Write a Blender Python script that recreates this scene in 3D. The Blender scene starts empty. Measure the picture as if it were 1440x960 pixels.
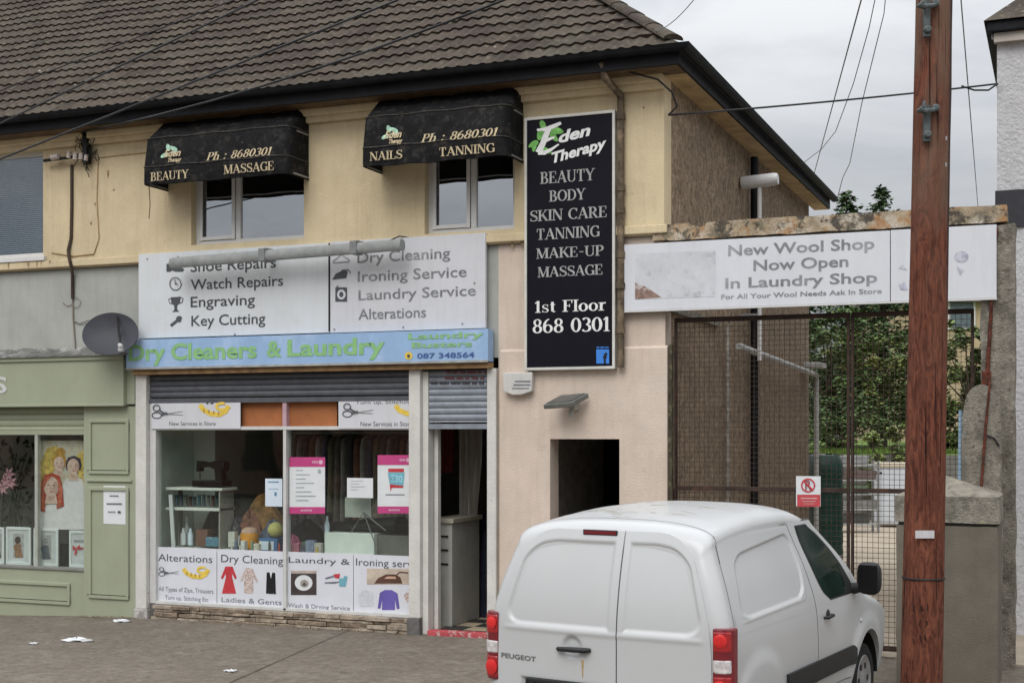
import bpy, bmesh, math, random
from mathutils import Vector, Matrix
R = math.radians
random.seed(7)
scn = bpy.context.scene
COL = scn.collection

# ------------------------------------------------------------------ camera
cam_d = bpy.data.cameras.new('camera'); cam = bpy.data.objects.new('camera', cam_d); COL.objects.link(cam)
cam.location = (0, -14.8, 2.4); cam.rotation_euler = (R(90), 0, R(22))
cam_d.sensor_width = 36; cam_d.lens = 1919/1440*36; cam_d.shift_y = 130/1440
cam_d.clip_start = .1; cam_d.clip_end = 1500
scn.camera = cam
# ------------------------------------------------------------------ sky, sun, exposure
SUN_EL, SUN_AZ = 48, 180          # degrees; overcast, light comes from behind the camera
w = bpy.data.worlds.new('World'); scn.world = w; w.use_nodes = True
nt = w.node_tree; nt.nodes.clear(); N = nt.nodes.new; L = nt.links.new
out = N('ShaderNodeOutputWorld'); mix = N('ShaderNodeMixShader'); mix.inputs[0].default_value = .86
b1 = N('ShaderNodeBackground'); b1.inputs[1].default_value = .1
sky = N('ShaderNodeTexSky'); sky.sky_type = 'NISHITA'; sky.sun_disc = False
sky.sun_elevation = R(SUN_EL); sky.sun_rotation = R(SUN_AZ); sky.dust_density = 3
L(sky.outputs[0], b1.inputs[0])
b2 = N('ShaderNodeBackground'); b2.inputs[1].default_value = 1.0
tc = N('ShaderNodeTexCoord'); sep = N('ShaderNodeSeparateXYZ'); L(tc.outputs['Generated'], sep.inputs[0])
mp = N('ShaderNodeMapping'); mp.inputs['Scale'].default_value = (1.2, 1.2, 3.0); L(tc.outputs['Generated'], mp.inputs[0])
nz = N('ShaderNodeTexNoise'); nz.inputs['Scale'].default_value = 3.0; nz.inputs['Detail'].default_value = 6; nz.inputs['Roughness'].default_value = .55
nz.inputs['Distortion'].default_value = .4
L(mp.outputs[0], nz.inputs['Vector'])
cr = N('ShaderNodeValToRGB'); cr.color_ramp.elements[0].position = .36; cr.color_ramp.elements[1].position = .64
cr.color_ramp.elements[0].color = (.56, .585, .63, 1); cr.color_ramp.elements[1].color = (.88, .885, .895, 1)
L(nz.outputs['Fac'], cr.inputs[0])
# overcast luminance: brighter toward the zenith (1 + 2 sin el)
mr = N('ShaderNodeMapRange'); mr.inputs['From Min'].default_value = .1; mr.inputs['From Max'].default_value = 1
mr.inputs['To Min'].default_value = .45; mr.inputs['To Max'].default_value = 3.15
L(sep.outputs['Z'], mr.inputs['Value'])
vm = N('ShaderNodeVectorMath'); vm.operation = 'SCALE'; L(cr.outputs[0], vm.inputs[0]); L(mr.outputs[0], vm.inputs['Scale'])
L(vm.outputs[0], b2.inputs[0])
L(b1.outputs[0], mix.inputs[1]); L(b2.outputs[0], mix.inputs[2]); L(mix.outputs[0], out.inputs[0])
sd = bpy.data.lights.new('sun', 'SUN'); sd.energy = 1.3; sd.angle = R(35); sd.color = (1, .975, .945)
so = bpy.data.objects.new('sun', sd); COL.objects.link(so)
so.rotation_euler = (R(90-SUN_EL), 0, R(180-SUN_AZ)); so.location = (-5, -30, 30)
vs = scn.view_settings; vs.view_transform = 'Standard'; vs.look = 'None'; vs.exposure = 0.15; vs.gamma = 1; vs.use_curve_mapping = False

# ------------------------------------------------------------------ measurement: pixel of the survey photo -> metres on a facade-parallel plane
f_, th_, H_, N_ = 1919., R(22), 2.4, 14.8
def F(px, py, Y=0.):
    n = N_+Y; a = math.atan((px-720)/f_)-th_
    X = n*math.tan(a); d = -X*math.sin(th_)+n*math.cos(th_)
    return X, H_+(610-py)*d/f_
def Q(px, py, d):
    xc = (px-720)/f_*d
    return Vector((xc*math.cos(th_)-d*math.sin(th_), xc*math.sin(th_)+d*math.cos(th_)-N_, H_+(610-py)*d/f_))

# ------------------------------------------------------------------ materials
MATS = {}
def M(name, col, rough=.8, var=.12, scale=6, bump=0., bscale=60, spec=.3, metal=0., streak=0., streakcol=None, spots=None, coat=0., trans=0.):
    """Principled with noise colour variation, optional vertical rain streaks, spots and bump."""
    if name in MATS: return MATS[name]
    m = bpy.data.materials.new(name); m.use_nodes = True; t = m.node_tree; n = t.nodes.new; l = t.links.new
    p = t.nodes['Principled BSDF']; p.inputs['Roughness'].default_value = rough; p.inputs['Metallic'].default_value = metal
    p.inputs['Specular IOR Level'].default_value = spec
    if coat: p.inputs['Coat Weight'].default_value = coat; p.inputs['Coat Roughness'].default_value = .08
    g = n('ShaderNodeNewGeometry')
    pos = g.outputs['Position']
    nz = n('ShaderNodeTexNoise'); nz.inputs['Scale'].default_value = scale; nz.inputs['Detail'].default_value = 7; nz.inputs['Roughness'].default_value = .65
    l(pos, nz.inputs['Vector'])
    cr = n('ShaderNodeValToRGB'); cr.color_ramp.elements[0].position = .36; cr.color_ramp.elements[1].position = .64
    c0 = [max(0, c*(1-var)) for c in col]; c1 = [min(1, c*(1+var)) for c in col]
    cr.color_ramp.elements[0].color = (*c0, 1); cr.color_ramp.elements[1].color = (*c1, 1)
    l(nz.outputs['Fac'], cr.inputs[0]); cur = cr.outputs[0]
    def mixin(fac, colr):
        nonlocal cur
        mx = n('ShaderNodeMix'); mx.data_type = 'RGBA'; l(fac, mx.inputs[0]); l(cur, mx.inputs[6]); mx.inputs[7].default_value = (*colr, 1)
        cur = mx.outputs[2]
    if streak:
        mpn = n('ShaderNodeMapping'); mpn.inputs['Scale'].default_value = (5, 5, .35); l(pos, mpn.inputs[0])
        n2 = n('ShaderNodeTexNoise'); n2.inputs['Scale'].default_value = 2.2; n2.inputs['Detail'].default_value = 6; n2.inputs['Roughness'].default_value = .7; l(mpn.outputs[0], n2.inputs['Vector'])
        r2 = n('ShaderNodeMapRange'); r2.inputs['From Min'].default_value = .48; r2.inputs['From Max'].default_value = .78; r2.inputs['To Max'].default_value = streak; l(n2.outputs['Fac'], r2.inputs['Value'])
        mixin(r2.outputs[0], streakcol or [c*.45 for c in col])
    for sp in (spots or []):
        scol, sscale, lo, hi, amt = sp
        n3 = n('ShaderNodeTexNoise'); n3.inputs['Scale'].default_value = sscale; n3.inputs['Detail'].default_value = 5; n3.inputs['Roughness'].default_value = .7
        ad = n('ShaderNodeVectorMath'); ad.operation = 'ADD'; ad.inputs[1].default_value = (sscale*1.7, 3.1, sscale*.37); l(pos, ad.inputs[0]); l(ad.outputs[0], n3.inputs['Vector'])
        r3 = n('ShaderNodeMapRange'); r3.inputs['From Min'].default_value = lo; r3.inputs['From Max'].default_value = hi; r3.inputs['To Max'].default_value = amt; l(n3.outputs['Fac'], r3.inputs['Value'])
        mixin(r3.outputs[0], scol)
    l(cur, p.inputs['Base Color'])
    if bump:
        n4 = n('ShaderNodeTexNoise'); n4.inputs['Scale'].default_value = bscale; n4.inputs['Detail'].default_value = 4; l(pos, n4.inputs['Vector'])
        bp = n('ShaderNodeBump'); bp.inputs['Strength'].default_value = bump; bp.inputs['Distance'].default_value = .02; l(n4.outputs['Fac'], bp.inputs['Height']); l(bp.outputs[0], p.inputs['Normal'])
    MATS[name] = m; return m
def glass(name, tint=(1, 1, 1), refl=.12, rough=.01):
    if name in MATS: return MATS[name]
    m = bpy.data.materials.new(name); m.use_nodes = True; t = m.node_tree; t.nodes.clear(); n = t.nodes.new; l = t.links.new
    o = n('ShaderNodeOutputMaterial'); mx = n('ShaderNodeMixShader'); tr = n('ShaderNodeBsdfTransparent'); gl = n('ShaderNodeBsdfGlossy')
    tr.inputs[0].default_value = (*tint, 1); gl.inputs['Roughness'].default_value = rough; gl.inputs['Color'].default_value = (.95, .97, 1, 1)
    mx.inputs[0].default_value = refl
    g = n('ShaderNodeNewGeometry'); nz = n('ShaderNodeTexNoise'); nz.inputs['Scale'].default_value = 1.3; l(g.outputs['Position'], nz.inputs['Vector'])
    bp = n('ShaderNodeBump'); bp.inputs['Strength'].default_value = .04; bp.inputs['Distance'].default_value = .1; l(nz.outputs['Fac'], bp.inputs['Height']); l(bp.outputs[0], gl.inputs['Normal'])
    l(tr.outputs[0], mx.inputs[1]); l(gl.outputs[0], mx.inputs[2]); l(mx.outputs[0], o.inputs[0])
    MATS[name] = m; return m

cream = M('cream_render', (.615, .515, .335), .9, .08, 1.6, .3, 60, streak=.38, streakcol=(.38, .28, .17), spots=[((.44, .34, .21), 1.1, .5, .75, .4), ((.68, .57, .42), 2.3, .55, .7, .4), ((.22, .16, .10), 7, .68, .76, .5)])
greyrend = M('grey_render', (.365, .375, .345), .9, .08, 2, .2, 80, streak=.3, streakcol=(.24, .23, .21), spots=[((.30, .26, .2), 2.5, .62, .8, .4)])
pinkrend = M('pinkish_render', (.615, .515, .43), .9, .07, 2.2, .35, 60, streak=.35, streakcol=(.40, .32, .25), spots=[((.62, .55, .47), 1.5, .52, .72, .6), ((.36, .29, .22), 5, .64, .74, .4)])
pebble = M('pebbledash', (.235, .172, .116), .95, .4, 12, .9, 40, spots=[((.40, .32, .235), 16, .54, .64, .8), ((.07, .05, .034), 13, .56, .68, .8), ((.12, .1, .075), 1.2, .5, .7, .4)])
def tilemat():
    m = bpy.data.materials.new('concrete_tile'); m.use_nodes = True; t = m.node_tree; n = t.nodes.new; l = t.links.new
    p = t.nodes['Principled BSDF']; p.inputs['Roughness'].default_value = .95; p.inputs['Specular IOR Level'].default_value = .2
    g = n('ShaderNodeNewGeometry'); mp_ = n('ShaderNodeMapping'); mp_.inputs['Scale'].default_value = (1/.3, 0, 1/.1751); mp_.inputs['Location'].default_value = (0, 0, -6.6/.1751-.12); l(g.outputs['Position'], mp_.inputs[0])
    fl = n('ShaderNodeVectorMath'); fl.operation = 'FLOOR'; l(mp_.outputs[0], fl.inputs[0]); wn = n('ShaderNodeTexWhiteNoise'); l(fl.outputs[0], wn.inputs['Vector'])
    cr = n('ShaderNodeValToRGB'); e = cr.color_ramp.elements; e[0].color = (.043, .033, .026, 1); e[1].color = (.080, .063, .049, 1); l(wn.outputs['Value'], cr.inputs[0]); cur = cr.outputs[0]
    for col, sc, lo, hi, am in (((.036, .030, .027), 9, .5, .64, .75), ((.19, .165, .12), 13, .56, .68, .65), ((.46, .43, .35), 6.5, .685, .72, .85), ((.10, .095, .07), 1.1, .45, .7, .5)):
        nz = n('ShaderNodeTexNoise'); nz.inputs['Scale'].default_value = sc; nz.inputs['Detail'].default_value = 5; nz.inputs['Roughness'].default_value = .7
        ad = n('ShaderNodeVectorMath'); ad.inputs[1].default_value = (sc, 3, sc*2); l(g.outputs['Position'], ad.inputs[0]); l(ad.outputs[0], nz.inputs['Vector'])
        mr = n('ShaderNodeMapRange'); mr.inputs['From Min'].default_value = lo; mr.inputs['From Max'].default_value = hi; mr.inputs['To Max'].default_value = am; l(nz.outputs['Fac'], mr.inputs['Value'])
        mx = n('ShaderNodeMix'); mx.data_type = 'RGBA'; l(mr.outputs[0], mx.inputs[0]); l(cur, mx.inputs[6]); mx.inputs[7].default_value = (*col, 1); cur = mx.outputs[2]
    l(cur, p.inputs['Base Color'])
    nb = n('ShaderNodeTexNoise'); nb.inputs['Scale'].default_value = 35; l(g.outputs['Position'], nb.inputs['Vector']); bp = n('ShaderNodeBump'); bp.inputs['Strength'].default_value = .7; bp.inputs['Distance'].default_value = .015; l(nb.outputs['Fac'], bp.inputs['Height']); l(bp.outputs[0], p.inputs['Normal'])
    return m
tile = tilemat()
blackgut = M('black_gutter', (.010, .011, .013), .6, .3, 5, spec=.15)
soffit = M('soffit_board', (.50, .37, .20), .8, .2, 3, .1, 40, streak=.3, spots=[((.14, .095, .05), 2.2, .5, .72, .7)])
brownwood = M('brown_board', (.12, .075, .04), .7, .3, 8)
white_upvc = M('white_upvc', (.62, .62, .61), .4, .04, 4, spec=.4, streak=.2, streakcol=(.4, .4, .38))
darkroom = M('dark_room', (.018, .017, .016), .9, .2)
concrete = M('paving_concrete', (.158, .135, .108), .92, .22, 9, .6, 50, spots=[((.125, .105, .08), .7, .45, .66, .65), ((.25, .225, .188), 2.6, .52, .7, .5), ((.10, .085, .065), 7, .56, .66, .65), ((.36, .33, .285), 15, .61, .68, .6), ((.06, .052, .045), 4.2, .66, .72, .6)])
joint = M('joint_dirt', (.085, .072, .056), .95, .3, 20)
yardm = M('yard_concrete', (.36, .305, .235), .92, .15, 1.5, .3, 60, spots=[((.24, .2, .15), 1.1, .5, .75, .6)])
stainbeam = M('stained_lintel', (.36, .29, .20), .95, .25, 6, .5, 60, spots=[((.52, .47, .39), 1.1, .5, .56, .85), ((.36, .17, .055), 3.2, .50, .60, .75), ((.045, .042, .036), 5.5, .50, .58, .9), ((.16, .14, .10), 12, .54, .62, .8)])
oldconc = M('old_concrete', (.215, .195, .16), .95, .25, 9, .8, 45, spots=[((.10, .09, .07), 4, .5, .62, .75), ((.32, .30, .25), 11, .55, .66, .75), ((.06, .055, .045), 14, .58, .66, .8)], streak=.4)
pierm = M('pier_render', (.145, .128, .10), .93, .12, 3, .35, 80, streak=.35, streakcol=(.1, .095, .08), spots=[((.13, .125, .105), 2, .5, .7, .5)])
piercap = M('pier_cap_lichen', (.235, .215, .175), .95, .22, 6, .8, 45, spots=[((.35, .32, .17), 4, .58, .68, .55), ((.09, .085, .07), 7, .5, .64, .7)])
polewood = M('creosoted_pole', (.17, .062, .038), .8, .2, 5, .3, 40)
rust = M('rust', (.105, .030, .018), .9, .5, 16, .6, 60, spots=[((.05, .03, .022), 9, .5, .64, .8), ((.22, .10, .06), 18, .6, .7, .6)])
wirem = M('rusty_wire', (.055, .038, .028), .85, .3, 15)
signwhite = M('sign_white', (.63, .66, .68), .45, .03, 2, spec=.3, streak=.3, streakcol=(.48, .46, .42), spots=[((.50, .49, .46), 2.4, .56, .76, .35)])
signgrey = M('sign_offwhite', (.60, .61, .64), .5, .03, 2, spec=.3, streak=.3, streakcol=(.42, .42, .41), spots=[((.48, .47, .45), 2.0, .55, .76, .4)])
signblue = M('sign_blue', (.28, .425, .63), .5, .06, 3, spec=.4, spots=[((.48, .60, .80), 2.2, .5, .7, .6)])
signblack = M('sign_black', (.007, .007, .012), .5, .1, 3, spec=.12)
awnm = M('awning_vinyl', (.009, .009, .010), .7, .4, 5, .25, 25, spec=.12, spots=[((.045, .042, .036), 9, .52, .66, .7), ((.20, .19, .16), 17, .65, .72, .7)])
awnin = M('awning_lining', (.012, .010, .010), .8, .2)
ink = M('ink_dark', (.075, .08, .088), .6, .1)
inkfade = M('ink_faded', (.20, .205, .22), .6, .3, 9, spots=[((.42, .43, .44), 2.3, .5, .7, .7)])
inkgrey = M('ink_grey', (.17, .175, .21), .6, .25, 8)
woolink = M('wool_ink', (.20, .21, .22), .6, .15, 8, spots=[((.36, .37, .385), 1.4, .46, .6, .85)])
green_l = M('letter_green', (.24, .47, .20), .5, .1, 10)
bluetxt = M('letter_blue', (.06, .11, .30), .5, .1)
gold = M('letter_cream', (.50, .41, .26), .6, .25, 25)
silver = M('letter_silver', (.34, .35, .34), .5, .15, 14)
white_l = M('letter_white', (.74, .75, .74), .5, .08, 14)
fbblue = M('badge_blue', (.05, .22, .66), .5, .1)
leafgreen = M('logo_green', (.16, .42, .10), .5, .3, 14)
sage = M('sage_paint', (.315, .342, .245), .6, .04, 2, .06, 30, streak=.15, streakcol=(.25, .28, .19))
lead = M('lead_flashing', (.13, .13, .12), .7, .3, 5, .3, 20, spots=[((.42, .42, .40), 3, .5, .65, .7)])
shutgrey = M('shutter_grey', (.10, .105, .12), .5, .15, 6, spec=.4, metal=.2, streak=.2)
shutlight = M('shutter_galvanised', (.25, .275, .31), .5, .15, 6, spec=.4, metal=.2, streak=.25, spots=[((.1, .09, .08), 9, .66, .76, .7)])
whitepaint = M('old_white_paint', (.60, .59, .55), .6, .07, 5, .2, 30, streak=.2, spots=[((.2, .18, .15), 9, .66, .74, .8)])
greyplinth = M('grey_plinth', (.13, .125, .12), .9, .2, 9, .4)
stonem = M('ledge_stone', (.33, .27, .205), .95, .35, 7, .8, 30, spots=[((.17, .13, .10), 6, .5, .66, .8), ((.44, .40, .34), 9, .56, .7, .6)])
orangeb = M('orange_board', (.34, .125, .045), .7, .15, 3)
pinkm = M('poster_pink', (.48, .06, .20), .5, .06)
paper = M('paper_white', (.66, .68, .69), .6, .04, 4)
paperb = M('paper_bluish', (.60, .68, .76), .6, .04, 4)
redm = M('red_print', (.50, .045, .055), .6, .12, 20)
yellowm = M('yellow_tape', (.72, .52, .08), .6, .12, 20)
blackm = M('black_matte', (.012, .012, .013), .6, .2)
blackgloss = M('black_gloss', (.007, .007, .008), .35, .1, spec=.25)
purplem = M('purple_print', (.13, .10, .36), .7, .1)
tealm = M('teal_print', (.16, .40, .48), .6, .1)
dkgreen = M('dark_green_plastic', (.012, .045, .036), .5, .2, 4)
galv = M('galvanised', (.32, .33, .335), .5, .12, 8, metal=.5, streak=.2)
greyplast = M('grey_plastic', (.26, .265, .26), .5, .1, 5, streak=.2)
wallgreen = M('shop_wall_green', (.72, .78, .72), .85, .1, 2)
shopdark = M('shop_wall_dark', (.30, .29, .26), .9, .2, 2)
redmaroon = M('maroon_cloth', (.14, .018, .02), .9, .2)
curtainm = M('curtain_cloth', (.50, .47, .42), .9, .1, 4)
glass_shop = glass('shop_glass', (.93, .96, .94), .05)
glass_left = glass('blind_glass', (.8, .84, .86), .13)
glass_up = glass('upstairs_glass', (.45, .47, .48), .54)
carpaint = M('van_white', (.475, .485, .488), .35, .015, 2, spec=.4, coat=.25, spots=[((.48, .465, .42), 2.4, .56, .8, .3)])
dkglass = M('van_glass', (.012, .024, .019), .08, .4, 3, spec=.22)
blackplast = M('van_plastic', (.02, .021, .022), .55, .1, spec=.35)
rubber = M('rubber', (.012, .012, .012), .85, .2)
lamp_red = M('lamp_red', (.33, .010, .014), .15, .1, 20, spec=.6, coat=.6)
lamp_dark = M('lamp_dark_red', (.16, .006, .014), .18, .1, 20, spec=.6, coat=.6)
lamp_clear = M('lamp_clear', (.55, .52, .52), .15, .25, 30, spec=.6)

# ------------------------------------------------------------------ object helpers
LOC = {}
def tag(o, label=None, cat=None, group=None, kind=None):
    if label: o['label'] = label
    if cat: o['category'] = cat
    if group: o['group'] = group
    if kind: o['kind'] = kind
    return o
def thing(name, label, cat, loc=(0, 0, 0), group=None, local=False):
    o = bpy.data.objects.new(name, None); o.empty_display_size = .2; COL.objects.link(o)
    o.location = loc; LOC[o.name] = Vector((0, 0, 0)) if local else Vector(loc)
    return tag(o, label, cat, group)
class MB:
    def __init__(s): s.v = []; s.f = []; s.mi = []; s.cur = 0
    def vert(s, p): s.v.append(tuple(p)); return len(s.v)-1
    def face(s, idx): s.f.append(tuple(idx)); s.mi.append(s.cur)
    def poly(s, pts): s.face([s.vert(p) for p in pts]); return s
    def box(s, x0, x1, y0, y1, z0, z1):
        b = len(s.v)
        for z in (z0, z1):
            for (x, y) in ((x0, y0), (x1, y0), (x1, y1), (x0, y1)): s.v.append((x, y, z))
        for q in ((0, 3, 2, 1), (4, 5, 6, 7), (0, 1, 5, 4), (1, 2, 6, 5), (2, 3, 7, 6), (3, 0, 4, 7)): s.face([b+i for i in q])
        return s
    def obox(s, c, ax, ay, az):           # oriented box: centre and three half-axis vectors
        c, ax, ay, az = map(Vector, (c, ax, ay, az)); b = len(s.v)
        for k in (-1, 1):
            for (i, j) in ((-1, -1), (1, -1), (1, 1), (-1, 1)): s.v.append(tuple(c+ax*i+ay*j+az*k))
        for q in ((0, 3, 2, 1), (4, 5, 6, 7), (0, 1, 5, 4), (1, 2, 6, 5), (2, 3, 7, 6), (3, 0, 4, 7)): s.face([b+i for i in q])
        return s
    def prism(s, pts, vec):               # polygon (list of 3D) extruded by vec
        n = len(pts); b = len(s.v); vec = Vector(vec)
        for p in pts: s.v.append(tuple(p))
        for p in pts: s.v.append(tuple(Vector(p)+vec))
        s.face(range(b+n-1, b-1, -1)); s.face(range(b+n, b+2*n))
        for i in range(n):
            j = (i+1) % n; s.face((b+i, b+j, b+n+j, b+n+i))
        return s
    def tube(s, pts, r, n=8, caps=True):
        pts = [Vector(p) for p in pts]; rs = r if isinstance(r, (list, tuple)) else [r]*len(pts)
        b = len(s.v); ref = None
        for i, p in enumerate(pts):
            d = (pts[min(i+1, len(pts)-1)]-pts[max(i-1, 0)]).normalized()
            if ref is None:
                ref = d.orthogonal().normalized()
            else:
                ref = (ref-d*ref.dot(d)).normalized()
            q = d.cross(ref)
            for k in range(n):
                a = 2*math.pi*k/n; s.v.append(tuple(p+(ref*math.cos(a)+q*math.sin(a))*rs[i]))
        for i in range(len(pts)-1):
            for k in range(n):
                k2 = (k+1) % n; s.face((b+i*n+k, b+i*n+k2, b+(i+1)*n+k2, b+(i+1)*n+k))
        if caps:
            s.face(range(b+n-1, b-1, -1)); e = b+(len(pts)-1)*n; s.face(range(e, e+n))
        return s
    def lathe(s, c, axis, prof, n=24):    # prof: list of (radius, offset along axis)
        c = Vector(c); a = Vector(axis).normalized(); u = a.orthogonal().normalized(); v = a.cross(u); b = len(s.v)
        for (r, h) in prof:
            for k in range(n):
                t = 2*math.pi*k/n; s.v.append(tuple(c+a*h+(u*math.cos(t)+v*math.sin(t))*r))
        for i in range(len(prof)-1):
            for k in range(n):
                k2 = (k+1) % n; s.face((b+i*n+k, b+i*n+k2, b+(i+1)*n+k2, b+(i+1)*n+k))
        s.face(range(b+n-1, b-1, -1)); e = b+(len(prof)-1)*n; s.face(range(e, e+n))
        return s
    def grid(s, rows):                    # rows of points -> quads
        b = len(s.v); m = len(rows[0])
        for r in rows:
            for p in r: s.v.append(tuple(p))
        for i in range(len(rows)-1):
            for j in range(m-1): s.face((b+i*m+j, b+i*m+j+1, b+(i+1)*m+j+1, b+(i+1)*m+j))
        return s
    def build(s, name, mat, parent=None, bevel=0, smooth=None, fixn=True):
        me = bpy.data.meshes.new(name)
        if not s.v: s.v = [(0, 0, 0)]
        lo = [min(p[i] for p in s.v) for i in range(3)]; hi = [max(p[i] for p in s.v) for i in range(3)]
        o0 = Vector(((lo[0]+hi[0])/2, (lo[1]+hi[1])/2, lo[2]))
        me.from_pydata([tuple(Vector(p)-o0) for p in s.v], [], s.f)
        for m_ in (mat if isinstance(mat, (list, tuple)) else [mat]): me.materials.append(m_)
        me.polygons.foreach_set('material_index', s.mi)
        if bevel or fixn:
            bm = bmesh.new(); bm.from_mesh(me)
            if bevel:
                bmesh.ops.remove_doubles(bm, verts=bm.verts, dist=1e-5)
                es = [e for e in bm.edges if len(e.link_faces) == 2 and e.calc_face_angle(0) > R(30)]
                bmesh.ops.bevel(bm, geom=es, offset=bevel, segments=2, affect='EDGES', profile=.6, clamp_overlap=True)
            if fixn: bmesh.ops.recalc_face_normals(bm, faces=bm.faces)
            bm.to_mesh(me); bm.free()
        if smooth is not None:
            me.polygons.foreach_set('use_smooth', [True]*len(me.polygons)); me.set_sharp_from_angle(angle=R(smooth))
        me.update()
        o = bpy.data.objects.new(name, me); COL.objects.link(o)
        pw = LOC[parent.name] if parent else Vector((0, 0, 0))
        o.location = o0-pw; LOC[o.name] = o0
        if parent: o.parent = parent
        return o
def struct(name, mb, mat, **k): return tag(mb.build(name, mat, None, **k), kind='structure')
def wall_cells(mb, xs, zs, holes, y0, y1):
    """front wall with openings, thickness y0..y1, built as one sheet with reveals"""
    X = sorted(set(xs+[h[0] for h in holes]+[h[1] for h in holes])); Z = sorted(set(zs+[h[2] for h in holes]+[h[3] for h in holes]))
    def solid(i, j):
        if i < 0 or j < 0 or i >= len(X)-1 or j >= len(Z)-1: return False
        cx, cz = (X[i]+X[i+1])/2, (Z[j]+Z[j+1])/2
        return not any(h[0] < cx < h[1] and h[2] < cz < h[3] for h in holes)
    for i in range(len(X)-1):
        for j in range(len(Z)-1):
            if not solid(i, j): continue
            a, b, c, d = X[i], X[i+1], Z[j], Z[j+1]
            mb.poly([(a, y0, c), (b, y0, c), (b, y0, d), (a, y0, d)]); mb.poly([(a, y1, c), (a, y1, d), (b, y1, d), (b, y1, c)])
            if not solid(i-1, j): mb.poly([(a, y0, c), (a, y0, d), (a, y1, d), (a, y1, c)])
            if not solid(i+1, j): mb.poly([(b, y0, c), (b, y1, c), (b, y1, d), (b, y0, d)])
            if not solid(i, j-1): mb.poly([(a, y0, c), (a, y1, c), (b, y1, c), (b, y0, c)])
            if not solid(i, j+1): mb.poly([(a, y0, d), (b, y0, d), (b, y1, d), (a, y1, d)])
    return mb

# ------------------------------------------------------------------ lettering
_dg = None
def _sans(s, bold=0., shear=0.):
    cu = bpy.data.curves.new('t', 'FONT'); cu.body = s; cu.size = 1; cu.offset = bold; cu.shear = shear; cu.resolution_u = 3; cu.fill_mode = 'FRONT' if hasattr(cu, 'fill_mode') else 'BOTH'
    o = bpy.data.objects.new('t', cu); COL.objects.link(o)
    dg = bpy.context.evaluated_depsgraph_get(); dg.update()
    me = bpy.data.meshes.new_from_object(o.evaluated_get(dg))
    V = [(v.co.x, v.co.y, 0) for v in me.vertices]; Fc = [tuple(p.vertices) for p in me.polygons]
    bpy.data.objects.remove(o); bpy.data.curves.remove(cu); bpy.data.meshes.remove(me)
    return V, Fc
_capH = {}
def caph():
    if 'h' not in _capH:
        V, _ = _sans('H'); _capH['h'] = max(v[1] for v in V)
    return _capH['h']
TK, TN = .17, .065
def _stroke(pts, ws):
    n = len(pts); L_, R_ = [], []
    for i in range(n):
        a = pts[max(i-1, 0)]; b = pts[min(i+1, n-1)]; dx, dy = b[0]-a[0], b[1]-a[1]; m = math.hypot(dx, dy) or 1
        nx, ny = -dy/m, dx/m; w_ = (ws[i] if isinstance(ws, list) else ws)/2
        L_.append((pts[i][0]+nx*w_, pts[i][1]+ny*w_)); R_.append((pts[i][0]-nx*w_, pts[i][1]-ny*w_))
    return [[R_[i], R_[i+1], L_[i+1], L_[i]] for i in range(n-1)]
def _rect(x0, x1, y0, y1): return [[(x0, y0), (x1, y0), (x1, y1), (x0, y1)]]
def _arc(cx, cy, rx, ry, a0, a1, k=1., n=14):
    P, W = [], []
    for i in range(n+1):
        a = R(a0+(a1-a0)*i/n); P.append((cx+rx*math.cos(a), cy+ry*math.sin(a))); W.append((TN+(TK-TN)*abs(math.cos(a))**1.6)*k)
    return _stroke(P, W)
def _stem(x, y0=0, y1=1, w_=TK, top=True, bot=True):
    o = _rect(x-w_/2, x+w_/2, y0, y1); sw = w_/2+.1
    if top: o += _rect(x-sw, x+sw, y1-.055, y1)
    if bot: o += _rect(x-sw, x+sw, y0, y0+.055)
    return o
def _ser(x, y, l=.14): return _rect(x-l, x+l, y, y+.055)
def _Sg(s=1.): 
    P = [(.58, .74), (.56, .86), (.46, .95), (.32, .965), (.17, .9), (.11, .76), (.17, .62), (.32, .53), (.47, .45), (.58, .34), (.6, .2), (.5, .07), (.33, .03), (.19, .07), (.11, .17), (.09, .28)]
    W = [.05, .06, .06, .07, .1, .14, .17, .18, .18, .17, .14, .1, .07, .06, .06, .05]
    return [[(x*s, y*s) for x, y in q] for q in _stroke(P, [w_ for w_ in W])] + [[(x*s, y*s) for x, y in q] for q in _rect(.55, .61, .7, .98)+_rect(.07, .13, .02, .3)]
def _sc(polys, s, dx=0): return [[(x*s+dx, y*s) for x, y in q] for q in polys]
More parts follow.
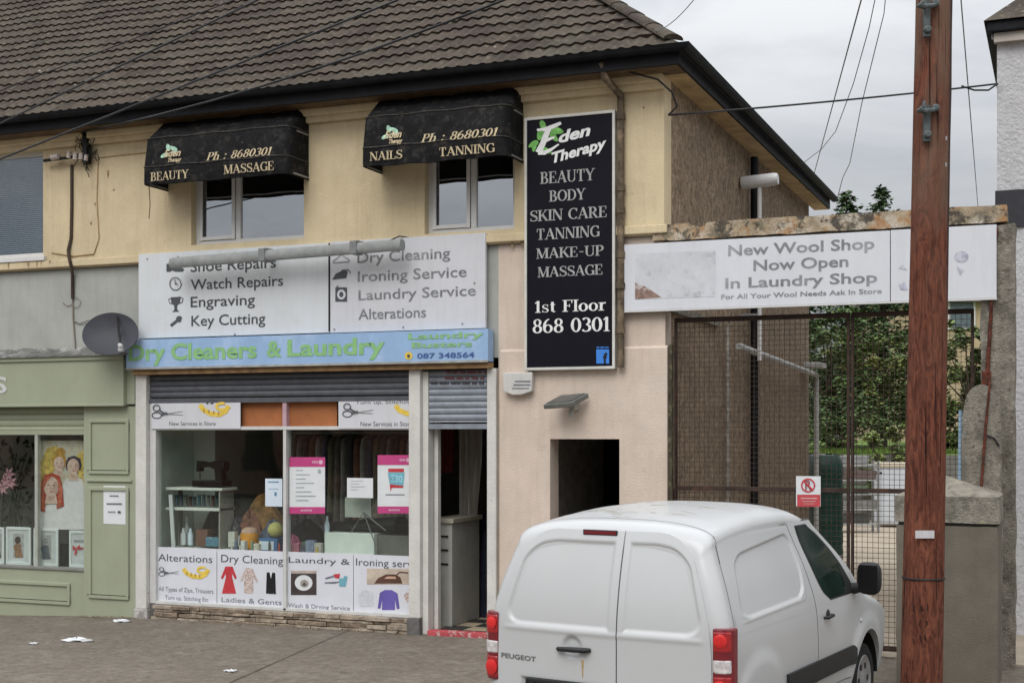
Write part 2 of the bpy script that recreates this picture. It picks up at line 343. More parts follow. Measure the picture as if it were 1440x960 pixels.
GL = {
 'A': (.84, _stroke([(.09, 0), (.42, 1)], TN)+_stroke([(.40, 1), (.72, 0)], TK)+_rect(.2, .62, .3, .36)+_ser(.09, 0)+_ser(.72, 0)),
 'B': (.74, _stem(.17)+_rect(.17, .36, .945, 1)+_rect(.17, .36, 0, .055)+_rect(.17, .4, .5, .555)+_arc(.34, .755, .2, .22, -90, 90)+_arc(.37, .265, .25, .24, -90, 90)),
 'C': (.78, _arc(.44, .5, .34, .47, 42, 318, 1.05, 22)+_rect(.66, .72, .68, .98)),
 'D': (.82, _stem(.17)+_rect(.17, .36, .945, 1)+_rect(.17, .36, 0, .055)+_arc(.34, .5, .37, .472, -90, 90)),
 'E': (.72, _stem(.17)+_rect(.17, .62, .945, 1)+_rect(.17, .64, 0, .055)+_rect(.17, .46, .48, .535)+_rect(.57, .63, .72, 1)+_rect(.59, .65, 0, .29)+_rect(.42, .47, .38, .63)),
 'F': (.68, _stem(.17)+_rect(.17, .62, .945, 1)+_rect(.17, .46, .48, .535)+_rect(.57, .63, .72, 1)+_rect(.42, .47, .38, .63)),
 'G': (.82, _arc(.44, .5, .34, .47, 42, 318, 1.05, 22)+_rect(.66, .72, .68, .98)+_rect(.62, .62+TK, .04, .42)+_ser(.68, .4)),
 'I': (.36, _stem(.18)),
 'K': (.82, _stem(.17)+_stroke([(.22, .4), (.66, .97)], TN)+_stroke([(.36, .6), (.72, .03)], TK)+_ser(.66, .945)+_ser(.74, 0)),
 'L': (.68, _stem(.17)+_rect(.17, .62, 0, .055)+_rect(.58, .64, 0, .32)),
 'M': (1.0, _stem(.11, 0, 1, TN)+_stroke([(.13, 1), (.47, .04)], TK)+_stroke([(.47, .04), (.8, 1)], TN)+_stem(.84)),
 'N': (.86, _stem(.12, 0, 1, TN)+_stroke([(.14, 1), (.7, .02)], TK)+_stem(.72, 0, 1, TN, True, False)),
 'O': (.88, _arc(.44, .5, .34, .47, 0, 360, 1.1, 28)),
 'P': (.7, _stem(.17)+_rect(.17, .36, .945, 1)+_rect(.17, .36, .44, .495)+_arc(.34, .72, .25, .255, -90, 90)),
 'R': (.8, _stem(.17)+_rect(.17, .36, .945, 1)+_rect(.17, .38, .46, .515)+_arc(.34, .73, .23, .24, -90, 90)+_stroke([(.38, .48), (.66, .03)], TK)+_ser(.68, 0)),
 'S': (.68, _Sg()),
 'T': (.76, _stem(.37, 0, 1, TK, False)+_rect(.05, .69, .945, 1)+_rect(.05, .11, .7, 1)+_rect(.63, .69, .7, 1)),
 'U': (.84, _stem(.17, .28, 1, TK, True, False)+_stem(.68, .28, 1, TN, True, False)+_arc(.425, .3, .255, .27, 180, 360, .8)),
 'Y': (.8, _stroke([(.1, 1), (.4, .45)], TK)+_stroke([(.7, 1), (.4, .45)], TN)+_stem(.4, 0, .5, TK, False)+_ser(.1, .945)+_ser(.7, .945)),
 '0': (.66, _arc(.33, .5, .23, .465, 0, 360, 1.1, 26)),
 '1': (.5, _stem(.26, 0, 1, TK, False)+_stroke([(.07, .8), (.24, .96)], .08)),
 '3': (.62, _arc(.28, .745, .2, .22, -90, 150)+_arc(.28, .27, .24, .235, -150, 90)),
 '6': (.66, _arc(.33, .3, .22, .265, 0, 360, 1, 20)+_arc(.44, .42, .34, .545, 95, 185)),
 '8': (.66, _arc(.33, .75, .18, .215, 0, 360, .9, 20)+_arc(.33, .27, .22, .24, 0, 360, 1, 20)),
 's': (.5, _sc(_Sg(), .68)), 'l': (.34, _stem(.16)), 'h': (.72, _stem(.16)+_stem(.54, 0, .42, TK, False)+_arc(.35, .42, .19, .22, 0, 180, .9)),
 't': (.44, _stem(.2, .08, .88, TK, False, False)+_rect(.05, .38, .62, .68)+_stroke([(.2, .1), (.27, .03), (.38, .06)], .07)),
 'o': (.64, _arc(.31, .34, .22, .32, 0, 360, 1, 20)), 'r': (.54, _stem(.17, 0, .68)+_stroke([(.2, .45), (.33, .64), (.46, .63)], [.06, .09, .14])),
 '-': (.5, _rect(.08, .42, .42, .5)), ':': (.4, _rect(.1, .26, .02, .18)+_rect(.1, .26, .5, .66)), ' ': (.42, []),
}
def _serif(s, shear=0.):
    V, Fc = [], []; x = 0; k = 0
    for ch in s:
        adv, polys = GL[ch]
        for q in polys:
            b = len(V)
            for (u, v) in q: V.append((x+u+shear*v, v, k*2e-4))
            Fc.append(tuple(range(b, b+len(q)))); k += 1
            if k > 9: k = 0
        x += adv
    return V, Fc
def text2d(s, kind='sans', bold=0., shear=0.):
    if kind == 'serif': V, Fc = _serif(s, shear); ch = 1.
    else: V, Fc = _sans(s, bold, shear); ch = caph()
    x0 = min(v[0] for v in V); x1 = max(v[0] for v in V)
    return [((v[0]-x0)/(x1-x0), v[1]/ch, v[2]) for v in V], Fc
def put_text(s, X0, X1, ZB, CH, parent, mat, y=None, mp=None, kind='sans', bold=0., shear=0., tilt=0., name='lettering'):
    V, Fc = text2d(s, kind, bold, shear); ca, sa = math.cos(R(tilt)), math.sin(R(tilt)); W3 = []
    for (u, v, k) in V:
        dx = u*(X1-X0); dz = v*CH
        x = X0+dx*ca-dz*sa; z = ZB+dx*sa+dz*ca
        p = mp(x, z) if mp else (x, y, z)
        W3.append((p[0], p[1]-k, p[2]))
    # one mesh per word: start a new one where the gap between glyphs is a word space
    order = sorted(Fc, key=lambda q: min(V[i][0] for i in q)); words = []; reach = None
    for q in order:
        lo, hi = min(V[i][0] for i in q)*(X1-X0), max(V[i][0] for i in q)*(X1-X0)
        if reach is None or lo-reach > .20*CH: words.append([])
        reach = hi if reach is None else max(reach, hi); words[-1].append(q)
    for wd in words:
        mb = MB(); idx = {}
        for q in wd:
            for i in q:
                if i not in idx: idx[i] = mb.vert(W3[i])
            mb.face([idx[i] for i in q])
        o = mb.build(name, mat, parent, fixn=False)
    return o
def T(s, px0, px1, pyt, pyb, Y, mat, parent, **k):
    pm = (px0+px1)/2; X0 = F(px0, pyb, Y)[0]; X1 = F(px1, pyb, Y)[0]; ZB = F(pm, pyb, Y)[1]; ZT = F(pm, pyt, Y)[1]
    return put_text(s, X0, X1, ZB, ZT-ZB, parent, mat, y=Y, **k)
def deco(polys, Y, mat, parent, name='pictogram', step=4e-4):
    """flat printed shapes; polys in photo pixels measured on plane Y"""
    mb = MB()
    for i, q in enumerate(polys):
        mb.poly([(F(a, b, Y)[0], Y-i*step, F(a, b, Y)[1]) for a, b in q])
    return mb.build(name, mat, parent, fixn=False)
def ell(cx, cy, rx, ry, n=18, a0=0, a1=360):
    return [(cx+rx*math.cos(R(a0+(a1-a0)*i/(n if a1-a0 < 360 else n))), cy+ry*math.sin(R(a0+(a1-a0)*i/n))) for i in range(n if a1-a0 >= 360 else n+1)]
def pstroke(pts, w_):
    ws = w_ if isinstance(w_, list) else w_
    return _stroke(pts, ws)
def rct(x0, y0, x1, y1): return [(x0, y1), (x1, y1), (x1, y0), (x0, y0)]
# ================================================================== GROUND
g = MB(); g.poly([(-300, -300, -.3), (300, -300, -.3), (300, 400, -.3), (-300, 400, -.3)]); struct('ground', g, concrete)
g = MB()
rows = []
for i in range(25):
    y = -14+14.4*i/24; rows.append([(-30+34*j/40, y, .004*math.sin(j*1.3+i*.9)+min(0, max(-.2, (-30+34*j/40+11.5)*.045))) for j in range(41)])
g.grid(rows); struct('pavement', g, concrete, smooth=60)
g = MB(); g.box(-40, 14, .3, 60, -.02, .012); struct('yard', g, yardm)
# joints cut in the paving
def groove(p, q, w_=.014):
    p, q = Vector(p), Vector(q); d = (q-p).normalized(); s = Vector((-d.y, d.x, 0))*w_/2
    mb = MB(); n = 30; A, B = [], []
    for i in range(n+1):
        c = p.lerp(q, i/n)+s*random.uniform(-.5, .5); k = random.uniform(.6, 1.3); A.append(c+s*k); B.append(c-s*k)
    mb.grid([A, B]); return mb
a = Q(462, 893, 16.25); b_ = Q(290, 962, 13.1)
struct('pavement_joint', groove((a.x, -.02, .011), (b_.x+.2, b_.y, .011)), joint)
struct('pavement_joint', groove((-16, -.3, .011), (-16.8, -6, .011)), joint)

# ================================================================== MAIN BUILDING
EX, EY, EZ, TP = -3.85, -.45, 6.6, R(38.7)
bld = thing('corner_building', 'two storey cream rendered shop building with brown tiled hipped roof and pebbledash gable side', 'building', (-9, 4, 0))
XL = -20.
WA = (-10.42, -8.75, 4.83, 6.2); WB = (-7.09, -5.93, 4.79, 6.2); WL = (-14.9, -12.81, 4.81, 6.25)
mb = MB(); wall_cells(mb, [XL, -4.13], [4.62, 6.52], [WA, WB, WL], -.045, .25)
mb.poly([(XL, -.045, 4.62), (XL, .0, 4.62), (-4.13, .0, 4.62), (-4.13, -.045, 4.62)])
mb.build('upper_wall', cream, bld)
mb = MB(); wall_cells(mb, [XL, -11.25], [3.3, 4.62], [], 0, .25); mb.build('lower_wall', greyrend, bld)
mb = MB(); wall_cells(mb, [-11.25, -6.15], [3.3, 4.62], [], .002, .25); mb.build('lower_wall', greyrend, bld)
DR = (-5.492, -4.655, 0, 2.343)
mb = MB(); wall_cells(mb, [-6.15, -4.13], [0, 4.62], [DR], .0, .25); mb.build('lower_wall', pinkrend, bld)
mb = MB(); wall_cells(mb, [-6.12, -4.10], [0, 3.36], [DR], -.035, -.001)
mb.poly([(-6.12, -.035, 3.36), (-4.10, -.035, 3.36), (-4.10, 0, 3.39), (-6.12, 0, 3.39)]); mb.build('lower_wall', pinkrend, bld)
mb = MB(); mb.box(XL, -4.09, -.085, -.0455, 4.64, 4.735); mb.build('string_course', cream, bld, bevel=.012)
# cornice mould under the eaves
mb = MB(); mb.box(XL, -4.12, -.12, -.046, 6.24, 6.40); mb.box(XL, -4.12, -.17, -.121, 6.31, 6.40); mb.build('cornice', cream, bld, bevel=.02)
# gable side wall, party wall, back wall, floors
mb = MB(); mb.box(-4.38, -4.131, .252, 9.3, 0, 6.5); mb.build('side_wall', pebble, bld)
mb = MB(); mb.box(XL, -4.385, 9.06, 9.3, 0, 6.5); mb.build('rear_wall', pebble, bld)
mb = MB(); mb.box(XL, -4.39, .255, 9.05, 3.3, 3.45); mb.build('upper_floor', darkroom, bld)
mb = MB(); mb.box(XL, -4.39, .255, 9.05, -.02, .03); mb.build('ground_floor', darkroom, bld)
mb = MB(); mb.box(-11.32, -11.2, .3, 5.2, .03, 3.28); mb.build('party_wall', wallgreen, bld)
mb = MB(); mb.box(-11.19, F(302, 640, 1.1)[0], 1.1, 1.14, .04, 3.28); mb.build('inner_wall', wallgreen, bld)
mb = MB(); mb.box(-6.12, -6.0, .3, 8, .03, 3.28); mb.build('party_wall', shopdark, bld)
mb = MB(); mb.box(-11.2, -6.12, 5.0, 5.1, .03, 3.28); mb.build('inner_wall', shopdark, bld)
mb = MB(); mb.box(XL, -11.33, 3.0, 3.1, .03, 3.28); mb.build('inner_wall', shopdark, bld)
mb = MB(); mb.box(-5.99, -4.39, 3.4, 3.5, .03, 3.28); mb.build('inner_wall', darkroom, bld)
mb = MB(); mb.box(-5.995, -5.94, .26, 3.3, .03, 3.28); mb.build('inner_wall', M('hall_wall', (.62, .59, .54), .9, .2), bld)
mb = MB(); mb.box(XL, -4.39, 1.6, 1.7, 3.46, 6.5); mb.build('inner_wall', M('room_wall', (.16, .15, .14), .9, .2), bld)
# stair in the hall
mb = MB()
for i in range(9): mb.box(-5.35, -4.42, 1.2+.24*i, 1.44+.24*i, .03, .03+.18*(i+1))
mb.build('stair', darkroom, bld)
mb = MB(); mb.box(-5.93, -5.91, .5, .56, 1.62, 1.72); mb.build('light_switch', M('switch', (.6, .6, .5), .6), bld)
# checker floor of the laundry
mb = MB()
fl = [M('floor_tan', (.46, .38, .27), .5, .1, 4), M('floor_dark', (.05, .048, .045), .5, .1, 4)]
for i in range(16):
    for j in range(15):
        mb.cur = (i+j) % 2; x = -11.2+i*.32; y = .26+j*.32; mb.poly([(x, y, .036), (x+.32, y, .036), (x+.32, y+.32, .036), (x, y+.32, .036)])
mb.build('floor_tiles', fl, bld)

# ---- roof tiles, coursed with a double-roll profile
def tiles():
    mb = MB(); ct, st = math.cos(TP), math.sin(TP); g_ = .28; step = .15/8
    for k in range(23):
        s0, s1 = k*g_, (k+1)*g_+.03
        xh0, xh1 = EX-s0*ct, EX-s1*ct
        n = int((xh1-(XL-.3))/step)
        r0, r1, r2 = [], [], []
        jit = random.uniform(-.006, .006)
        for i in range(n+1):
            x = XL-.3+i*step; xa = x if i < n else xh0; xb = x if i < n else xh1
            wv = .011*math.cos(2*math.pi*x/.15)
            tj = .004*math.sin(math.floor(x/.3)*12.9+k*7.1)
            def P(xx, s, h): h += (.016*math.sin(xx*.9+s*.7)+.010*math.sin(xx*2.3-s*1.9)+.006*math.sin(xx*5.1+s*4))*min(1, s); return (xx, EY+s*ct-h*st, EZ+s*st+h*ct)
            r0.append(P(xa, s0+.006, .002)); r1.append(P(xa, s0+jit+tj, .040+wv)); r2.append(P(xb, s1, .010+wv))
        mb.grid([r0, r1, r2])
    return mb
tiles().build('roof_slope', tile, bld, smooth=50, fixn=False)
ht = 5.15; RZ = EZ+ht*math.tan(TP)
mb = MB()
mb.poly([(EX, EY, EZ-.02), (EX, EY+2*ht, EZ-.02), (EX-ht, EY+ht, RZ-.02)])
mb.poly([(EX, EY+2*ht, EZ-.02), (XL-.3, EY+2*ht, EZ-.02), (XL-.3, EY+ht, RZ-.02), (EX-ht, EY+ht, RZ-.02)])
mb.poly([(EX, EY, EZ-.03), (EX-ht, EY+ht, RZ-.03), (XL-.3, EY+ht, RZ-.03), (XL-.3, EY, EZ-.03)])
mb.build('roof_slope', tile, bld)
# hip ridge of half-round caps
mb = MB(); a = Vector((EX-.09, EY+.09, EZ+.085)); b_ = Vector((EX-ht, EY+ht, RZ+.03)); nseg = 17
for i in range(nseg):
    p, q = a.lerp(b_, i/nseg), a.lerp(b_, (i+1.06)/nseg); d = (q-p).normalized(); sd_ = d.cross(Vector((0, 0, 1))).normalized(); up = sd_.cross(d)
    rr = [[], []]
    for t in range(9):
        an = math.pi*t/8; rr[0].append(p+(sd_*math.cos(an)*.125+up*(math.sin(an)*.065+.006))); rr[1].append(q+(sd_*math.cos(an)*.118+up*math.sin(an)*.058))
    mb.grid(rr); mb.poly(rr[0])
mb.build('hip_ridge', tile, bld, smooth=60, fixn=False)
mb = MB(); mb.tube([(EX-ht, EY+ht, RZ), (XL-.3, EY+ht, RZ)], .13, 10); mb.build('ridge', tile, bld, smooth=60)
# fascia, gutter, soffit
def gutter_rows(pts, out, r=.062):
    rows = []
    for p, o in zip(pts, out):
        row = []
        for t in range(9):
            an = math.pi+math.pi*t/8; row.append(Vector(p)+Vector(o)*(math.cos(an)*r+r)+Vector((0, 0, math.sin(an)*r)))
        row.append(row[-1]+Vector((0, 0, .012))+Vector(o)*.008)
        rows.append(row)
    return rows
mb = MB()
mb.grid(gutter_rows([(XL, EY-.005, EZ-.02), (EX+.01, EY-.005, EZ-.02), (EX+.01, EY-.005, EZ-.02), (EX+.01, EY+2*ht, EZ-.02)], [(0, -1, 0), (1, -1, 0), (1, -1, 0), (1, 0, 0)]))
mb.build('gutter', blackgut, bld, smooth=50)
mb = MB(); mb.box(XL, EX, EY+.002, EY+.03, EZ-.20, EZ-.005); mb.box(EX-.03, EX, EY+.031, EY+2*ht, EZ-.20, EZ-.005); mb.build('fascia_board', blackgut, bld)
mb = MB(); mb.box(XL, EX-.031, EY+.031, -.046, EZ-.205, EZ-.185); mb.build('soffit', brownwood, bld)
mb = MB(); mb.box(-4.13, EX-.031, -.046, EY+2*ht, EZ-.205, EZ-.185); mb.build('soffit', soffit, bld)
# downpipe right of the black sign, with a swan neck
x = F(873, 300, -.1)[0]
mb = MB(); mb.tube([(x-.12, -.42, 6.5), (x-.1, -.4, 6.36), (x, -.1, 6.2), (x, -.1, 6.0), (x, -.1, 3.5), (x, -.1, 3.15)], .042, 10)
for z in (6.0, 5.2, 4.95, 4.45, 4.1, 3.6): mb.tube([(x, -.1, z), (x, -.1, z-.07)], .052, 10)
mb.build('downpipe', M('rusted_pipe', (.10, .075, .05), .8, .4, 10, spots=[((.34, .26, .17), 6, .5, .7, .7)]), bld, smooth=50)

# ---- upstairs windows
def window(x0, x1, z0, z1, mull, blind=None, label=None, sill=True):
    fr = MB(); y0, y1 = .06, .13; t = .06
    fr.box(x0, x0+t, y0, y1, z0, z1); fr.box(x1-t, x1, y0, y1, z0, z1); fr.box(x0+t, x1-t, y0, y1, z0, z0+t); fr.box(x0+t, x1-t, y0, y1, z1-t, z1)
    edges = [x0+t]
    for m_ in mull: fr.box(m_-.035, m_+.035, y0, y1, z0+t, z1-t); edges += [m_-.035, m_+.035]
    edges.append(x1-t)
    # sash on the left light
    a, b = edges[0], edges[1]; s = .05
    fr.box(a+.004, a+s, y0-.02, y0-.002, z0+t, z1-t); fr.box(b-s, b-.004, y0-.02, y0-.002, z0+t, z1-t); fr.box(a+s, b-s, y0-.02, y0-.002, z0+t+.004, z0+t+s); fr.box(a+s, b-s, y0-.02, y0-.002, z1-t-s, z1-t-.004)
    o = fr.build('window', white_upvc, bld, bevel=.006)
    if label: o['label'] = label
    for i in range(0, len(edges), 2):
        p = MB(); p.box(edges[i], edges[i+1], .09, .096, z0+t, z1-t); p.build('pane', glass_left if blind else glass_up, o)
    if sill:
        p = MB(); p.box(x0-.06, x1+.06, -.10, .06, z0-.07, z0-.002); p.build('sill', white_upvc, o, bevel=.01)
    if blind:
        p = MB(); z = z0+.08
        while z < z1-.05:
            p.obox(((x0+x1)/2, .17, z), ((x1-x0)/2-.07, 0, 0), (0, .012, .009), (0, -.0006, .0009)); z += .027
        p.build('blind', M('blind_slats', (.42, .47, .53), .5, .05), o)
    return o
window(*WL, [-13.9], blind=True, label='white framed window with a grey slatted blind')
window(*WA, [F(331, 300)[0]], sill=False)
window(*WB, [F(663, 280)[0]], sill=False)
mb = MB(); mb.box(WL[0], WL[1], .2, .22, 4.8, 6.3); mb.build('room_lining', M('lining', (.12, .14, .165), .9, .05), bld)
# half net curtains / room behind
# run-off stains below the sills and on the band, each with its own shape
mb = MB(); rs_ = random.Random(17)
for px, py, ln, w2 in ((52, 364, .12, .02), (58, 364, .09, .012), (40, 366, .1, .03), (12, 368, .1, .02), (70, 366, .05, .015), (152, 240, .10, .02), (134, 285, .05, .02), (128, 312, .05, .018), (160, 266, .03, .02), (280, 352, .06, .02), (735, 338, .07, .03), (720, 338, .09, .015), (905, 150, .03, .01)):
    Yd = -.0462 if py < 350 else -.0862; X, Z = F(px, py, Yd); k = 7; Lf, Rt = [], []
    for i in range(k+1):
        t = i/k; ww = w2*(1-t)**.6*rs_.uniform(.7, 1.2)+.002; Lf.append((X-ww, Yd, Z-ln*t)); Rt.append((X+ww, Yd, Z-ln*t))
    mb = MB(); mb.grid([Lf, Rt]); mb.build('stain', M('run_stain', (.30, .21, .12), .95, .4, 20), bld, fixn=False)
# ---- pipes on the gable side wall
sx = -4.10
def SW(px, py):                     # on the gable wall plane x = -4.13
    k = math.tan(math.atan((px-720)/f_)-th_); n = -4.1/k; d = 4.1*math.sin(th_)+n*math.cos(th_); return n-N_, H_+(610-py)*d/f_
pipew = M('pipe_white', (.42, .42, .40), .6, .12, 6, streak=.3)
y1_, _ = SW(1055, 500)
mb = MB(); mb.tube([(sx+.06, y1_, .1), (sx+.06, y1_, 6.3)], .055, 10); mb.build('downpipe', blackgut, bld, smooth=50)
mb = MB(); y2, z2 = SW(1019, 455); mb.tube([(sx+.04, y2, .2), (sx+.04, y2, z2)], .025, 8)
for i in range(14): mb.tube([(sx+.04, y2, .5+i*.22), (sx+.04, y2, .56+i*.22)], .032, 8)
mb.build('waste_pipe', M('pipe_old', (.34, .32, .28), .8, .4, 14), bld, smooth=50)
ya, za = SW(1022, 487); yb, zb = SW(1134, 527); yc, zc = SW(1136, 660)
mb = MB(); mb.tube([(sx+.16, ya, za), (sx+.16, yb, zb), (sx+.16, yb+.05, zb-.08), (sx+.16, yb+.05, .3)], .045, 10); mb.build('waste_pipe', pipew, bld, smooth=50)
mb = MB(); mb.box(sx+.02, sx+.3, yb-.4, yb+.3, zb+.12, zb+.2); mb.build('pipe_hood', pipew, bld, bevel=.01)
yq, zq = SW(985, 460); yr, zr = SW(1015, 465)
mb = MB(); mb.box(-4.128, -4.09, SW(945, 450)[0], SW(1012, 450)[0], 3.78, 3.86); mb.build('ledge', oldconc, bld)
# window on the far end of the gable
mb = MB(); mb.box(-4.125, -4.10, SW(1085, 270)[0], SW(1108, 270)[0], 4.75, 5.35); mb.build('window', brownwood, bld)

# white vent pipe with a cylinder head on the gable
yv, zv = SW(1068, 270); zt_ = SW(1068, 253)[1]
vp = thing('vent_pipe', 'white vertical pipe topped by a horizontal white cylinder on the pebbledash gable', 'vent pipe', (sx+.12, yv, 3))
vx = -3.86
kv = math.tan(math.atan((1068-720)/f_)-th_); nv = vx/kv; yv = nv-N_; dv_ = -vx*math.sin(th_)+nv*math.cos(th_); zt_ = H_+(610-254)*dv_/f_
mb = MB(); mb.tube([(vx, yv, 3.4), (vx, yv, zt_-.02)], .03, 10); mb.build('pipe', white_upvc, vp, smooth=50)
mb = MB(); mb.lathe((-4.125, yv, zt_-.02), (1, 0, .05), [(.05, 0), (.085, .02), (.09, .08), (.09, .46), (.075, .52)], 16); mb.build('cylinder_head', white_upvc, vp, smooth=40)
mb = MB(); mb.box(-4.13, vx, yv-.02, yv+.02, 4.0, 4.05); mb.build('bracket', galv, vp)

# ================================================================== AWNINGS
def yfront(z): return -.50-(6.12-z)*.19
def awning(XL_, XR_, label, t1, t2, lx):
    aw = thing('shop_awning', label, 'awning', ((XL_+XR_)/2, 0, 5.5), 'black canopies over the upstairs windows')
    prof = [(.178, 6.394), (.29, 6.302), (.40, 6.212), (.50, 6.13), (.57, 5.76), (.575, 5.60), (.57, 5.545)]
    def ring(p, z, rl=.05, rr=.13):
        pts = []; rl = min(rl, p*.9); rr = min(rr, p*.9)
        pts.append((XL_, -.046, z))
        for i in range(7):
            an = math.pi-math.pi/2*i/6; pts.append((XL_+rl+rl*math.cos(an), -p+rl-rl*math.sin(an), z))
        nn = 14
        for i in range(1, nn):
            s = i/nn; sag = 0
            pts.append((XL_+rl+(XR_-rr-XL_-rl)*s, -p, z+.006*math.sin(s*19+z*7)-(.012*math.sin(s*math.pi) if z < 5.6 else 0)))
        for i in range(7):
            an = math.pi/2-math.pi/2*i/6; pts.append((XR_-rr+rr*math.cos(an), -p+rr-rr*math.sin(an), z))
        pts.append((XR_, -.046, z)); return pts
    mb = MB(); mb.grid([ring(*q) for q in prof]); c = mb.build('canopy', awnm, aw, smooth=28, fixn=False)
    mb = MB(); mb.grid([[(p[0]*.994+.006*(XL_+XR_)/2, min(p[1]+.014, -.046), p[2]-.004) for p in ring(*q)] for q in prof]); mb.build('lining', awnin, aw, smooth=28, fixn=False)
    # seams with pale piping, frame tubes inside
    mb = MB()
    for q in (prof[3], prof[4]): mb.tube([(a, b-.004, d+.003) for a, b, d in ring(*q)], .007, 6)
    mb.build('piping', M('awning_piping', (.055, .05, .042), .7, .5, 20), aw)
    mb = MB()
    for q in (prof[3], prof[5]): mb.tube([(a, min(b+.05, -.05), d-.03) for a, b, d in ring(q[0]-.03, q[1])], .012, 6)
    mb.build('frame', galv, aw)
    fm = lambda x, z: (x, yfront(z)-.012, z)
    def AT(s, px0, px1, pyt, pyb, **k):
        pm = (px0+px1)/2; Y = -.57; X0, X1 = F(px0, pyb, Y)[0], F(px1, pyb, Y)[0]; zb = F(pm, pyb, Y)[1]; put_text(s, X0, X1, zb, F(pm, pyt, Y)[1]-zb, aw, gold, mp=k.pop('mp', fm), kind='serif', **k)
    AT(*t1, shear=.22)
    vm = lambda x, z: (x, -.592, z)
    for q in t2: AT(*q, mp=vm)
    # little leaf-and-name emblem
    mb = MB(); cx, cy = lx; Y = -.575
    def pt(a, b): x, z = F(a, b, Y); return fm(x, z)
    for i, (a, b, c_, d_, an) in enumerate([(-4, -9, 6, 3, 70), (3, -8, 7, 3, 20), (-8, 2, 6, 3, 150), (5, -3, 5, 2.5, -20)]):
        P_ = []
        for t in range(10):
            u, v = c_*math.cos(t*math.pi/5), d_*math.sin(t*math.pi/5); P_.append((cx+a+u*math.cos(R(an))-v*math.sin(R(an)), cy+b+u*math.sin(R(an))+v*math.cos(R(an))))
        q = [pt(*p) for p in P_]; mb.poly([(p[0], p[1]-.0004*i, p[2]) for p in q])
    mb.build('emblem', M('emblem_pale', (.34, .55, .42), .6, .4, 30), aw, fixn=False)
    fm2 = lambda x, z: (x, yfront(z)-.016, z)
    put_text('Eden', F(cx-9, cy, Y)[0], F(cx+15, cy, Y)[0], F(cx, cy+4, Y)[1], .085, aw, gold, mp=fm2, bold=.03, shear=.3)
    put_text('Therapy', F(cx-2, cy, Y)[0], F(cx+17, cy, Y)[0], F(cx, cy+12, Y)[1], .05, aw, gold, mp=fm2, bold=.03, shear=.3)
    return aw
awA = awning(-10.78, -8.68, 'black awning reading BEAUTY and MASSAGE over the left upstairs window', ('Ph : 8680301', 290, 382, 210.5, 222),
             [('BEAUTY', 213, 267, 241, 253), ('MASSAGE', 316, 386, 230, 242.5)], (238, 216))
awB = awning(-7.66, -5.82, 'black awning reading NAILS and TANNING beside the tall black sign', ('Ph : 8680301', 592, 700, 184, 196),
             [('NAILS', 521, 567, 213, 225), ('TANNING', 619, 697, 205, 217.5)], (549, 190))
mb = MB(); xx = F(209, 250, -.5)[0]+.02; mb.tube([(xx, -.52, 5.56), (xx+.01, -.51, 5.3), (xx, -.52, 5.12)], .006, 6); mb.build('pull_cord', brownwood, awA)

# ================================================================== SIGNS
# white services board
sb = thing('services_board', 'wide white board listing shoe repairs and dry cleaning services above the blue sign', 'signboard', (-8.7, -.1, 3.64))
x0, x1 = -11.2, -6.275; xm = F(464, 420, -.1)[0]
mb = MB(); mb.box(x0, xm-.004, -.10, -.047, 3.645, 4.745); mb.build('left_panel', signwhite, sb, bevel=.003)
mb = MB(); mb.box(xm+.004, x1, -.10, -.047, 3.64, 4.755); mb.build('right_panel', signgrey, sb, bevel=.003)
mb = MB(); mb.box(xm-.018, xm+.0, -.108, -.1015, 3.66, 4.74); mb.build('joint_trim', blackm, sb)
Y = -.104
for t in [('Shoe Repairs', 268, 388, 364.5, 379), ('Watch Repairs', 268, 398, 390, 404.5), ('Engraving', 268, 358.5, 415.5, 430), ('Key Cutting', 269, 373, 442, 456.5)]: T(*t, Y, ink, sb, bold=.008)
for t in [('Dry Cleaning', 502.5, 633, 351.5, 366), ('Ironing Service', 503, 656, 378, 392.5), ('Laundry Service', 504, 669, 404.5, 418.5), ('Alterations', 504, 599, 433, 447.5)]: T(*t, Y, inkfade, sb, bold=.008)
deco([[(234, 377), (234, 382), (240, 382), (241, 380), (247, 382), (257, 382), (259, 379), (256, 376), (249, 374), (243, 370), (234, 371)]], Y, ink, sb)
c0, r0_ = (247, 399), (8.5, 9.5)
deco([_ for _ in [[(c0[0]+r0_[0]*k*math.cos(R(a)), c0[1]+r0_[1]*k*math.sin(R(a))) for a, k in ((a0, 1), (a0+10, 1), (a0+10, .86), (a0, .86))] for a0 in range(0, 360, 10)]]+[rct(246.4, 393, 247.6, 400), rct(247, 398.6, 251, 400)], Y, ink, sb)
deco([[(240, 418), (254, 417), (253, 425), (249, 430), (249, 435), (252, 438), (242, 438.5), (245, 435.5), (245, 430), (241, 426)]]+pstroke([(241, 419), (237, 421), (238.5, 426), (242, 427)], 1.1)+pstroke([(253, 418), (257.5, 419.5), (256, 425), (252, 426.5)], 1.1), Y, ink, sb)
deco(pstroke([(240, 458), (250, 450)], 4)+[ell(252, 448.5, 4.6, 4.4, 12, 60, 330)], Y, ink, sb)
deco(pstroke([(480, 355), (480, 358), (492, 366), (491, 368), (468, 369.5), (468, 367.5), (480, 358)], 1.2), Y, inkfade, sb)
deco([[(467, 393), (472, 385), (482, 380), (489, 381), (487, 391), (470, 393)]]+pstroke([(480, 380), (490, 379), (493, 384)], 1.2), Y, ink, sb)
deco([rct(471.5, 404, 488, 424)], Y, ink, sb); deco([ell(480, 414, 6, 7)], Y-.0006, signgrey, sb); deco([ell(480, 414, 3, 4), rct(473, 402, 476, 403.4)], Y-.0012, ink, sb)
mb = MB()
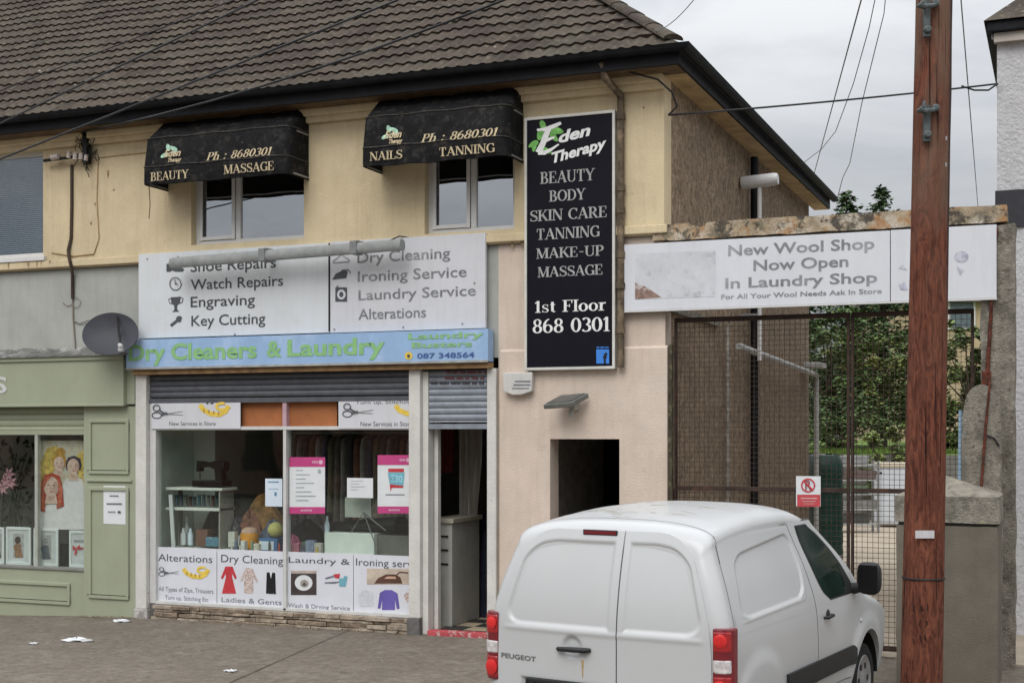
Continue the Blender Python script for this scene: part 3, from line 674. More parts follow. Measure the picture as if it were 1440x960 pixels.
for px, py in ((207, 361), (250, 358), (330, 353), (200, 474), (330, 467), (470, 460), (567, 457), (650, 452), (667, 395)):
    X, Z = F(px, py+3, Y); mb.lathe((X, -.101, Z), (0, -1, 0), [(.014, 0), (.012, .006)], 8)
mb.build('screws', galv, sb)

# blue fascia
fs = thing('fascia_sign', 'light blue fascia sign with green dry cleaners and laundry lettering', 'shop sign', (-8.8, -.2, 3.24))
mb = MB(); mb.box(-11.32, -6.2, -.20, -.03, 3.245, 3.622); mb.build('board', signblue, fs, bevel=.004)
mb = MB(); mb.box(-11.32, -6.2, -.207, -.201, 3.235, 3.262); mb.build('bottom_trim', M('trim_dull', (.33, .33, .31), .6, .2, 8), fs)
mb = MB(); mb.box(-11.25, -6.2, -.16, -.03, 3.17, 3.234); mb.build('timber_batten', M('batten', (.24, .145, .07), .8, .3, 6), fs)
Y = -.205
T('Dry Cleaners', 181, 361, 483, 504.5, Y, green_l, fs, bold=.03)
T('&', 375, 396, 480, 501, Y, green_l, fs, bold=.03)
T('Laundry', 404, 541, 476.5, 498.5, Y, green_l, fs, bold=.03)
T('Laundry', 574, 680, 467.5, 475.5, Y, green_l, fs, bold=.025)
T('Busters', 579, 664, 480.5, 488, Y, green_l, fs, bold=.025)
T('087 348564', 586.5, 667, 496, 503, Y, bluetxt, fs, bold=.02)
deco([ell(574.5, 500, 5.5, 5.5)], Y, yellowm, fs); deco([ell(574.5, 500.5, 2.2, 2.8)], Y-.0006, ink, fs)

# tall black sign
bs = thing('vertical_sign', 'tall black sign for a beauty therapy studio standing out from the wall', 'sign', (-5.22, -.12, 3.13))
X0, X1 = -5.775, -4.68
mb = MB(); mb.box(X0+.03, X1-.03, -.115, -.046, 3.165, 6.015); mb.build('panel', signblack, bs)
mb = MB(); mb.box(X0, X0+.03, -.13, -.046, 3.135, 6.045); mb.box(X1-.03, X1, -.13, -.046, 3.135, 6.045); mb.box(X0+.03, X1-.03, -.13, -.046, 3.135, 3.165); mb.box(X0+.03, X1-.03, -.13, -.046, 6.015, 6.045)
mb.build('frame', M('sign_frame', (.58, .57, .53), .5, .08, 6), bs, bevel=.004)
Y = -.119
for t in [('BEAUTY', 759.5, 837, 239.5, 256), ('BODY', 772, 824, 266.5, 282), ('SKIN CARE', 745.5, 853, 293, 308.5), ('TANNING', 755, 843.5, 319.5, 335), ('MAKE-UP', 754, 849, 347, 361.5), ('MASSAGE', 756, 847, 373.5, 388)]:
    T(*t, Y, silver, bs, kind='serif')
T('1st Floor', 752, 852, 421.5, 438, Y, white_l, bs, kind='serif'); T('868 0301', 749, 857.5, 447, 467, Y, white_l, bs, kind='serif')
def leafp(cx, cy, l, w_, an):
    o = []
    for t in range(12):
        u = math.cos(t*math.pi/6)*l; v = math.sin(t*math.pi/6)*w_*(1-.3*math.cos(t*math.pi/6)); o.append((cx+u*math.cos(R(an))-v*math.sin(R(an)), cy+u*math.sin(R(an))+v*math.cos(R(an))))
    return o
deco([leafp(764, 178, 9, 4, 70), leafp(783, 184, 10, 5, 10), leafp(760, 190, 8, 5, 110), leafp(750, 203, 8, 4, 150), leafp(768, 212, 9, 4, 20), leafp(779, 193, 8, 4, 50), leafp(751, 208, 6, 3, 100)], Y, leafgreen, bs, 'leaf_emblem')
# brush-script E
deco(pstroke([(755, 183), (766, 182), (778, 178), (789, 173)], [3, 5, 6, 4])+pstroke([(773, 179), (768, 190), (763, 203), (757, 215)], [6, 8, 8, 9])+pstroke([(765, 199), (772, 196), (780, 193)], [5, 4, 3])+pstroke([(757, 214), (766, 215), (776, 210), (786, 203)], [8, 6, 4, 2]), Y-.004, white_l, bs, 'lettering')
T('den', 786, 832, 184, 199, Y-.002, white_l, bs, bold=.035, shear=.3, tilt=9)
T('Therapy', 777.5, 856, 212, 226, Y-.002, white_l, bs, bold=.035, shear=.3, tilt=11)
deco([rct(838.5, 491, 856.5, 511)], Y, fbblue, bs, 'badge'); T('f', 848, 854, 497, 510, Y-.002, blackm, bs, bold=.05); deco([rct(839, 487.5, 843, 489), rct(844, 487.5, 850, 489), rct(851, 487.5, 856, 489)], Y, fbblue, bs, 'badge')

# tube light over the board
tl = thing('tube_light', 'long grey fluorescent tube lamp fixed across the top of the white board', 'lamp', (-8.8, -.3, 4.5))
xa, xb = F(242, 365, -.34)[0], F(566, 343, -.34)[0]; za, zb = F(242, 369, -.34)[1], F(566, 343, -.34)[1]
mb = MB()
sec = [(.0, -.075), (.05, -.07), (.075, -.03), (.06, .04), (.0, .06), (-.06, .04), (-.075, -.03), (-.05, -.07)]
mb.grid([[(x_, -.34+u, z_+v) for u, v in sec+[sec[0]]] for x_, z_ in ((xa, za), (xb, zb))])
mb.poly([(xa, -.34+u, za+v) for u, v in sec]); mb.poly([(xb, -.34+u, zb+v) for u, v in sec])
mb.build('housing', M('lamp_housing', (.30, .315, .31), .5, .12, 5, streak=.3, spots=[((.5, .5, .48), 3, .5, .7, .5)]), tl, smooth=50)
for s in (.42, .81):
    x_, z_ = xa+(xb-xa)*s, za+(zb-za)*s
    mb = MB(); mb.box(x_-.045, x_+.045, -.425, -.255, z_-.085, z_+.075); mb.build('clip', M('lamp_clip', (.2, .21, .21), .5, .1), tl, bevel=.008)
    mb = MB(); mb.box(x_-.02, x_+.02, -.34, -.047, z_+.06, z_+.09); mb.build('arm', galv, tl)
mb = MB(); p0 = F(552, 333, -.1); mb.tube([(xb-.2, -.3, zb+.05), (xb-.15, -.12, zb+.13), (xb+.02, -.05, zb+.1), (xb+.05, -.05, zb+.02)], .008, 6); mb.build('cable', blackm, tl)

# dish
ds = thing('satellite_dish', 'dark grey oval satellite dish on the ledge left of the white board', 'satellite dish', (-11.5, -.3, 3.5))
c = Vector((F(155, 469, -.42)[0], -.42, F(155, 469, -.42)[1])); nrm = Vector((.30, -.86, .38)).normalized(); uu = Vector((1, .33, -.12)); uu = (uu-nrm*uu.dot(nrm)).normalized(); vv = nrm.cross(uu)
rows = []
for i in range(9):
    r_ = i/8; rows.append([c+uu*math.cos(2*math.pi*k/40)*.37*r_+vv*math.sin(2*math.pi*k/40)*.305*r_+nrm*(.09*r_*r_-.09) for k in range(41)])
back = [[p-nrm*.012 for p in r_] for r_ in rows]
mb = MB(); mb.grid(rows); mb.grid([list(reversed(b)) for b in back]); mb.grid([rows[-1], back[-1]])
mb.build('reflector', M('dish_grey', (.050, .052, .062), .55, .12, 3, spots=[((.09, .09, .09), 2, .55, .8, .5)]), ds, smooth=40, fixn=False)
lnb = Vector((F(170, 487, -.75)[0], -.75, F(170, 487, -.75)[1]))
mb = MB(); mb.tube([c-vv*-.30-nrm*.05, lnb], .014, 8); mb.tube([c+uu*.1-nrm*.07, c+uu*.08+vv*.12+nrm*.02, lnb], .012, 8); mb.build('arm', blackm, ds, smooth=50)
mb = MB(); mb.lathe(lnb, c-lnb, [(.02, -.03), (.03, 0), (.03, .06), (.02, .08)], 12); mb.box(lnb.x-.03, lnb.x+.03, lnb.y-.02, lnb.y+.02, lnb.z-.06, lnb.z-.015); mb.build('receiver', M('lnb', (.4, .4, .4), .5), ds, smooth=40)
mb = MB(); mb.tube([c-nrm*.1, (c.x-.02, -.01, c.z-.12)], .02, 8); mb.box(c.x-.1, c.x+.06, -.02, 0, c.z-.22, c.z-.02); mb.build('wall_bracket', galv, ds)

# alarm box
X0, Z1 = F(706, 524, -.09); X1, Z0 = F(750, 555, -.09)
ab = thing('alarm_box', 'small white alarm box between the blue sign and the floodlight', 'alarm box', ((X0+X1)/2, -.04, Z0))
mb = MB(); mb.prism([(X0+.02, -.036, Z1), (X1, -.036, Z1), (X1-.01, -.036, Z0+.04), ((X0+X1)/2+.05, -.036, Z0), ((X0+X1)/2-.05, -.036, Z0), (X0+.03, -.036, Z0+.04)], (0, -.09, 0)); mb.build('case', M('alarm_white', (.56, .55, .52), .5, .05, streak=.25), ab, bevel=.012)
deco([rct(722, 540, 746, 542), rct(720, 545, 744, 546.5), rct(724, 535, 746, 537)], -.129, inkgrey, ab, 'print')

# floodlight
fl_ = thing('floodlight', 'grey rectangular floodlight on the pinkish wall above the dark doorway', 'floodlight', (F(800, 575, -.04)[0], -.04, 2.65))
fc = Vector((F(797, 565, -.2)[0], -.22, F(797, 564, -.2)[1])); ax = Vector((.17, 0, .012)); ay = Vector((-.06, -.12, -.055)); az = ax.cross(ay).normalized()*.03
mb = MB(); mb.obox(fc, ax, ay, az); mb.build('lamp_body', M('flood_grey', (.16, .165, .15), .5, .2, 8, streak=.3), fl_, bevel=.012)
mb = MB(); mb.obox(fc-az*1.15, ax*.86, ay*.86, az*.12); mb.build('glass_front', M('flood_glass', (.08, .085, .08), .15, .2), fl_)
mb = MB(); mb.box(fc.x+.03, fc.x+.09, -.2, -.036, fc.z-.10, fc.z-.02); mb.tube([(fc.x+.02, -.12, fc.z-.1), (fc.x+.02, -.12, fc.z-.18)], .03, 8); mb.build('bracket', M('flood_bracket', (.4, .39, .36), .6), fl_)
# ================================================================== LAUNDRY SHOPFRONT
lf = thing('laundry_shopfront', 'laundry shopfront with half raised grey roller shutters, white posts and low stone base', 'shopfront', (-8.8, 0, 0))
mb = MB(); mb.box(-11.26, -11.09, -.09, .16, .12, 3.17); mb.build('post', whitepaint, lf, bevel=.01)
mb = MB(); mb.box(-11.28, -11.07, -.10, .16, -.05, .119); mb.build('post_base', M('post_base', (.40, .38, .36), .8, .3, 7, spots=[((.10, .09, .09), 6, .5, .66, .8)]), lf, bevel=.015)
mb = MB(); mb.box(-7.28, -7.13, -.09, .16, .20, 3.17); mb.box(-7.128, -7.05, -.03, .16, .0, 3.15); mb.build('post', whitepaint, lf, bevel=.01)
mb = MB(); mb.box(-7.30, -7.13, -.11, .16, -.02, .199); mb.build('post_base', greyplinth, lf, bevel=.01)
mb = MB(); mb.box(-6.27, -6.155, -.07, .16, .0, 3.17); mb.build('post', whitepaint, lf, bevel=.01)
def shutter(x0, x1, z0, z1, y, mat, g=.075):
    mb = MB(); rows = []; z = z1
    prof = [(0, 0), (.25, -.014), (.6, -.018), (.9, -.008), (.97, .006)]
    n = int((z1-z0)/g)+1
    for i in range(n):
        for t, d in prof:
            zz = z1-(i+t)*g
            if zz > z0+.06: rows.append([(x0, y+d, zz), (x1, y+d, zz)])
    mb.grid(rows); mb.box(x0, x1, y-.025, y+.02, z0, z0+.06); return mb
mb = shutter(-11.088, -7.285, 2.80, 3.17, .0, shutgrey); mb.build('roller_shutter', shutgrey, lf, smooth=40, fixn=False)
sh2 = shutter(-7.045, -6.275, 2.46, 3.16, .0, shutlight).build('roller_shutter', shutlight, lf, smooth=40, fixn=False)
# three rows of small painted lettering too worn to read, and scuffs
mb = MB()
mr_ = [M('shutter_red', (.20, .05, .05), .6, .3, 30), M('shutter_black', (.03, .03, .035), .6, .3, 30)]
for row, (py, a, b, ci) in enumerate([(523.5, 628, 690, 0), (531.5, 626, 682, 0), (538.5, 606, 690, 1)]):
    x = a; mb.cur = ci
    while x < b-2:
        wd = random.uniform(5, 14); x2 = min(x+wd, b)
        u = x
        while u < x2-.8:
            X0_, Zt = F(u, py-1.8, -.024); X1_, Zb = F(u+1.3, py+1.8, -.024); mb.poly([(X0_, -.024, Zb), (X1_, -.024, Zb), (X1_, -.024, Zt), (X0_, -.024, Zt)]); u += 1.9
        x = x2+2.5
mb.build('worn_print', mr_, sh2, fixn=False)
# glazing frame
gx0, gm, gx1 = -10.99, -9.045, -7.285
mb = MB()
mb.box(-11.085, gx0, -.02, .1, .19, 2.80); mb.box(gm-.022, gm+.022, -.02, .1, .19, 2.48); mb.box(gx0, gx1, -.025, .1, 2.452, 2.496); mb.box(gx0, gx1, -.02, .1, .185, .225)
mb.build('window_frame', M('frame_white', (.56, .56, .54), .5, .06, 5, streak=.2), lf, bevel=.005)
for a, b in ((gx0, gm-.022), (gm+.022, gx1)):
    mb = MB(); mb.box(a, b, .05, .056, .93, 2.46); mb.build('pane', glass_shop, lf)
# stone base
mb = MB(); z = -.06; rs_ = random.Random(44)
for k, hgt in enumerate((.055, .04, .06, .035, .058)):
    x = -11.06+rs_.uniform(0, .1)
    while x < -7.31:
        wd = rs_.uniform(.10, .46); x2 = min(x+wd, -7.3); d = rs_.uniform(-.01, .035); hh = hgt*rs_.uniform(.8, 1.0); tl_ = rs_.uniform(-.006, .006)
        mb.cur = rs_.randrange(3); mb.prism([(x+.003, .1, z+.002), (x2-.003, .1, z+.002-tl_), (x2-.003, .1, z+hh), (x+.003, .1, z+hh-tl_)], (0, -.17-d, 0)); x = x2
    z += hgt
mb.build('stone_base', [stonem, M('ledge_stone_dark', (.22, .17, .125), .95, .35, 9, .8, 30, spots=[((.10, .08, .06), 7, .5, .66, .8)]), M('ledge_stone_pale', (.37, .315, .25), .95, .3, 8, .8, 30, spots=[((.2, .15, .11), 5, .52, .66, .7)])], lf, bevel=.007)
mb = MB(); mb.box(-11.07, -7.3, -.03, .12, -.06, .184); mb.build('base_backing', greyplinth, lf)
# top lights: printed panels and orange boards
Y = -.028
def flat(px0, py0, px1, py1, Y, mat, parent, name, th=.006):
    X0, Za = F(px0, py0, Y); X1, Zb = F(px1, py1, Y); mb = MB(); mb.box(X0, X1, Y, Y+th, min(Za, Zb), max(Za, Zb)); return mb.build(name, mat, parent)
def zbox(px0, px1, z0, z1, Y, mat, parent, name, th=.006):
    mb = MB(); mb.box(F(px0, 600, Y)[0], F(px1, 600, Y)[0], Y, Y+th, z0, z1); return mb.build(name, mat, parent)
for a, b in ((213, 338), (476, 580.5)):
    zbox(a, b, 2.468, 2.799, -.036, signgrey, lf, 'printed_panel')
for a, b in ((340, 397), (403, 474)): zbox(a, b, 2.497, 2.84, .06, orangeb, lf, 'orange_board')
zbox(397.2, 402.8, 2.497, 2.84, -.01, M('pinkish_bar', (.45, .30, .33), .5), lf, 'glazing_bar', .1)
def scissors(cx, cy, s, Y, par, mat=ink, blade=None):
    o = [];
    o += pstroke([(cx+7*math.cos(R(a))*s-12*s, cy+4*s+4.5*math.sin(R(a))*s) for a in range(0, 361, 24)], 1.5*s)
    o += pstroke([(cx+5*math.cos(R(a))*s-12*s, cy-7*s+4.5*math.sin(R(a))*s) for a in range(0, 361, 24)], 1.5*s)
    o += pstroke([(cx-8*s, cy-4*s), (cx-2*s, cy), (cx+4*s, cy+2*s)], 2.4*s)+pstroke([(cx-6*s, cy+3*s), (cx-1*s, cy+2*s), (cx+4*s, cy)], 2.4*s)
    deco(o, Y, mat, par); deco([[(cx+3*s, cy+1*s), (cx+26*s, cy-2.6*s), (cx+26*s, cy-1.4*s), (cx+4*s, cy+2*s)], [(cx+3*s, cy+1*s), (cx+27*s, cy+3*s), (cx+26*s, cy+3.8*s), (cx+3*s, cy+3*s)]], Y-.001, blade or galv, par)
def tape(cx, cy, s, Y, par):
    o = pstroke([(cx-18*s, cy-7*s), (cx-14*s, cy-1*s), (cx-5*s, cy+4*s), (cx+6*s, cy+5*s), (cx+13*s, cy+1*s), (cx+17*s, cy-6*s)], 6*s)
    o += pstroke([(cx+7*s*math.cos(R(a))+9*s, cy-5*s+4*s*math.sin(R(a))) for a in range(0, 301, 30)], 3.4*s)
    deco(o, Y, yellowm, par); deco([rct(cx-14*s+i*6*s, cy-2*s+i*1.2*s, cx-12.6*s+i*6*s, cy+2*s+i*1.2*s) for i in range(4)], Y-.004, M('tape_marks', (.38, .22, .06), .6), par)
Y = -.0385
scissors(232, 580, .95, Y, lf); tape(302, 577, 1.15, Y, lf); T('New Services in Store', 238, 303, 592.5, 598, Y, ink, lf)
scissors(500, 578, .95, Y, lf); deco(pstroke([(556, 570), (562, 577), (572, 581), (580, 583)], 7), Y, yellowm, lf)
T('New Services in Store', 507, 580, 592.5, 599, Y, ink, lf); T('Turn up, Stitching', 500, 580, 563, 567.5, Y, ink, lf)
deco([rct(290, 566, 293, 568), rct(296, 566, 300, 568)], Y, ink, lf)
# lower printed panels
Y = .0
for a, b in ((219.5, 304.6), (305.4, 398), (404, 496.6), (497.4, 580)): zbox(a, b, .226, .925, Y+.03, M('panel_white', (.64, .655, .70), .45, .03, 3, streak=.12), lf, 'printed_panel')
Y = .027
T('Alterations', 222.5, 298.5, 779.5, 789.5, Y, ink, lf); T('Dry Cleaning', 311, 398, 781, 791.5, Y, ink, lf)
T('Laundry &', 406, 492, 784, 792, Y, ink, lf); T('Ironing serv', 500.6, 580, 786, 796, Y, ink, lf)
T('All Types of Zips, Trousers', 223, 300, 826, 832, Y, inkgrey, lf); T('Turn up, Stitching Etc', 232, 293, 838, 844, Y, inkgrey, lf)
T('Ladies & Gents', 311.5, 396, 841, 848, Y, inkgrey, lf); T('Wash & Drying Service', 405, 492, 849.5, 855.5, Y, inkgrey, lf)
scissors(235, 804, .62, Y, lf); tape(276, 806, 1.0, Y, lf)
deco([[(317, 796), (327, 796), (333, 812), (330.5, 814), (326.5, 806), (326.5, 811), (332, 834), (312, 834), (317.5, 811), (317.5, 806), (313, 814), (310.5, 812)]], Y, redm, lf)
floral = M('floral_print', (.52, .44, .40), .7, .5, 60, spots=[((.35, .12, .10), 40, .55, .62, .8), ((.10, .10, .10), 30, .6, .66, .9)])
deco([[(346, 798), (355, 799), (363, 817), (360, 819), (356, 810), (356, 834), (343, 833), (343.5, 810), (340, 817), (337.5, 815)]], Y, floral, lf)
deco([[(375, 804), (387, 805), (388, 835), (374, 834)]], Y, blackm, lf); deco([[(379, 803), (383, 803), (381, 813)], rct(377, 834, 378, 836), rct(384, 834, 385, 836)], Y-.001, paper, lf)
deco([rct(409, 806, 445, 836)], Y, M('washer_dark', (.06, .045, .045), .5), lf); deco([ell(427, 819, 12.5, 11)], Y-.001, paper, lf); deco([ell(428, 820, 6, 5.5)], Y-.002, M('washer_mid', (.32, .29, .24), .6, .4, 40), lf); deco([rct(409, 802, 445, 805.4), ], Y-.001, M('washer_top', (.45, .38, .32), .6, .2), lf); deco([ell(428, 821, 2.5, 2.5)], Y-.003, ink, lf)
deco([[(457, 812), (470, 808), (470, 811), (458, 814)], [(456, 818), (476, 817), (488, 814), (488, 816), (470, 820), (457, 820)]], Y, inkgrey, lf); deco([[(469, 807), (478, 806), (477, 813), (471, 812)]], Y-.001, redm, lf); deco([[(477, 813), (488, 812), (486, 824), (477, 824)], [(484, 809), (489, 810), (488, 812), (483, 812)]], Y-.001, tealm, lf)
deco([rct(516, 799, 575, 821)], Y, M('iron_bg', (.50, .42, .34), .6, .2, 5), lf); deco([[(526, 820), (532, 812), (543, 807), (556, 807), (563, 811), (566, 820)]]+pstroke([(558, 808), (562, 804), (574, 805)], 2), Y-.001, M('iron_brown', (.10, .05, .035), .5, .2), lf); deco([[(540, 813), (545, 810), (556, 810), (557, 813.5)]], Y-.002, M('iron_hi', (.55, .35, .25), .5), lf)
deco([[(510, 830), (514, 828), (518, 830), (525, 834), (525, 850), (521, 852), (507, 852), (504, 848), (504, 834)]], Y, M('shirt_pale', (.55, .565, .60), .6, .1, 30), lf)
deco([[(541, 829), (551, 829), (559, 834), (562, 855), (558, 856), (555.5, 842), (555.5, 857), (537, 857), (537.5, 842), (535, 855), (531, 855), (534, 833)]], Y, purplem, lf)
deco([[(570, 833), (580, 832), (580, 853), (577, 853), (575, 845), (572, 846), (568, 838)]], Y, floral, lf)
# door threshold and inner door frame
mb = MB(); mb.box(-7.05, -6.275, -.06, .10, -.02, .055); mb.build('threshold', M('hazard_red', (.42, .07, .08), .7, .2, 9, spots=[((.55, .40, .38), 11, .52, .6, .85)]), lf, bevel=.008)
mb = MB(); mb.box(-7.04, -6.99, .12, .2, .05, 2.6); mb.build('door_jamb', whitepaint, lf)

# ---- inside the laundry
def itm(name, label, cat, loc, group=None): return thing(name, label, cat, loc, group)
def PW(px, py, Y): X, Z = F(px, py, Y); return X, Z
# shelf unit
Ys = .36
s0 = itm('shelf_unit', 'pale shelf unit with a slanting white post in the left of the shop window', 'shelf', (-10.3, Ys, .03))
mb = MB()
for py, a, b in ((684, 243, 322), (712, 243, 318), (768, 243, 352)):
    X0, Z = F(a, py, Ys); X1 = F(b, py, Ys)[0]; mb.box(X0, X1, Ys-.16, Ys+.2, Z-.035, Z)
mb.build('shelf', M('shelf_white', (.66, .68, .63), .6, .08), s0, bevel=.004)
mb = MB(); p, q = F(240, 695, Ys-.2), F(247, 785, Ys-.2); mb.tube([(p[0], Ys-.2, p[1]), (q[0], Ys-.2, q[1]-.3)], .028, 6); mb.build('upright', paper, s0)
mb = MB(); p = F(318, 684, Ys)[0]; mb.box(p-.02, p, Ys-.14, Ys+.18, .03, F(318, 686, Ys)[1]); p = F(244, 684, Ys)[0]; mb.box(p, p+.02, Ys+.1, Ys+.18, .03, F(244, 686, Ys)[1]); mb.build('side_board', shopdark, s0)
# sewing machine
X, Z = F(297, 684, Ys); sm = itm('sewing_machine', 'old black sewing machine on top of the pale shelf unit', 'sewing machine', (X, Ys, Z))
mb = MB(); mb.box(X-.22, X+.24, Ys-.12, Ys+.12, Z, Z+.085); mb.build('base', blackgloss, sm, bevel=.012)
mb = MB(); mb.prism([(X+.10, Ys-.05, Z+.086), (X+.21, Ys-.05, Z+.086), (X+.19, Ys-.05, Z+.2), (X+.20, Ys-.05, Z+.33), (X+.1, Ys-.05, Z+.345), (X-.02, Ys-.05, Z+.32), (X-.13, Ys-.05, Z+.335), (X-.19, Ys-.05, Z+.34), (X-.2, Ys-.05, Z+.2), (X-.15, Ys-.05, Z+.2), (X-.145, Ys-.05, Z+.25), (X+.0, Ys-.05, Z+.26), (X+.08, Ys-.05, Z+.23)], (0, .1, 0)); mb.tube([(X-.175, Ys, Z+.2), (X-.175, Ys, Z+.1)], .008, 6); mb.build('arm', blackgloss, sm, bevel=.014)
mb = MB(); mb.lathe((X+.205, Ys, Z+.27), (1, 0, 0), [(.02, 0), (.075, .01), (.075, .03), (.02, .04)], 16); mb.build('hand_wheel', blackgloss, sm, smooth=40)
# bottles and spools on the lower shelf
Zs = F(300, 767, Ys)[1]
specs = [(258, .22, .04, paper, 'white bottle at the left end of the lower shelf'), (268, .22, .038, paperb, 'pale bottle right of the first white bottle on the lower shelf'), (263, .36, .03, paper, 'tall white bottle behind two short ones on the lower shelf'), (293, .06, .03, paper, 'tiny white pot in the middle of the lower shelf'), (312, .12, .025, M('bottle_grey', (.25, .26, .26), .5), 'short grey bottle on the right half of the lower shelf'), (336, .15, .025, paper, 'white bottle at the right end of the lower shelf')]
for i, (px, h, r, m_, lb) in enumerate(specs):
    yy = Ys+(.12 if i == 2 else 0); X = F(px, 767, yy)[0]; mb = MB(); mb.lathe((X, yy, Zs), (0, 0, 1), [(r, 0), (r, h*.65), (r*.5, h*.8), (r*.5, h)], 12); o = mb.build('bottle', m_, None, smooth=40); tag(o, lb, 'bottle', 'bottles on the window shelf')
X = F(287, 767, Ys)[0]; mb = MB(); mb.box(X-.09, X+.09, Ys-.06, Ys+.1, Zs, Zs+.21); tag(mb.build('cardboard_box', M('box_brown', (.17, .085, .06), .8, .2), None, bevel=.006), 'brown box standing between bottles on the lower shelf', 'box')
# row of coloured reels under the machine
Zr = F(280, 711, Ys)[1]
for i in range(11):
    X = F(247+i*6.4, 711, Ys)[0]; mb = MB(); h = random.uniform(.11, .15); mb.lathe((X, Ys+.02, Zr), (0, 0, 1), [(.03, 0), (.03, .008), (.022, .014), (.022, h-.014), (.03, h-.008), (.03, h)], 10)
    tag(mb.build('thread_reel', M('reel_%d' % (i % 5), [(.05, .13, .16), (.07, .10, .13), (.16, .17, .15), (.09, .05, .04), (.03, .06, .07)][i % 5], .6, .2), None, smooth=40), 'thread reel in the row on the shelf below the sewing machine', 'thread reel', 'thread reels under the sewing machine')
# display table
mb = MB(); X0, X1 = F(346, 775, .35)[0], -7.4; Zt = F(400, 774, .35)[1]
tb = itm('display_table', 'dark low display table along the bottom of the shop window', 'table', (-8.6, .6, .03))
mb.box(X0, X1, .09, 1.1, Zt-.04, Zt); mb.build('tabletop', shopdark, tb); 
for x in (X0+.05, X1-.05):
    for y in (.14, 1.05):
        mb = MB(); mb.box(x-.03, x+.03, y-.03, y+.03, .037, Zt-.041); mb.build('leg', shopdark, tb)
def blob(name, label, cat, px, Y, z0, w_, h, d, mat, seed=0, group=None, nx=26, ny=12):
    rnd = random.Random(seed); X = F(px, 740, Y)[0]; mb = MB(); rows = []
    ph = [rnd.uniform(0, 6) for _ in range(6)]
    for i in range(ny+1):
        el_ = math.pi/2*i/ny; row = []
        for k in range(nx+1):
            a = 2*math.pi*k/nx; rr = 1+.18*math.sin(3*a+ph[0]+el_*2)+.12*math.sin(5*a+ph[1])*math.cos(el_*3+ph[2])+.06*math.sin(9*a+el_*7+ph[3])
            row.append((X+w_/2*math.cos(a)*math.cos(el_)*rr, Y+d/2*math.sin(a)*math.cos(el_)*rr, z0+h*math.sin(el_)*(1+.15*math.sin(4*a+ph[4]))))
        rows.append(row)
    mb.grid(rows); return tag(mb.build(name, mat, None, smooth=60), label, cat, group)
blob('folded_cloth', 'heap of dark cloth behind the bottles on the shelf unit', 'cloth heap', 318, .85, .75, .85, .7, .45, M('cloth_dark', (.05, .045, .045), .95, .4, 14), 1)
blob('folded_cloth', 'heap of brown and ochre cloth behind the orange tub', 'cloth heap', 372, .75, Zt, .62, .62, .4, M('cloth_brown', (.24, .13, .05), .95, .5, 9), 2)
blob('folded_cloth', 'black cloth heap below the left pink poster', 'cloth heap', 432, .5, Zt, .62, .36, .4, M('cloth_black', (.014, .013, .016), .95, .4, 9), 3)
X, _ = F(351, 760, .3); mb = MB(); mb.lathe((X, .3, Zt), (0, 0, 1), [(.09, 0), (.12, .03), (.12, .2), (.11, .22)], 18); ot = mb.build('tub', M('tub_orange', (.60, .25, .02), .5, .15), None, smooth=40); tag(ot, 'round orange tub with a pale lid in the shop window', 'tub')
mb = MB(); mb.lathe((X, .3, Zt+.222), (0, 0, 1), [(.11, 0), (.10, .04), (.05, .07)], 18); mb.build('lid', M('lid_peach', (.5, .33, .25), .5), ot, smooth=40)
X, _ = F(388, 735, .3); mb = MB(); mb.lathe((X, .3, Zt+.17), (0, 0, 1), [(.02, 0), (.08, .03), (.11, .1), (.08, .17), (.02, .2)], 18); tag(mb.build('wool_ball', M('wool_yellow', (.52, .48, .18), .9, .2, 40, .5, 80), None, smooth=60), 'pale yellow ball of wool on the blue box', 'wool ball')
X0, X1 = F(368, 765, .25)[0], F(394, 765, .25)[0]; mb = MB(); mb.box(X0, X1, .18, .4, Zt, Zt+.165); bb = mb.build('box', M('box_blue', (.06, .14, .30), .6, .1), None, bevel=.006); tag(bb, 'blue and white carton beside the centre mullion', 'box')
mb = MB(); mb.box(X0+.02, X1-.05, .174, .1795, Zt+.02, Zt+.13); mb.build('label', paperb, bb)
blob('wool_skein', 'small pink wool skein right of the centre mullion', 'wool', 411, .25, Zt+.02, .22, .18, .2, M('wool_pink', (.35, .10, .18), .9, .4, 30), 5)
# white cabinet with a black press and iron on it
X0, X1 = F(456, 770, .22)[0], F(526, 770, .22)[0]; zc = F(490, 749, .22)[1]
cb = itm('cabinet', 'white cabinet carrying a black ironing press behind the glass', 'cabinet', ((X0+X1)/2, .8, .03))
mb = MB(); mb.box(X0, X1, .22, .75, .037, zc); mb.build('carcass', M('cabinet_white', (.70, .75, .70), .5, .05), cb, bevel=.01)
mb = MB(); X2 = F(575, 770, .3)[0]; mb.box(X1+.004, X2, .3, .85, .037, zc-.02); mb.build('side_unit', M('cabinet_grey', (.16, .16, .145), .6, .1), cb, bevel=.01)
X0, X1 = F(462, 745, .45)[0], F(562, 745, .45)[0]
pr = itm('ironing_press', 'black padded ironing press lying on the white cabinet', 'ironing press', ((X0+X1)/2, .8, zc))
mb = MB(); rows = []
for i in range(15):
    s = i/14; x = X0+(X1-X0)*s; hw = .2*min(1, (s*3)**.5 if s < .33 else 1); rows.append([(x, .5+hw*math.cos(a*math.pi/6), zc+.01+(.05+.05*s)*(1+math.sin(a*math.pi/6))) for a in range(13)])
mb.grid(rows); mb.build('padded_board', blackm, pr, smooth=50)
mb = MB(); xm_ = X0+(X1-X0)*.62; mb.tube([(xm_-.18, .24, zc+.02), (xm_, .22, zc+.26), (xm_+.2, .21, zc-.2)], .008, 6); mb.tube([(xm_, .22, zc+.26), (xm_+.3, .24, zc+.04)], .008, 6); mb.build('hose', M('hose_grey', (.2, .2, .21), .5), pr)
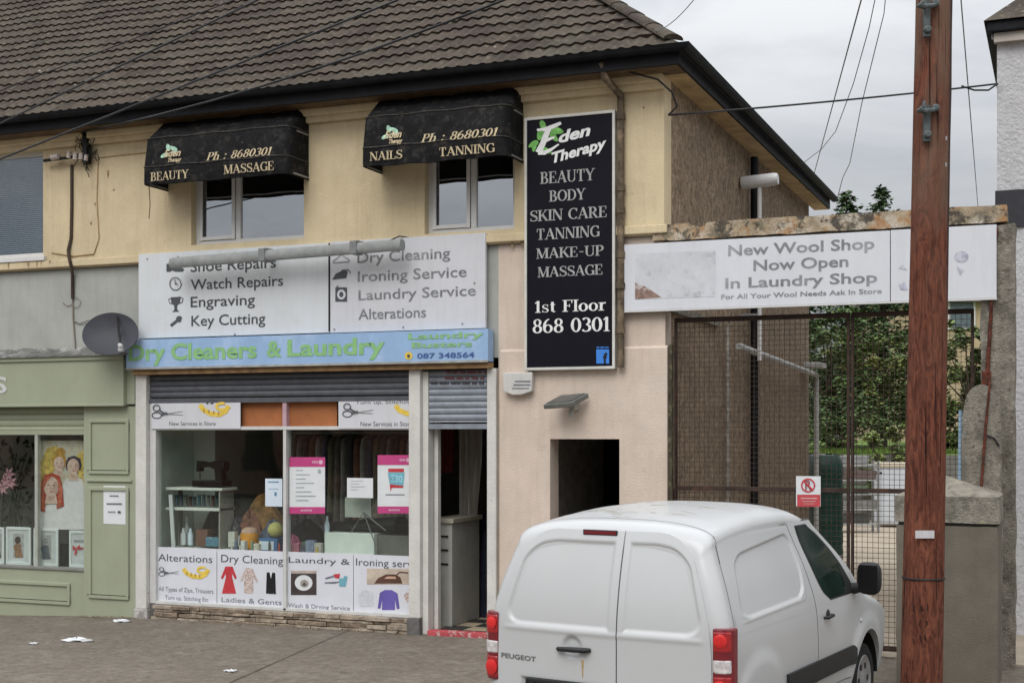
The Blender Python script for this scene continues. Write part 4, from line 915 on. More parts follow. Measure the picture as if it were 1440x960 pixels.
X, _ = F(460, 740, .27); mb = MB(); mb.lathe((X, .27, zc), (0, 0, 1), [(.032, 0), (.035, .1), (.015, .15), (.018, .2)], 12); tag(mb.build('spray_bottle', paperb, None, smooth=40), 'white spray bottle at the left edge of the white cabinet', 'bottle')
# clutter along the glass
cl = [(300, .17, .10, .12, (.10, .22, .30), 'small blue carton among the clutter by the black cloth heap', 0), (327, .15, .05, .2, (.55, .55, .50), 'white spool box left of the orange tub', 0), (415, .16, .07, .12, (.42, .16, .22), 'dusky pink carton right of the centre mullion', 1), (424, .2, .09, .09, (.10, .10, .13), 'flat black tin below the left pink poster', 1), (437, .17, .06, .16, (.20, .24, .34), 'slate blue carton below the left pink poster', 1), (448, .18, .05, .13, (.42, .40, .36), 'buff carton beside the spray bottle', 1), (362, .13, .04, .1, (.60, .56, .46), 'cream pot in front of the ochre cloth', 1), (343, .13, .03, .13, (.62, .63, .62), 'slim white pot next to the orange tub', 1)]
for k, (px, Yc, w_, h_, col, lb, on) in enumerate(cl):
    z0 = Zt if on else Zs; yy = Yc+.02 if on else Ys-.08; X = F(px, 765, yy)[0]; mb = MB(); mb.box(X-w_, X+w_, yy-.03, yy+.05, z0+.001, z0+h_); o = mb.build('carton', M('carton_%d' % k, col, .6, .2, 20, spots=[((.5, .5, .48), 14, .6, .66, .5)]), None, bevel=.006); tag(o, lb, 'carton')
for k, (px, Yc, w_, h_, col, lb) in enumerate([(330, .55, .5, .36, (.05, .05, .06), 'charcoal cloth heap behind the white spool box'), (352, .6, .45, .44, (.20, .09, .06), 'russet cloth heap behind the orange tub'), (384, .55, .4, .34, (.10, .12, .17), 'navy grey cloth heap behind the yellow wool ball'), (420, .6, .5, .44, (.06, .05, .055), 'dark cloth heap just right of the centre mullion'), (446, .55, .4, .5, (.13, .11, .12), 'grey folded clothes beside the white cabinet'), (545, .8, .5, .42, (.15, .13, .11), 'brownish clothes piled behind the ironing press')]):
    blob('folded_cloth', lb, 'cloth heap', px, Yc, Zt if px < 500 else zc, w_, h_, .3, M('heap_%d' % k, col, .95, .5, 14, .5, 30, spots=[((.3, .27, .24), 9, .62, .68, .6)]), 40+k)
rnd = random.Random(77)
for k in range(22):
    px = rnd.choice([rnd.uniform(322, 396), rnd.uniform(406, 452)]); yy = rnd.uniform(.14, .34); X = F(px, 768, yy)[0]; r_ = rnd.uniform(.02, .035); h_ = rnd.uniform(.06, .16); mb = MB(); mb.lathe((X, yy, Zt+.001), (0, 0, 1), [(r_, 0), (r_, .008), (r_*.55, .012), (r_*.4, h_-.01), (r_*.2, h_)], 10)
    tag(mb.build('thread_cone', M('cone_%d' % (k % 6), [(.5, .48, .42), (.35, .07, .06), (.10, .16, .26), (.46, .34, .10), (.08, .08, .08), (.20, .30, .22)][k % 6], .7, .15, 40), None, smooth=40), 'small cone of sewing thread in the clutter on the display table', 'thread cone', 'thread cones on the display table')
# clothes rail with garments at the back of the shop
rail = itm('clothes_rail', 'clothes rail across the dark back of the shop', 'clothes rail', (-8.9, 1.35, .03))
mb = MB(); mb.tube([(-9.75, 1.35, 2.42), (-7.75, 1.35, 2.42)], .018, 8); mb.build('bar', galv, rail)
for x in (-9.72, -7.78):
    mb = MB(); mb.tube([(x, 1.35, .04), (x, 1.35, 2.4)], .018, 8); mb.build('upright', galv, rail)
gc = [(.24, .2, .17), (.36, .34, .32), (.09, .08, .09), (.30, .14, .10), (.5, .48, .44), (.1, .12, .2), (.26, .24, .17)]
for i in range(20):
    x = -9.66+i*.097; ln = random.uniform(.9, 1.35); mb = MB(); rows = []
    for k, z in enumerate((2.38, 2.33, 2.2, 1.8, 2.38-ln)):
        hw = (.02, .17, .2, .2, .23)[k]; th_g = (.02, .04, .05, .05, .055)[k]
        rows.append([(x+th_g*math.cos(a*math.pi/8)*(1+.3*math.sin(3*a)), 1.35+hw*math.sin(a*math.pi/8), z) for a in range(17)])
    mb.grid(rows); tag(mb.build('garment', M('garment_%d' % (i % 7), gc[i % 7], .9, .25, 10), None, smooth=60), 'garment hanging in the row on the clothes rail at the back of the shop', 'garment', 'garments on the clothes rail')
mb = MB(); X = F(306, 640, 1.9)[0]; mb.box(X-.03, X+.03, 1.9, 1.95, .04, 3.2); mb.box(X-.5, X-.44, 1.9, 1.95, .04, 3.2); mb.box(X-.44, X-.03, 1.905, 1.945, 2.42, 2.46); tag(mb.build('partition_frame', M('partition', (.40, .42, .36), .7, .1), None), 'pale timber door frame standing behind the sewing machine', 'door frame')
# door interior: counter and curtain, maroon cloth
X0 = F(607, 760, .5)[0]; X1 = F(638, 760, .5)[0]; zc2 = F(620, 728, .5)[1]
ct_ = itm('counter', 'white counter with little drawers just inside the open laundry door', 'counter', ((X0+X1)/2, .6, .037))
mb = MB(); mb.box(X0, X1, .45, 1.3, .037, zc2-.06); mb.build('carcass', M('counter_white', (.42, .42, .385), .6, .08, 4, streak=.3), ct_, bevel=.01)
mb = MB(); mb.box(X0-.0, X1+.03, .42, 1.33, zc2-.058, zc2); mb.build('worktop', M('worktop', (.40, .37, .30), .5, .1), ct_, bevel=.008)
for k in range(3):
    mb = MB(); mb.tube([(X0+.05, .444, zc2-.22-.17*k), (X1-.05, .444, zc2-.22-.17*k)], .012, 6); mb.build('handle', blackm, ct_)
xa_, xb_ = F(644, 700, 1.3)[0], F(676, 700, 1.3)[0]; mb = MB(); rows = []
for k in range(9):
    z = 3.0-k*.22; s = 1-.25*max(0, k-4)/4; rows.append([(xa_+(xb_-xa_)*(t/24)*s+.05*(1-s), 1.3+.05*math.sin(t*1.1+k*.2), z) for t in range(25)])
mb.grid(rows); tag(mb.build('curtain', curtainm, None, smooth=60), 'long pale curtain hanging inside the open laundry door', 'curtain')
xa_, xb_ = F(621, 640, 1.0)[0], F(643, 640, 1.0)[0]; mb = MB(); rows = []
for k in range(7):
    z = 3.05-k*.19; rows.append([(xa_+(xb_-xa_)*(t/16)*(1-.04*k), 1.0+.035*math.sin(t*1.3+k*.5), z) for t in range(17)])
mb.grid(rows); tag(mb.build('hanging_cloth', redmaroon, None, smooth=60), 'maroon cloth hanging left of the pale curtain in the doorway', 'cloth')
blob('clothes_pile', 'pile of dark blue clothes on the floor deep in the laundry doorway', 'clothes pile', 680, 1.6, .04, .6, 1.15, .5, M('cloth_navy', (.02, .022, .04), .95, .3), 9)
blob('laundry_bag', 'pale laundry bag standing on the checkered floor', 'laundry bag', 662, 1.9, .04, .5, .6, .4, M('bag_pale', (.22, .22, .21), .9, .2), 11)
# notices on the shop glass
def notice(label, px0, py0, px1, py1, kind):
    Y = .04; n_ = thing('poster' if kind != 'paper' else 'notice', label, 'poster' if kind != 'paper' else 'notice', (F((px0+px1)/2, py1, Y)[0], Y, F(px0, py1, Y)[1]))
    flat(px0, py0, px1, py1, Y, paper if kind != 'blue' else paperb, n_, 'sheet', .002); Y -= .0025
    h = py1-py0
    if kind in ('pinklist', 'pinkoffer'):
        deco([rct(px0, py0, px1, py0+h*.17)], Y, pinkm, n_, 'colour_band'); deco([rct(px0, py1-h*.12, px1, py1)], Y, pinkm, n_, 'colour_band')
        deco([ell(px1-6, py0+7, 3, 3)]+[rct(px1-18+i*2.2, py0+5.5, px1-16.6+i*2.2, py0+8.5) for i in range(4)]+[rct((px0+px1)/2-9+i*2.4, py1-6, (px0+px1)/2-7.4+i*2.4, py1-3.5) for i in range(7)], Y-.001, M('poster_pale', (.62, .40, .50), .6), n_, 'print')
    if kind == 'pinklist':
        deco([rct(px0+9, py0+18+i*6, px0+9+w_, py0+19+i*6) for i, w_ in enumerate((10, 20, 14, 26, 12, 22, 28, 18))]+[rct(px1-10, py0+17, px1-6, py0+22)], Y, M('print_grey', (.30, .36, .36), .6), n_, 'print')
    if kind == 'pinkoffer':
        deco([[(px0+15, py0+19), (px0+37, py0+19), (px0+37, py0+24), (px0+15, py0+24)], [(px0+17, py0+41), (px0+36, py0+43), (px0+36, py0+46), (px0+20, py0+46), (px0+18, py0+51)]], Y, redm, n_, 'print')
        deco([[(px0+14, py0+24.5), (px0+38, py0+24.5), (px0+36, py0+43), (px0+17, py0+41)]], Y-.0006, tealm, n_, 'print')
        T('€30', px0+17, px0+35, py0+29, py0+38, Y-.003, M('print_sky', (.30, .58, .66), .6), n_, bold=.03); deco([rct(px0+11, py0+55, px0+38, py0+56.4)], Y, inkgrey, n_, 'print')
    if kind == 'blue':
        deco([rct(px0+5+i*2, py0+14, px0+6.2+i*2, py0+15) for i in range(7)]+[rct(px0+13, py0+19, px0+16, py0+24), rct(px0+4, py0+4, px0+19, py0+5.2)], Y, M('print_blue', (.10, .25, .38), .6), n_, 'print')
    if kind == 'paper':
        deco([rct(px0+5, py0+4+i*4, px0+5+w_, py0+4.8+i*4) for i, w_ in enumerate((18, 12, 20, 10))], Y, M('print_faint', (.40, .43, .45), .6), n_, 'print')
    return n_
notice('pale blue notice on the glass just left of the centre mullion', 373, 672.5, 397, 712, 'blue')
notice('pink and white poster of printed lines right of the centre mullion', 407, 642.5, 457, 722, 'pinklist')
notice('pink and white poster with a turquoise offer badge by the white post', 531, 639.5, 580, 721.5, 'pinkoffer')
notice('white paper sheet taped to the glass between the two pink posters', 488, 671.5, 524.5, 700, 'paper')
Xa, Xb = F(485, 712, .25)[0], F(522, 712, .25)[0]; mb = MB(); mb.box(Xa, Xb, .25, .26, F(500, 727, .25)[1], F(500, 699, .25)[1]); tag(mb.build('notice', M('paper_shade', (.42, .44, .40), .7, .08), None), 'greyish board standing under the taped white sheet', 'notice')

# ================================================================== GREEN BEAUTY / HAIR SHOPFRONT
gf = thing('green_shopfront', 'sage green panelled timber shopfront with a raised green roller shutter', 'shopfront', (-13, 0, -.1))
gxl, gxp, gxr = -18., -12.117, -11.275
mb = MB(); mb.box(gxl, -11.40, -.155, .02, 2.77, 3.43); mb.build('fascia', sage, gf, bevel=.008)
mb = MB(); mb.box(gxl, -11.385, -.18, -.156, 3.375, 3.44); mb.box(gxl, -11.385, -.17, -.156, 2.765, 2.80); mb.build('fascia_mould', sage, gf, bevel=.008)
mb = MB(); mb.box(-11.40, -11.27, -.09, .02, 2.79, 3.40); mb.build('fascia_return', sage, gf, bevel=.006)
mb = MB(); rows = []
for i in range(60):
    x = gxl+(gxr-.01-gxl)*i/59; j_ = .012*math.sin(i*2.1)+.008*math.sin(i*5.3); rows.append([(x, -.001, 3.56+j_), (x, -.05, 3.50+j_*.6), (x, -.20, 3.46), (x, -.205, 3.43)])
mb.grid(rows); mb.build('lead_flashing', lead, gf, smooth=50, fixn=False)
T('S', -8, 9.5, 530.5, 552, -.162, M('letter_metal', (.55, .55, .54), .4, .08), gf, bold=.02)
mb = shutter(gxl, gxp-.0, 2.39, 2.76, .02, sage, .085); shg = mb.build('roller_shutter', sage, gf, smooth=40, fixn=False)
mb = MB(); X, Z = F(108, 613, -.02); mb.box(X-.04, X+.03, -.02, -.006, Z-.012, Z+.012); mb.build('lock', blackm, shg)
# pilaster with two moulded panels
mb = MB(); mb.box(gxp, gxr, -.06, .16, -.12, 2.765); pl = mb.build('pilaster', sage, gf, bevel=.006)
def panel(x0, x1, z0, z1, y, par):
    t = .045; mb = MB()
    for (a, b, c, d) in ((x0, x1, z0, z0+t), (x0, x1, z1-t, z1), (x0, x0+t, z0+t, z1-t), (x1-t, x1, z0+t, z1-t)): mb.box(a, b, y-.022, y, c, d)
    mb.build('panel_mould', sage, par, bevel=.01)
panel(-12.03, -11.38, 1.87, 2.60, -.061, pl); panel(-12.03, -11.38, .22, 1.70, -.061, pl)
mb = MB(); mb.box(-12.06, -11.33, -.085, -.061, 1.77, 1.80); mb.build('panel_mould', sage, pl, bevel=.006)
# riser
mb = MB(); mb.box(gxl, gxp-.004, -.02, .14, -.2, .565); rs = mb.build('stall_riser', sage, gf, bevel=.006)
panel(-17., -12.37, .10, .40, -.021, rs)
mb = MB(); mb.box(gxl, gxp-.004, -.04, .3, .566, .60); mb.build('window_sill', M('sill_grey', (.2, .2, .18), .7, .1), gf, bevel=.004)
mb = MB(); X = F(53, 700, .03)[0]; mb.box(X-.025, X+.025, .0, .06, .60, 2.39); mb.box(gxp-.05, gxp-.004, 0, .06, .6, 2.39); mb.build('glazing_bar', M('frame_pale', (.36, .38, .33), .5), gf)
mb = MB(); mb.box(gxl, gxp-.05, .07, .076, .61, 2.39); mb.build('pane', glass_shop, gf)
# paper on the pilaster
pn = thing('notice', 'white paper notice with three printed lines on the green pilaster', 'notice', (F(161, 735, -.07)[0], -.07, F(161, 737, -.07)[1]))
flat(145.5, 682.5, 176.5, 737, -.064, paper, pn, 'sheet', .002)
deco([rct(154+i*2.2, 696, 155.6+i*2.2, 698) for i in range(6)]+[rct(150+i*2.2, 707, 151.7+i*2.2, 709) for i in range(10)]+[rct(152+i*2.2, 718.5, 153.5+i*2.2, 720) for i in range(5)]+[rct(166, 718, 170, 721)], -.0665, ink, pn, 'print')
# poster of three faces
ps = thing('poster', 'tall poster of three smiling people in the green shop window', 'poster', (F(88, 740, .12)[0], .12, .6))
Y = .12
flat(54, 619, 119.5, 745, Y, M('poster_cream', (.48, .44, .37), .6, .15, 14, spots=[((.50, .36, .12), 9, .5, .66, .6)]), ps, 'sheet', .004); Y -= .001
skin = M('print_skin', (.58, .42, .35), .6, .16, 22); skin2 = M('print_skin_shade', (.46, .31, .25), .6, .15, 22); hair1 = M('print_red_hair', (.36, .065, .04), .6, .3, 20); hair2 = M('print_dark_hair', (.05, .04, .05), .6, .3, 20); hair3 = M('print_auburn', (.40, .22, .05), .6, .3, 20); cloth_p = M('print_white_cloth', (.66, .63, .64), .6, .06, 10)
def face(cx, cy, s, hair, ps, Y, long_=False, bun=False):
    deco([[(cx-9*s, cy-5*s), (cx-6*s, cy-11*s), (cx+1*s, cy-13*s), (cx+8*s, cy-10*s), (cx+10*s, cy-2*s)]+([(cx+12*s, cy+18*s), (cx+5*s, cy+21*s), (cx+5*s, cy+9*s), (cx-5*s, cy+9*s), (cx-6*s, cy+24*s), (cx-12*s, cy+22*s)] if long_ else [(cx+8*s, cy+4*s), (cx-8*s, cy+4*s)])]+([ell(cx+2*s, cy-15*s, 6*s, 6*s)] if bun else []), Y, hair, ps, 'print')
    deco([[(cx-4*s, cy+6*s), (cx+4*s, cy+6*s), (cx+6*s, cy+16*s), (cx-6*s, cy+16*s)], ell(cx, cy, 7*s, 9.5*s)], Y-.0012, skin, ps, 'print')
    deco([ell(cx+4.2*s, cy+1*s, 2.6*s, 6*s), [(cx-3*s, cy+9*s), (cx+3*s, cy+9*s), (cx+2*s, cy+13*s), (cx-2*s, cy+13*s)]], Y-.0026, skin2, ps, 'print')
    deco([ell(cx-2.6*s, cy-1.4*s, 1.0*s, .5*s), ell(cx+2.6*s, cy-1.4*s, 1.0*s, .5*s), ell(cx, cy+1.8*s, .7*s, .4*s)], Y-.0036, M('print_feature', (.16, .09, .08), .6, .2), ps, 'print')
    deco([ell(cx+.2*s, cy+4.6*s, 1.9*s, .7*s)], Y-.0036, M('print_lips', (.42, .12, .12), .6, .1), ps, 'print')
    if long_: deco([[(cx+6*s, cy-8*s), (cx+11*s, cy+2*s), (cx+9*s, cy+18*s), (cx+5.5*s, cy+20*s), (cx+7*s, cy+4*s)], [(cx-6*s, cy-8*s), (cx-7*s, cy+4*s), (cx-6*s, cy+22*s), (cx-11*s, cy+19*s), (cx-10*s, cy)], [(cx-6*s, cy-9*s), (cx+2*s, cy-11*s), (cx-4*s, cy-5*s), (cx-7*s, cy+2*s)]], Y-.0042, M('print_hair_light', (.46, .12, .07), .6, .4, 30), ps, 'print')
deco([[(55, 655), (66, 630), (80, 626), (84, 650), (70, 672), (56, 690)], [(108, 640), (118, 632), (119, 700), (112, 690)]], Y, M('poster_ochre', (.50, .36, .10), .6, .4, 14), ps, 'print')
deco([[(86, 688), (92, 674), (104, 668), (116, 674), (119, 690), (119, 744), (86, 744)], [(55.5, 722), (62, 712), (74, 706), (88, 710), (95, 724), (96, 744), (55.5, 744)]], Y-.0005, cloth_p, ps, 'print')
face(83, 652, 1.1, hair3, ps, Y-.003, False, True); face(103, 656, 1.2, hair2, ps, Y-.006); face(72, 684, 1.5, hair1, ps, Y-.009, True)
# framed pictures on the sill
def framed(label, px0, px1, py0, py1, Y, kind):
    X0, X1 = F(px0, 770, Y)[0], F(px1, 770, Y)[0]; z0 = .601; z1 = F((px0+px1)/2, py0, Y)[1]
    o = thing('picture_frame', label, 'picture frame', ((X0+X1)/2, Y, z0), 'white picture frames on the green shop sill'); t = .035; mb = MB()
    mb.box(X0, X0+t, Y, Y+.02, z0, z1); mb.box(X1-t, X1, Y, Y+.02, z0, z1); mb.box(X0+t, X1-t, Y, Y+.02, z0, z0+t); mb.box(X0+t, X1-t, Y, Y+.02, z1-t, z1); mb.build('frame', paper, o, bevel=.004)
    mb = MB(); mb.box(X0+t, X1-t, Y+.010, Y+.016, z0+t, z1-t); mb.build('mount', M('mount_white', (.55, .56, .57), .6), o)
    cx = (px0+px1)/2; Yp = Y+.009
    if kind:
        c1, c2 = kind
        deco([rct(cx-7, py0+9, cx+8, py1-8)], Yp, M('photo_grey', (.38, .37, .37), .6, .2, 10), o, 'photo')
        deco([[(cx-4, py1-8), (cx-5, py1-18), (cx-7, py1-24), (cx-2, py1-29), (cx+4, py1-27), (cx+5, py1-18), (cx+7, py1-8)]], Yp-.001, M('photo_' + c1, {'tan': (.27, .15, .09), 'slate': (.10, .11, .13)}[c1], .6, .5, 30), o, 'photo')
        deco([ell(cx-.5, py1-33, 4.2, 5.2)], Yp-.0016, M('photo_' + c2, {'brown': (.06, .035, .03), 'pale': (.30, .29, .29)}[c2], .6, .4, 30), o, 'photo')
    return o
framed('white framed photo at the left edge of the green shop window', -16, 5.5, 741, 792, .1, ('slate', 'pale'))
framed('white framed photo of a figure in tan on the window sill', 8, 43, 741, 792, .1, ('tan', 'brown'))
framed('white framed slate grey photo on the window sill left of the gift card', 47, 81.5, 743, 794, .1, ('slate', 'pale'))
gcard = framed('white gift card with a red ribbon bow in the right corner of the window', 97, 121.5, 746, 795, .1, None)
Yp = .099-.003
deco([[(107, 770), (102, 766), (102, 774)], [(107, 770), (112, 765), (113, 773)], [(106, 771), (104.5, 780), (107, 779), (108.5, 772)], rct(107, 769.4, 121, 771.2)], Yp, redm, gcard, 'ribbon_print'); deco([rct(104+i*2, 759, 105.4+i*2, 761) for i in range(7)], Yp, inkgrey, gcard, 'print')
mb = MB(); mb.box(F(83, 780, .12)[0], F(95.5, 780, .12)[0], .14, .16, .601, F(89, 764, .12)[1]); tag(mb.build('display_card', blackm, None), 'small black card standing between two white frames', 'display card')
# lily and dark foliage deeper in the window
ly = thing('flower_display', 'pink lily flowers on dark leafy stems in the green shop window', 'flowers', (F(15, 690, .6)[0], .6, .6))
mb = MB(); c = F(15, 676, .6)
for k in range(9):
    mb.tube([(c[0]+random.uniform(-.3, .3), .62, .6), (c[0]+random.uniform(-.2, .2), .62, c[1]-.1), (c[0]+random.uniform(-.35, .35), .6, c[1]+random.uniform(0, .5))], .008, 5)
for k in range(90):
    x, y, z = c[0]+random.gauss(0, .28), .66+random.uniform(-.05, .2), c[1]+random.uniform(-.6, .55); a = random.uniform(0, 6.3); l_ = random.uniform(.08, .16); dx, dz = math.cos(a)*l_, math.sin(a)*l_
    mb.poly([(x, y, z), (x+dx*.5-dz*.18, y-.02, z+dz*.5+dx*.18), (x+dx, y, z+dz), (x+dx*.5+dz*.18, y+.01, z+dz*.5-dx*.18)])
mb.build('foliage', M('dark_leaf', (.02, .03, .018), .7, .4), ly, fixn=False)
mb = MB()
for (ox_, oz_) in ((0, 0), (.06, .1), (-.05, -.1), (.1, -.02)):
    for k in range(6):
        a = R(60*k+20*ox_*50); l_ = .11; dx, dz = math.cos(a)*l_, math.sin(a)*l_; x, z = c[0]+ox_, c[1]+oz_
        mb.poly([(x, .52, z), (x+dx*.5-dz*.22, .49, z+dz*.5+dx*.22), (x+dx, .52, z+dz), (x+dx*.5+dz*.22, .49, z+dz*.5-dx*.22)])
mb.build('petals', M('lily_pink', (.56, .30, .34), .7, .25, 20), ly, fixn=False)

# dead leaves and grit gathered along the foot of the shopfronts
mb = MB(); rnd = random.Random(31)
for k in range(260):
    x = rnd.choice([rnd.uniform(-12.1, -11.1), rnd.uniform(-12.1, -11.25), rnd.uniform(-11.1, -7.2), rnd.uniform(-13.4, -7)]); y = -.13-abs(rnd.gauss(0, .06)); z = .012+min(0, (x+11.5)*.045); s_ = rnd.uniform(.006, .022); a = rnd.uniform(0, 6.3)
    mb.poly([(x+s_*math.cos(a+t*1.57)*(1 if t % 2 else .6), y+s_*math.sin(a+t*1.57)*(1 if t % 2 else .6), z+rnd.uniform(0, .008)) for t in range(4)])
tag(mb.build('leaf_litter', M('dead_leaf', (.14, .08, .04), .95, .5, 30), None, fixn=False), 'brown dead leaves and grit along the foot of the shopfronts', 'leaf litter', None, 'stuff')
# ================================================================== GATEWAY
gw = thing('gateway', 'stained concrete lintel on a cracked concrete column spanning the wire gate', 'gateway', (-2.4, .1, 0))
def rough(mb_fn, name, mat, par, cuts=10, amp=.012, seed=1):
    o = mb_fn.build(name, mat, par); me = o.data; bm = bmesh.new(); bm.from_mesh(me)
    bmesh.ops.subdivide_edges(bm, edges=[e for e in bm.edges if e.calc_length() > .6], cuts=cuts, use_grid_fill=True)
    bmesh.ops.subdivide_edges(bm, edges=[e for e in bm.edges if e.calc_length() > .12], cuts=1, use_grid_fill=True)
    rnd = random.Random(seed)
    from mathutils import noise
    for v in bm.verts:
        n_ = noise.noise_vector(v.co*5+Vector((seed, 0, 0))); v.co += n_*amp
        n_ = noise.noise_vector(v.co*17+Vector((seed, 5, 0))); v.co += n_*amp*.4
    bmesh.ops.recalc_face_normals(bm, faces=bm.faces); bm.to_mesh(me); bm.free(); me.polygons.foreach_set('use_smooth', [True]*len(me.polygons)); me.set_sharp_from_angle(angle=R(45)); return o
mb = MB(); mb.box(-4.26, -.53, -.06, .28, 4.555, 4.735); rough(mb, 'lintel', stainbeam, gw, 20, .014, 3)
mb = MB(); mb.box(-4.15, -.75, -.02, .22, 3.80, 4.55); mb.build('sign_backing', oldconc, gw)
mb = MB(); mb.box(-.785, -.455, -.045, .30, -.05, 4.54); rough(mb, 'column', oldconc, gw, 14, .02, 5)
mb = MB(); X, Z = F(1393, 318, -.14); pts = [F(1401, 322, -.08), F(1396, 380, -.08), F(1393, 450, -.08), F(1388, 530, -.08), F(1384, 600, -.08)]
mb.tube([(p[0], -.068, p[1]) for p in pts], [.022, .014, .018, .022, .018], 8); mb.box(pts[3][0]-.05, pts[3][0]+.04, -.085, -.05, pts[3][1]-.16, pts[3][1]+.06); mb.build('rusty_bar', rust, gw, smooth=60)
# stump in front of the column
c_ = F(1380, 700, -.45)
st = thing('concrete_stump', 'round topped broken concrete post with a rusty bar in front of the gate column', 'post', (c_[0], -.45, 0))
x0, x1 = F(1353, 640, -.45)[0], F(1409, 640, -.45)[0]; zt = F(1385, 541, -.45)[1]; zs_ = F(1385, 580, -.45)[1]
mb = MB(); pf = [(x0-.03, -.55, -.02), (x1, -.55, -.02), (x1-.01, -.55, zs_-.05)]+[((x0+x1)/2+.0+(x1-x0)/2*.96*math.cos(R(a)), -.55, zs_-.05+(zt-zs_+.05)*math.sin(R(a))) for a in range(15, 180, 15)]+[(x0+.01, -.55, zs_-.05)]
mb.prism(pf, (0, .26, 0)); rough(mb, 'post', oldconc, st, 10, .02, 8)
mb = MB(); mb.tube([(F(1392, 540, -.57)[0], -.575, F(1392, 540, -.57)[1]), (F(1386, 600, -.57)[0], -.575, F(1386, 600, -.57)[1]), (F(1375, 700, -.57)[0], -.575, F(1375, 700, -.57)[1]-.4)], [.011, .014, .014], 8); mb.build('rusty_bar', rust, st, smooth=60)
mb = MB(); mb.tube([(F(1388, 612, -.58)[0], -.57, F(1388, 612, -.58)[1]), (F(1398, 616, -.58)[0], -.575, F(1398, 616, -.58)[1]), (F(1405, 627, -.58)[0], -.57, F(1405, 627, -.58)[1])], .010, 6); mb.build('hook', blackm, st)
# big pier near the pole
c_ = Q(1335, 690, 13.2)
pr_ = thing('gate_pier', 'square rendered pier with a lichen stained pyramid cap behind the utility pole', 'pier', (c_.x, c_.y, 0))
px0, px1, py0, py1 = c_.x-.47, c_.x+.47, c_.y-.36, c_.y+.5; zc_ = 1.86; zn = F(1380, 736, c_.y)[1]
zn = H_+(610-734)*12.95/f_; ze = H_+(610-697)*12.95/f_; zp = H_+(610-668)*13.3/f_
mb = MB(); mb.box(px0+.012, px1-.012, py0+.012, py1-.012, -.03, zn-.03); rough(mb, 'shaft', pierm, pr_, 8, .008, 4)
mb = MB(); mb.box(px0+.03, px1-.03, py0+.03, py1-.03, zn-.05, zn+.01); mb.build('neck', M('pier_neck', (.05, .047, .04), .95, .2), pr_)
mb = MB(); A = (px0, py0); xm2, ym2 = (px0+px1)/2-.05, (py0+py1)/2
mb.box(px0, px1, py0, py1, zn, ze); b = len(mb.v)
for q in ((px0, py0), (px1, py0), (px1, py1), (px0, py1)): mb.v.append((q[0], q[1], ze))
mb.v.append((xm2, ym2, zp))
for i in range(4): mb.face((b+i, b+(i+1) % 4, b+4))
rough(mb, 'cap', piercap, pr_, 6, .008, 6)

# wool shop sign
ws = thing('wool_sign', 'long white wool shop sign hung below the stained concrete lintel', 'sign', (-2.6, -.07, 3.78))
xs_ = F(1252, 370, -.1)[0]
mb = MB(); mb.box(-4.63, xs_-.004, -.098, -.064, 3.785, 4.525); mb.build('panel', M('wool_panel', (.63, .645, .68), .5, .03, 2, streak=.15, spots=[((.62, .63, .64), 1.2, .5, .7, .5)]), ws, bevel=.003)
mb = MB(); mb.box(xs_+.004, -.63, -.098, -.064, 3.785, 4.528); mb.build('panel', M('wool_panel', (.63, .645, .68)), ws, bevel=.003)
mb = MB(); mb.box(-4.635, -.625, -.104, -.06, 3.765, 3.783); mb.build('bottom_trim', white_upvc, ws)
Y = -.101
T('New Wool Shop', 1024, 1229.5, 340, 354.5, Y, woolink, ws, bold=.018); T('Now Open', 1059.5, 1193, 363, 377.5, Y, woolink, ws, bold=.018); T('In Laundry Shop', 1020, 1233.5, 387, 401, Y, woolink, ws, bold=.018); T('For All Your Wool Needs Ask In Store', 1014, 1240, 410, 416.5, Y, woolink, ws, bold=.018)
fade = M('print_washed_out', (.43, .44, .46), .6, .2, 9, spots=[((.55, .57, .60), 6, .45, .6, .9)])
fadepic = M('print_washed_photo', (.56, .575, .605), .6, .06, 6, spots=[((.37, .38, .40), 7, .57, .66, .7), ((.63, .645, .68), 3, .52, .62, .9), ((.42, .43, .45), 14, .58, .66, .5)])
deco([[(893, 357), (1006, 352), (1006, 417), (893, 421)]], Y+.001, fadepic, ws, 'faded_picture')
deco([[(985, 357), (1006, 354), (1006, 361), (990, 361)], [(1001, 362), (1006, 362), (1006, 372), (1000, 368)]], Y-.0004, fade, ws, 'faded_picture')
deco([[(893, 397), (900, 401), (906, 402), (914, 407), (930, 418), (893, 421)]], Y, M('print_brown_rest', (.26, .17, .14), .7, .4, 20, spots=[((.55, .53, .52), 9, .5, .6, .8)]), ws, 'faded_picture')
deco([[(961, 403), (966, 410), (971, 404), (968, 416), (963, 416)], [(975, 412), (985, 409), (986, 417), (976, 418)]], Y, fade, ws, 'faded_picture')
deco([ell(1352, 361, 10, 8), [(1345, 374), (1356, 380), (1350, 387)], [(1263, 377), (1270, 372), (1276, 380)], [(1264, 400), (1272, 397), (1277, 408), (1266, 407)]], Y, M('print_lilac', (.40, .40, .50), .6, .3, 14, spots=[((.54, .56, .60), 14, .46, .56, .9)]), ws, 'faded_picture')

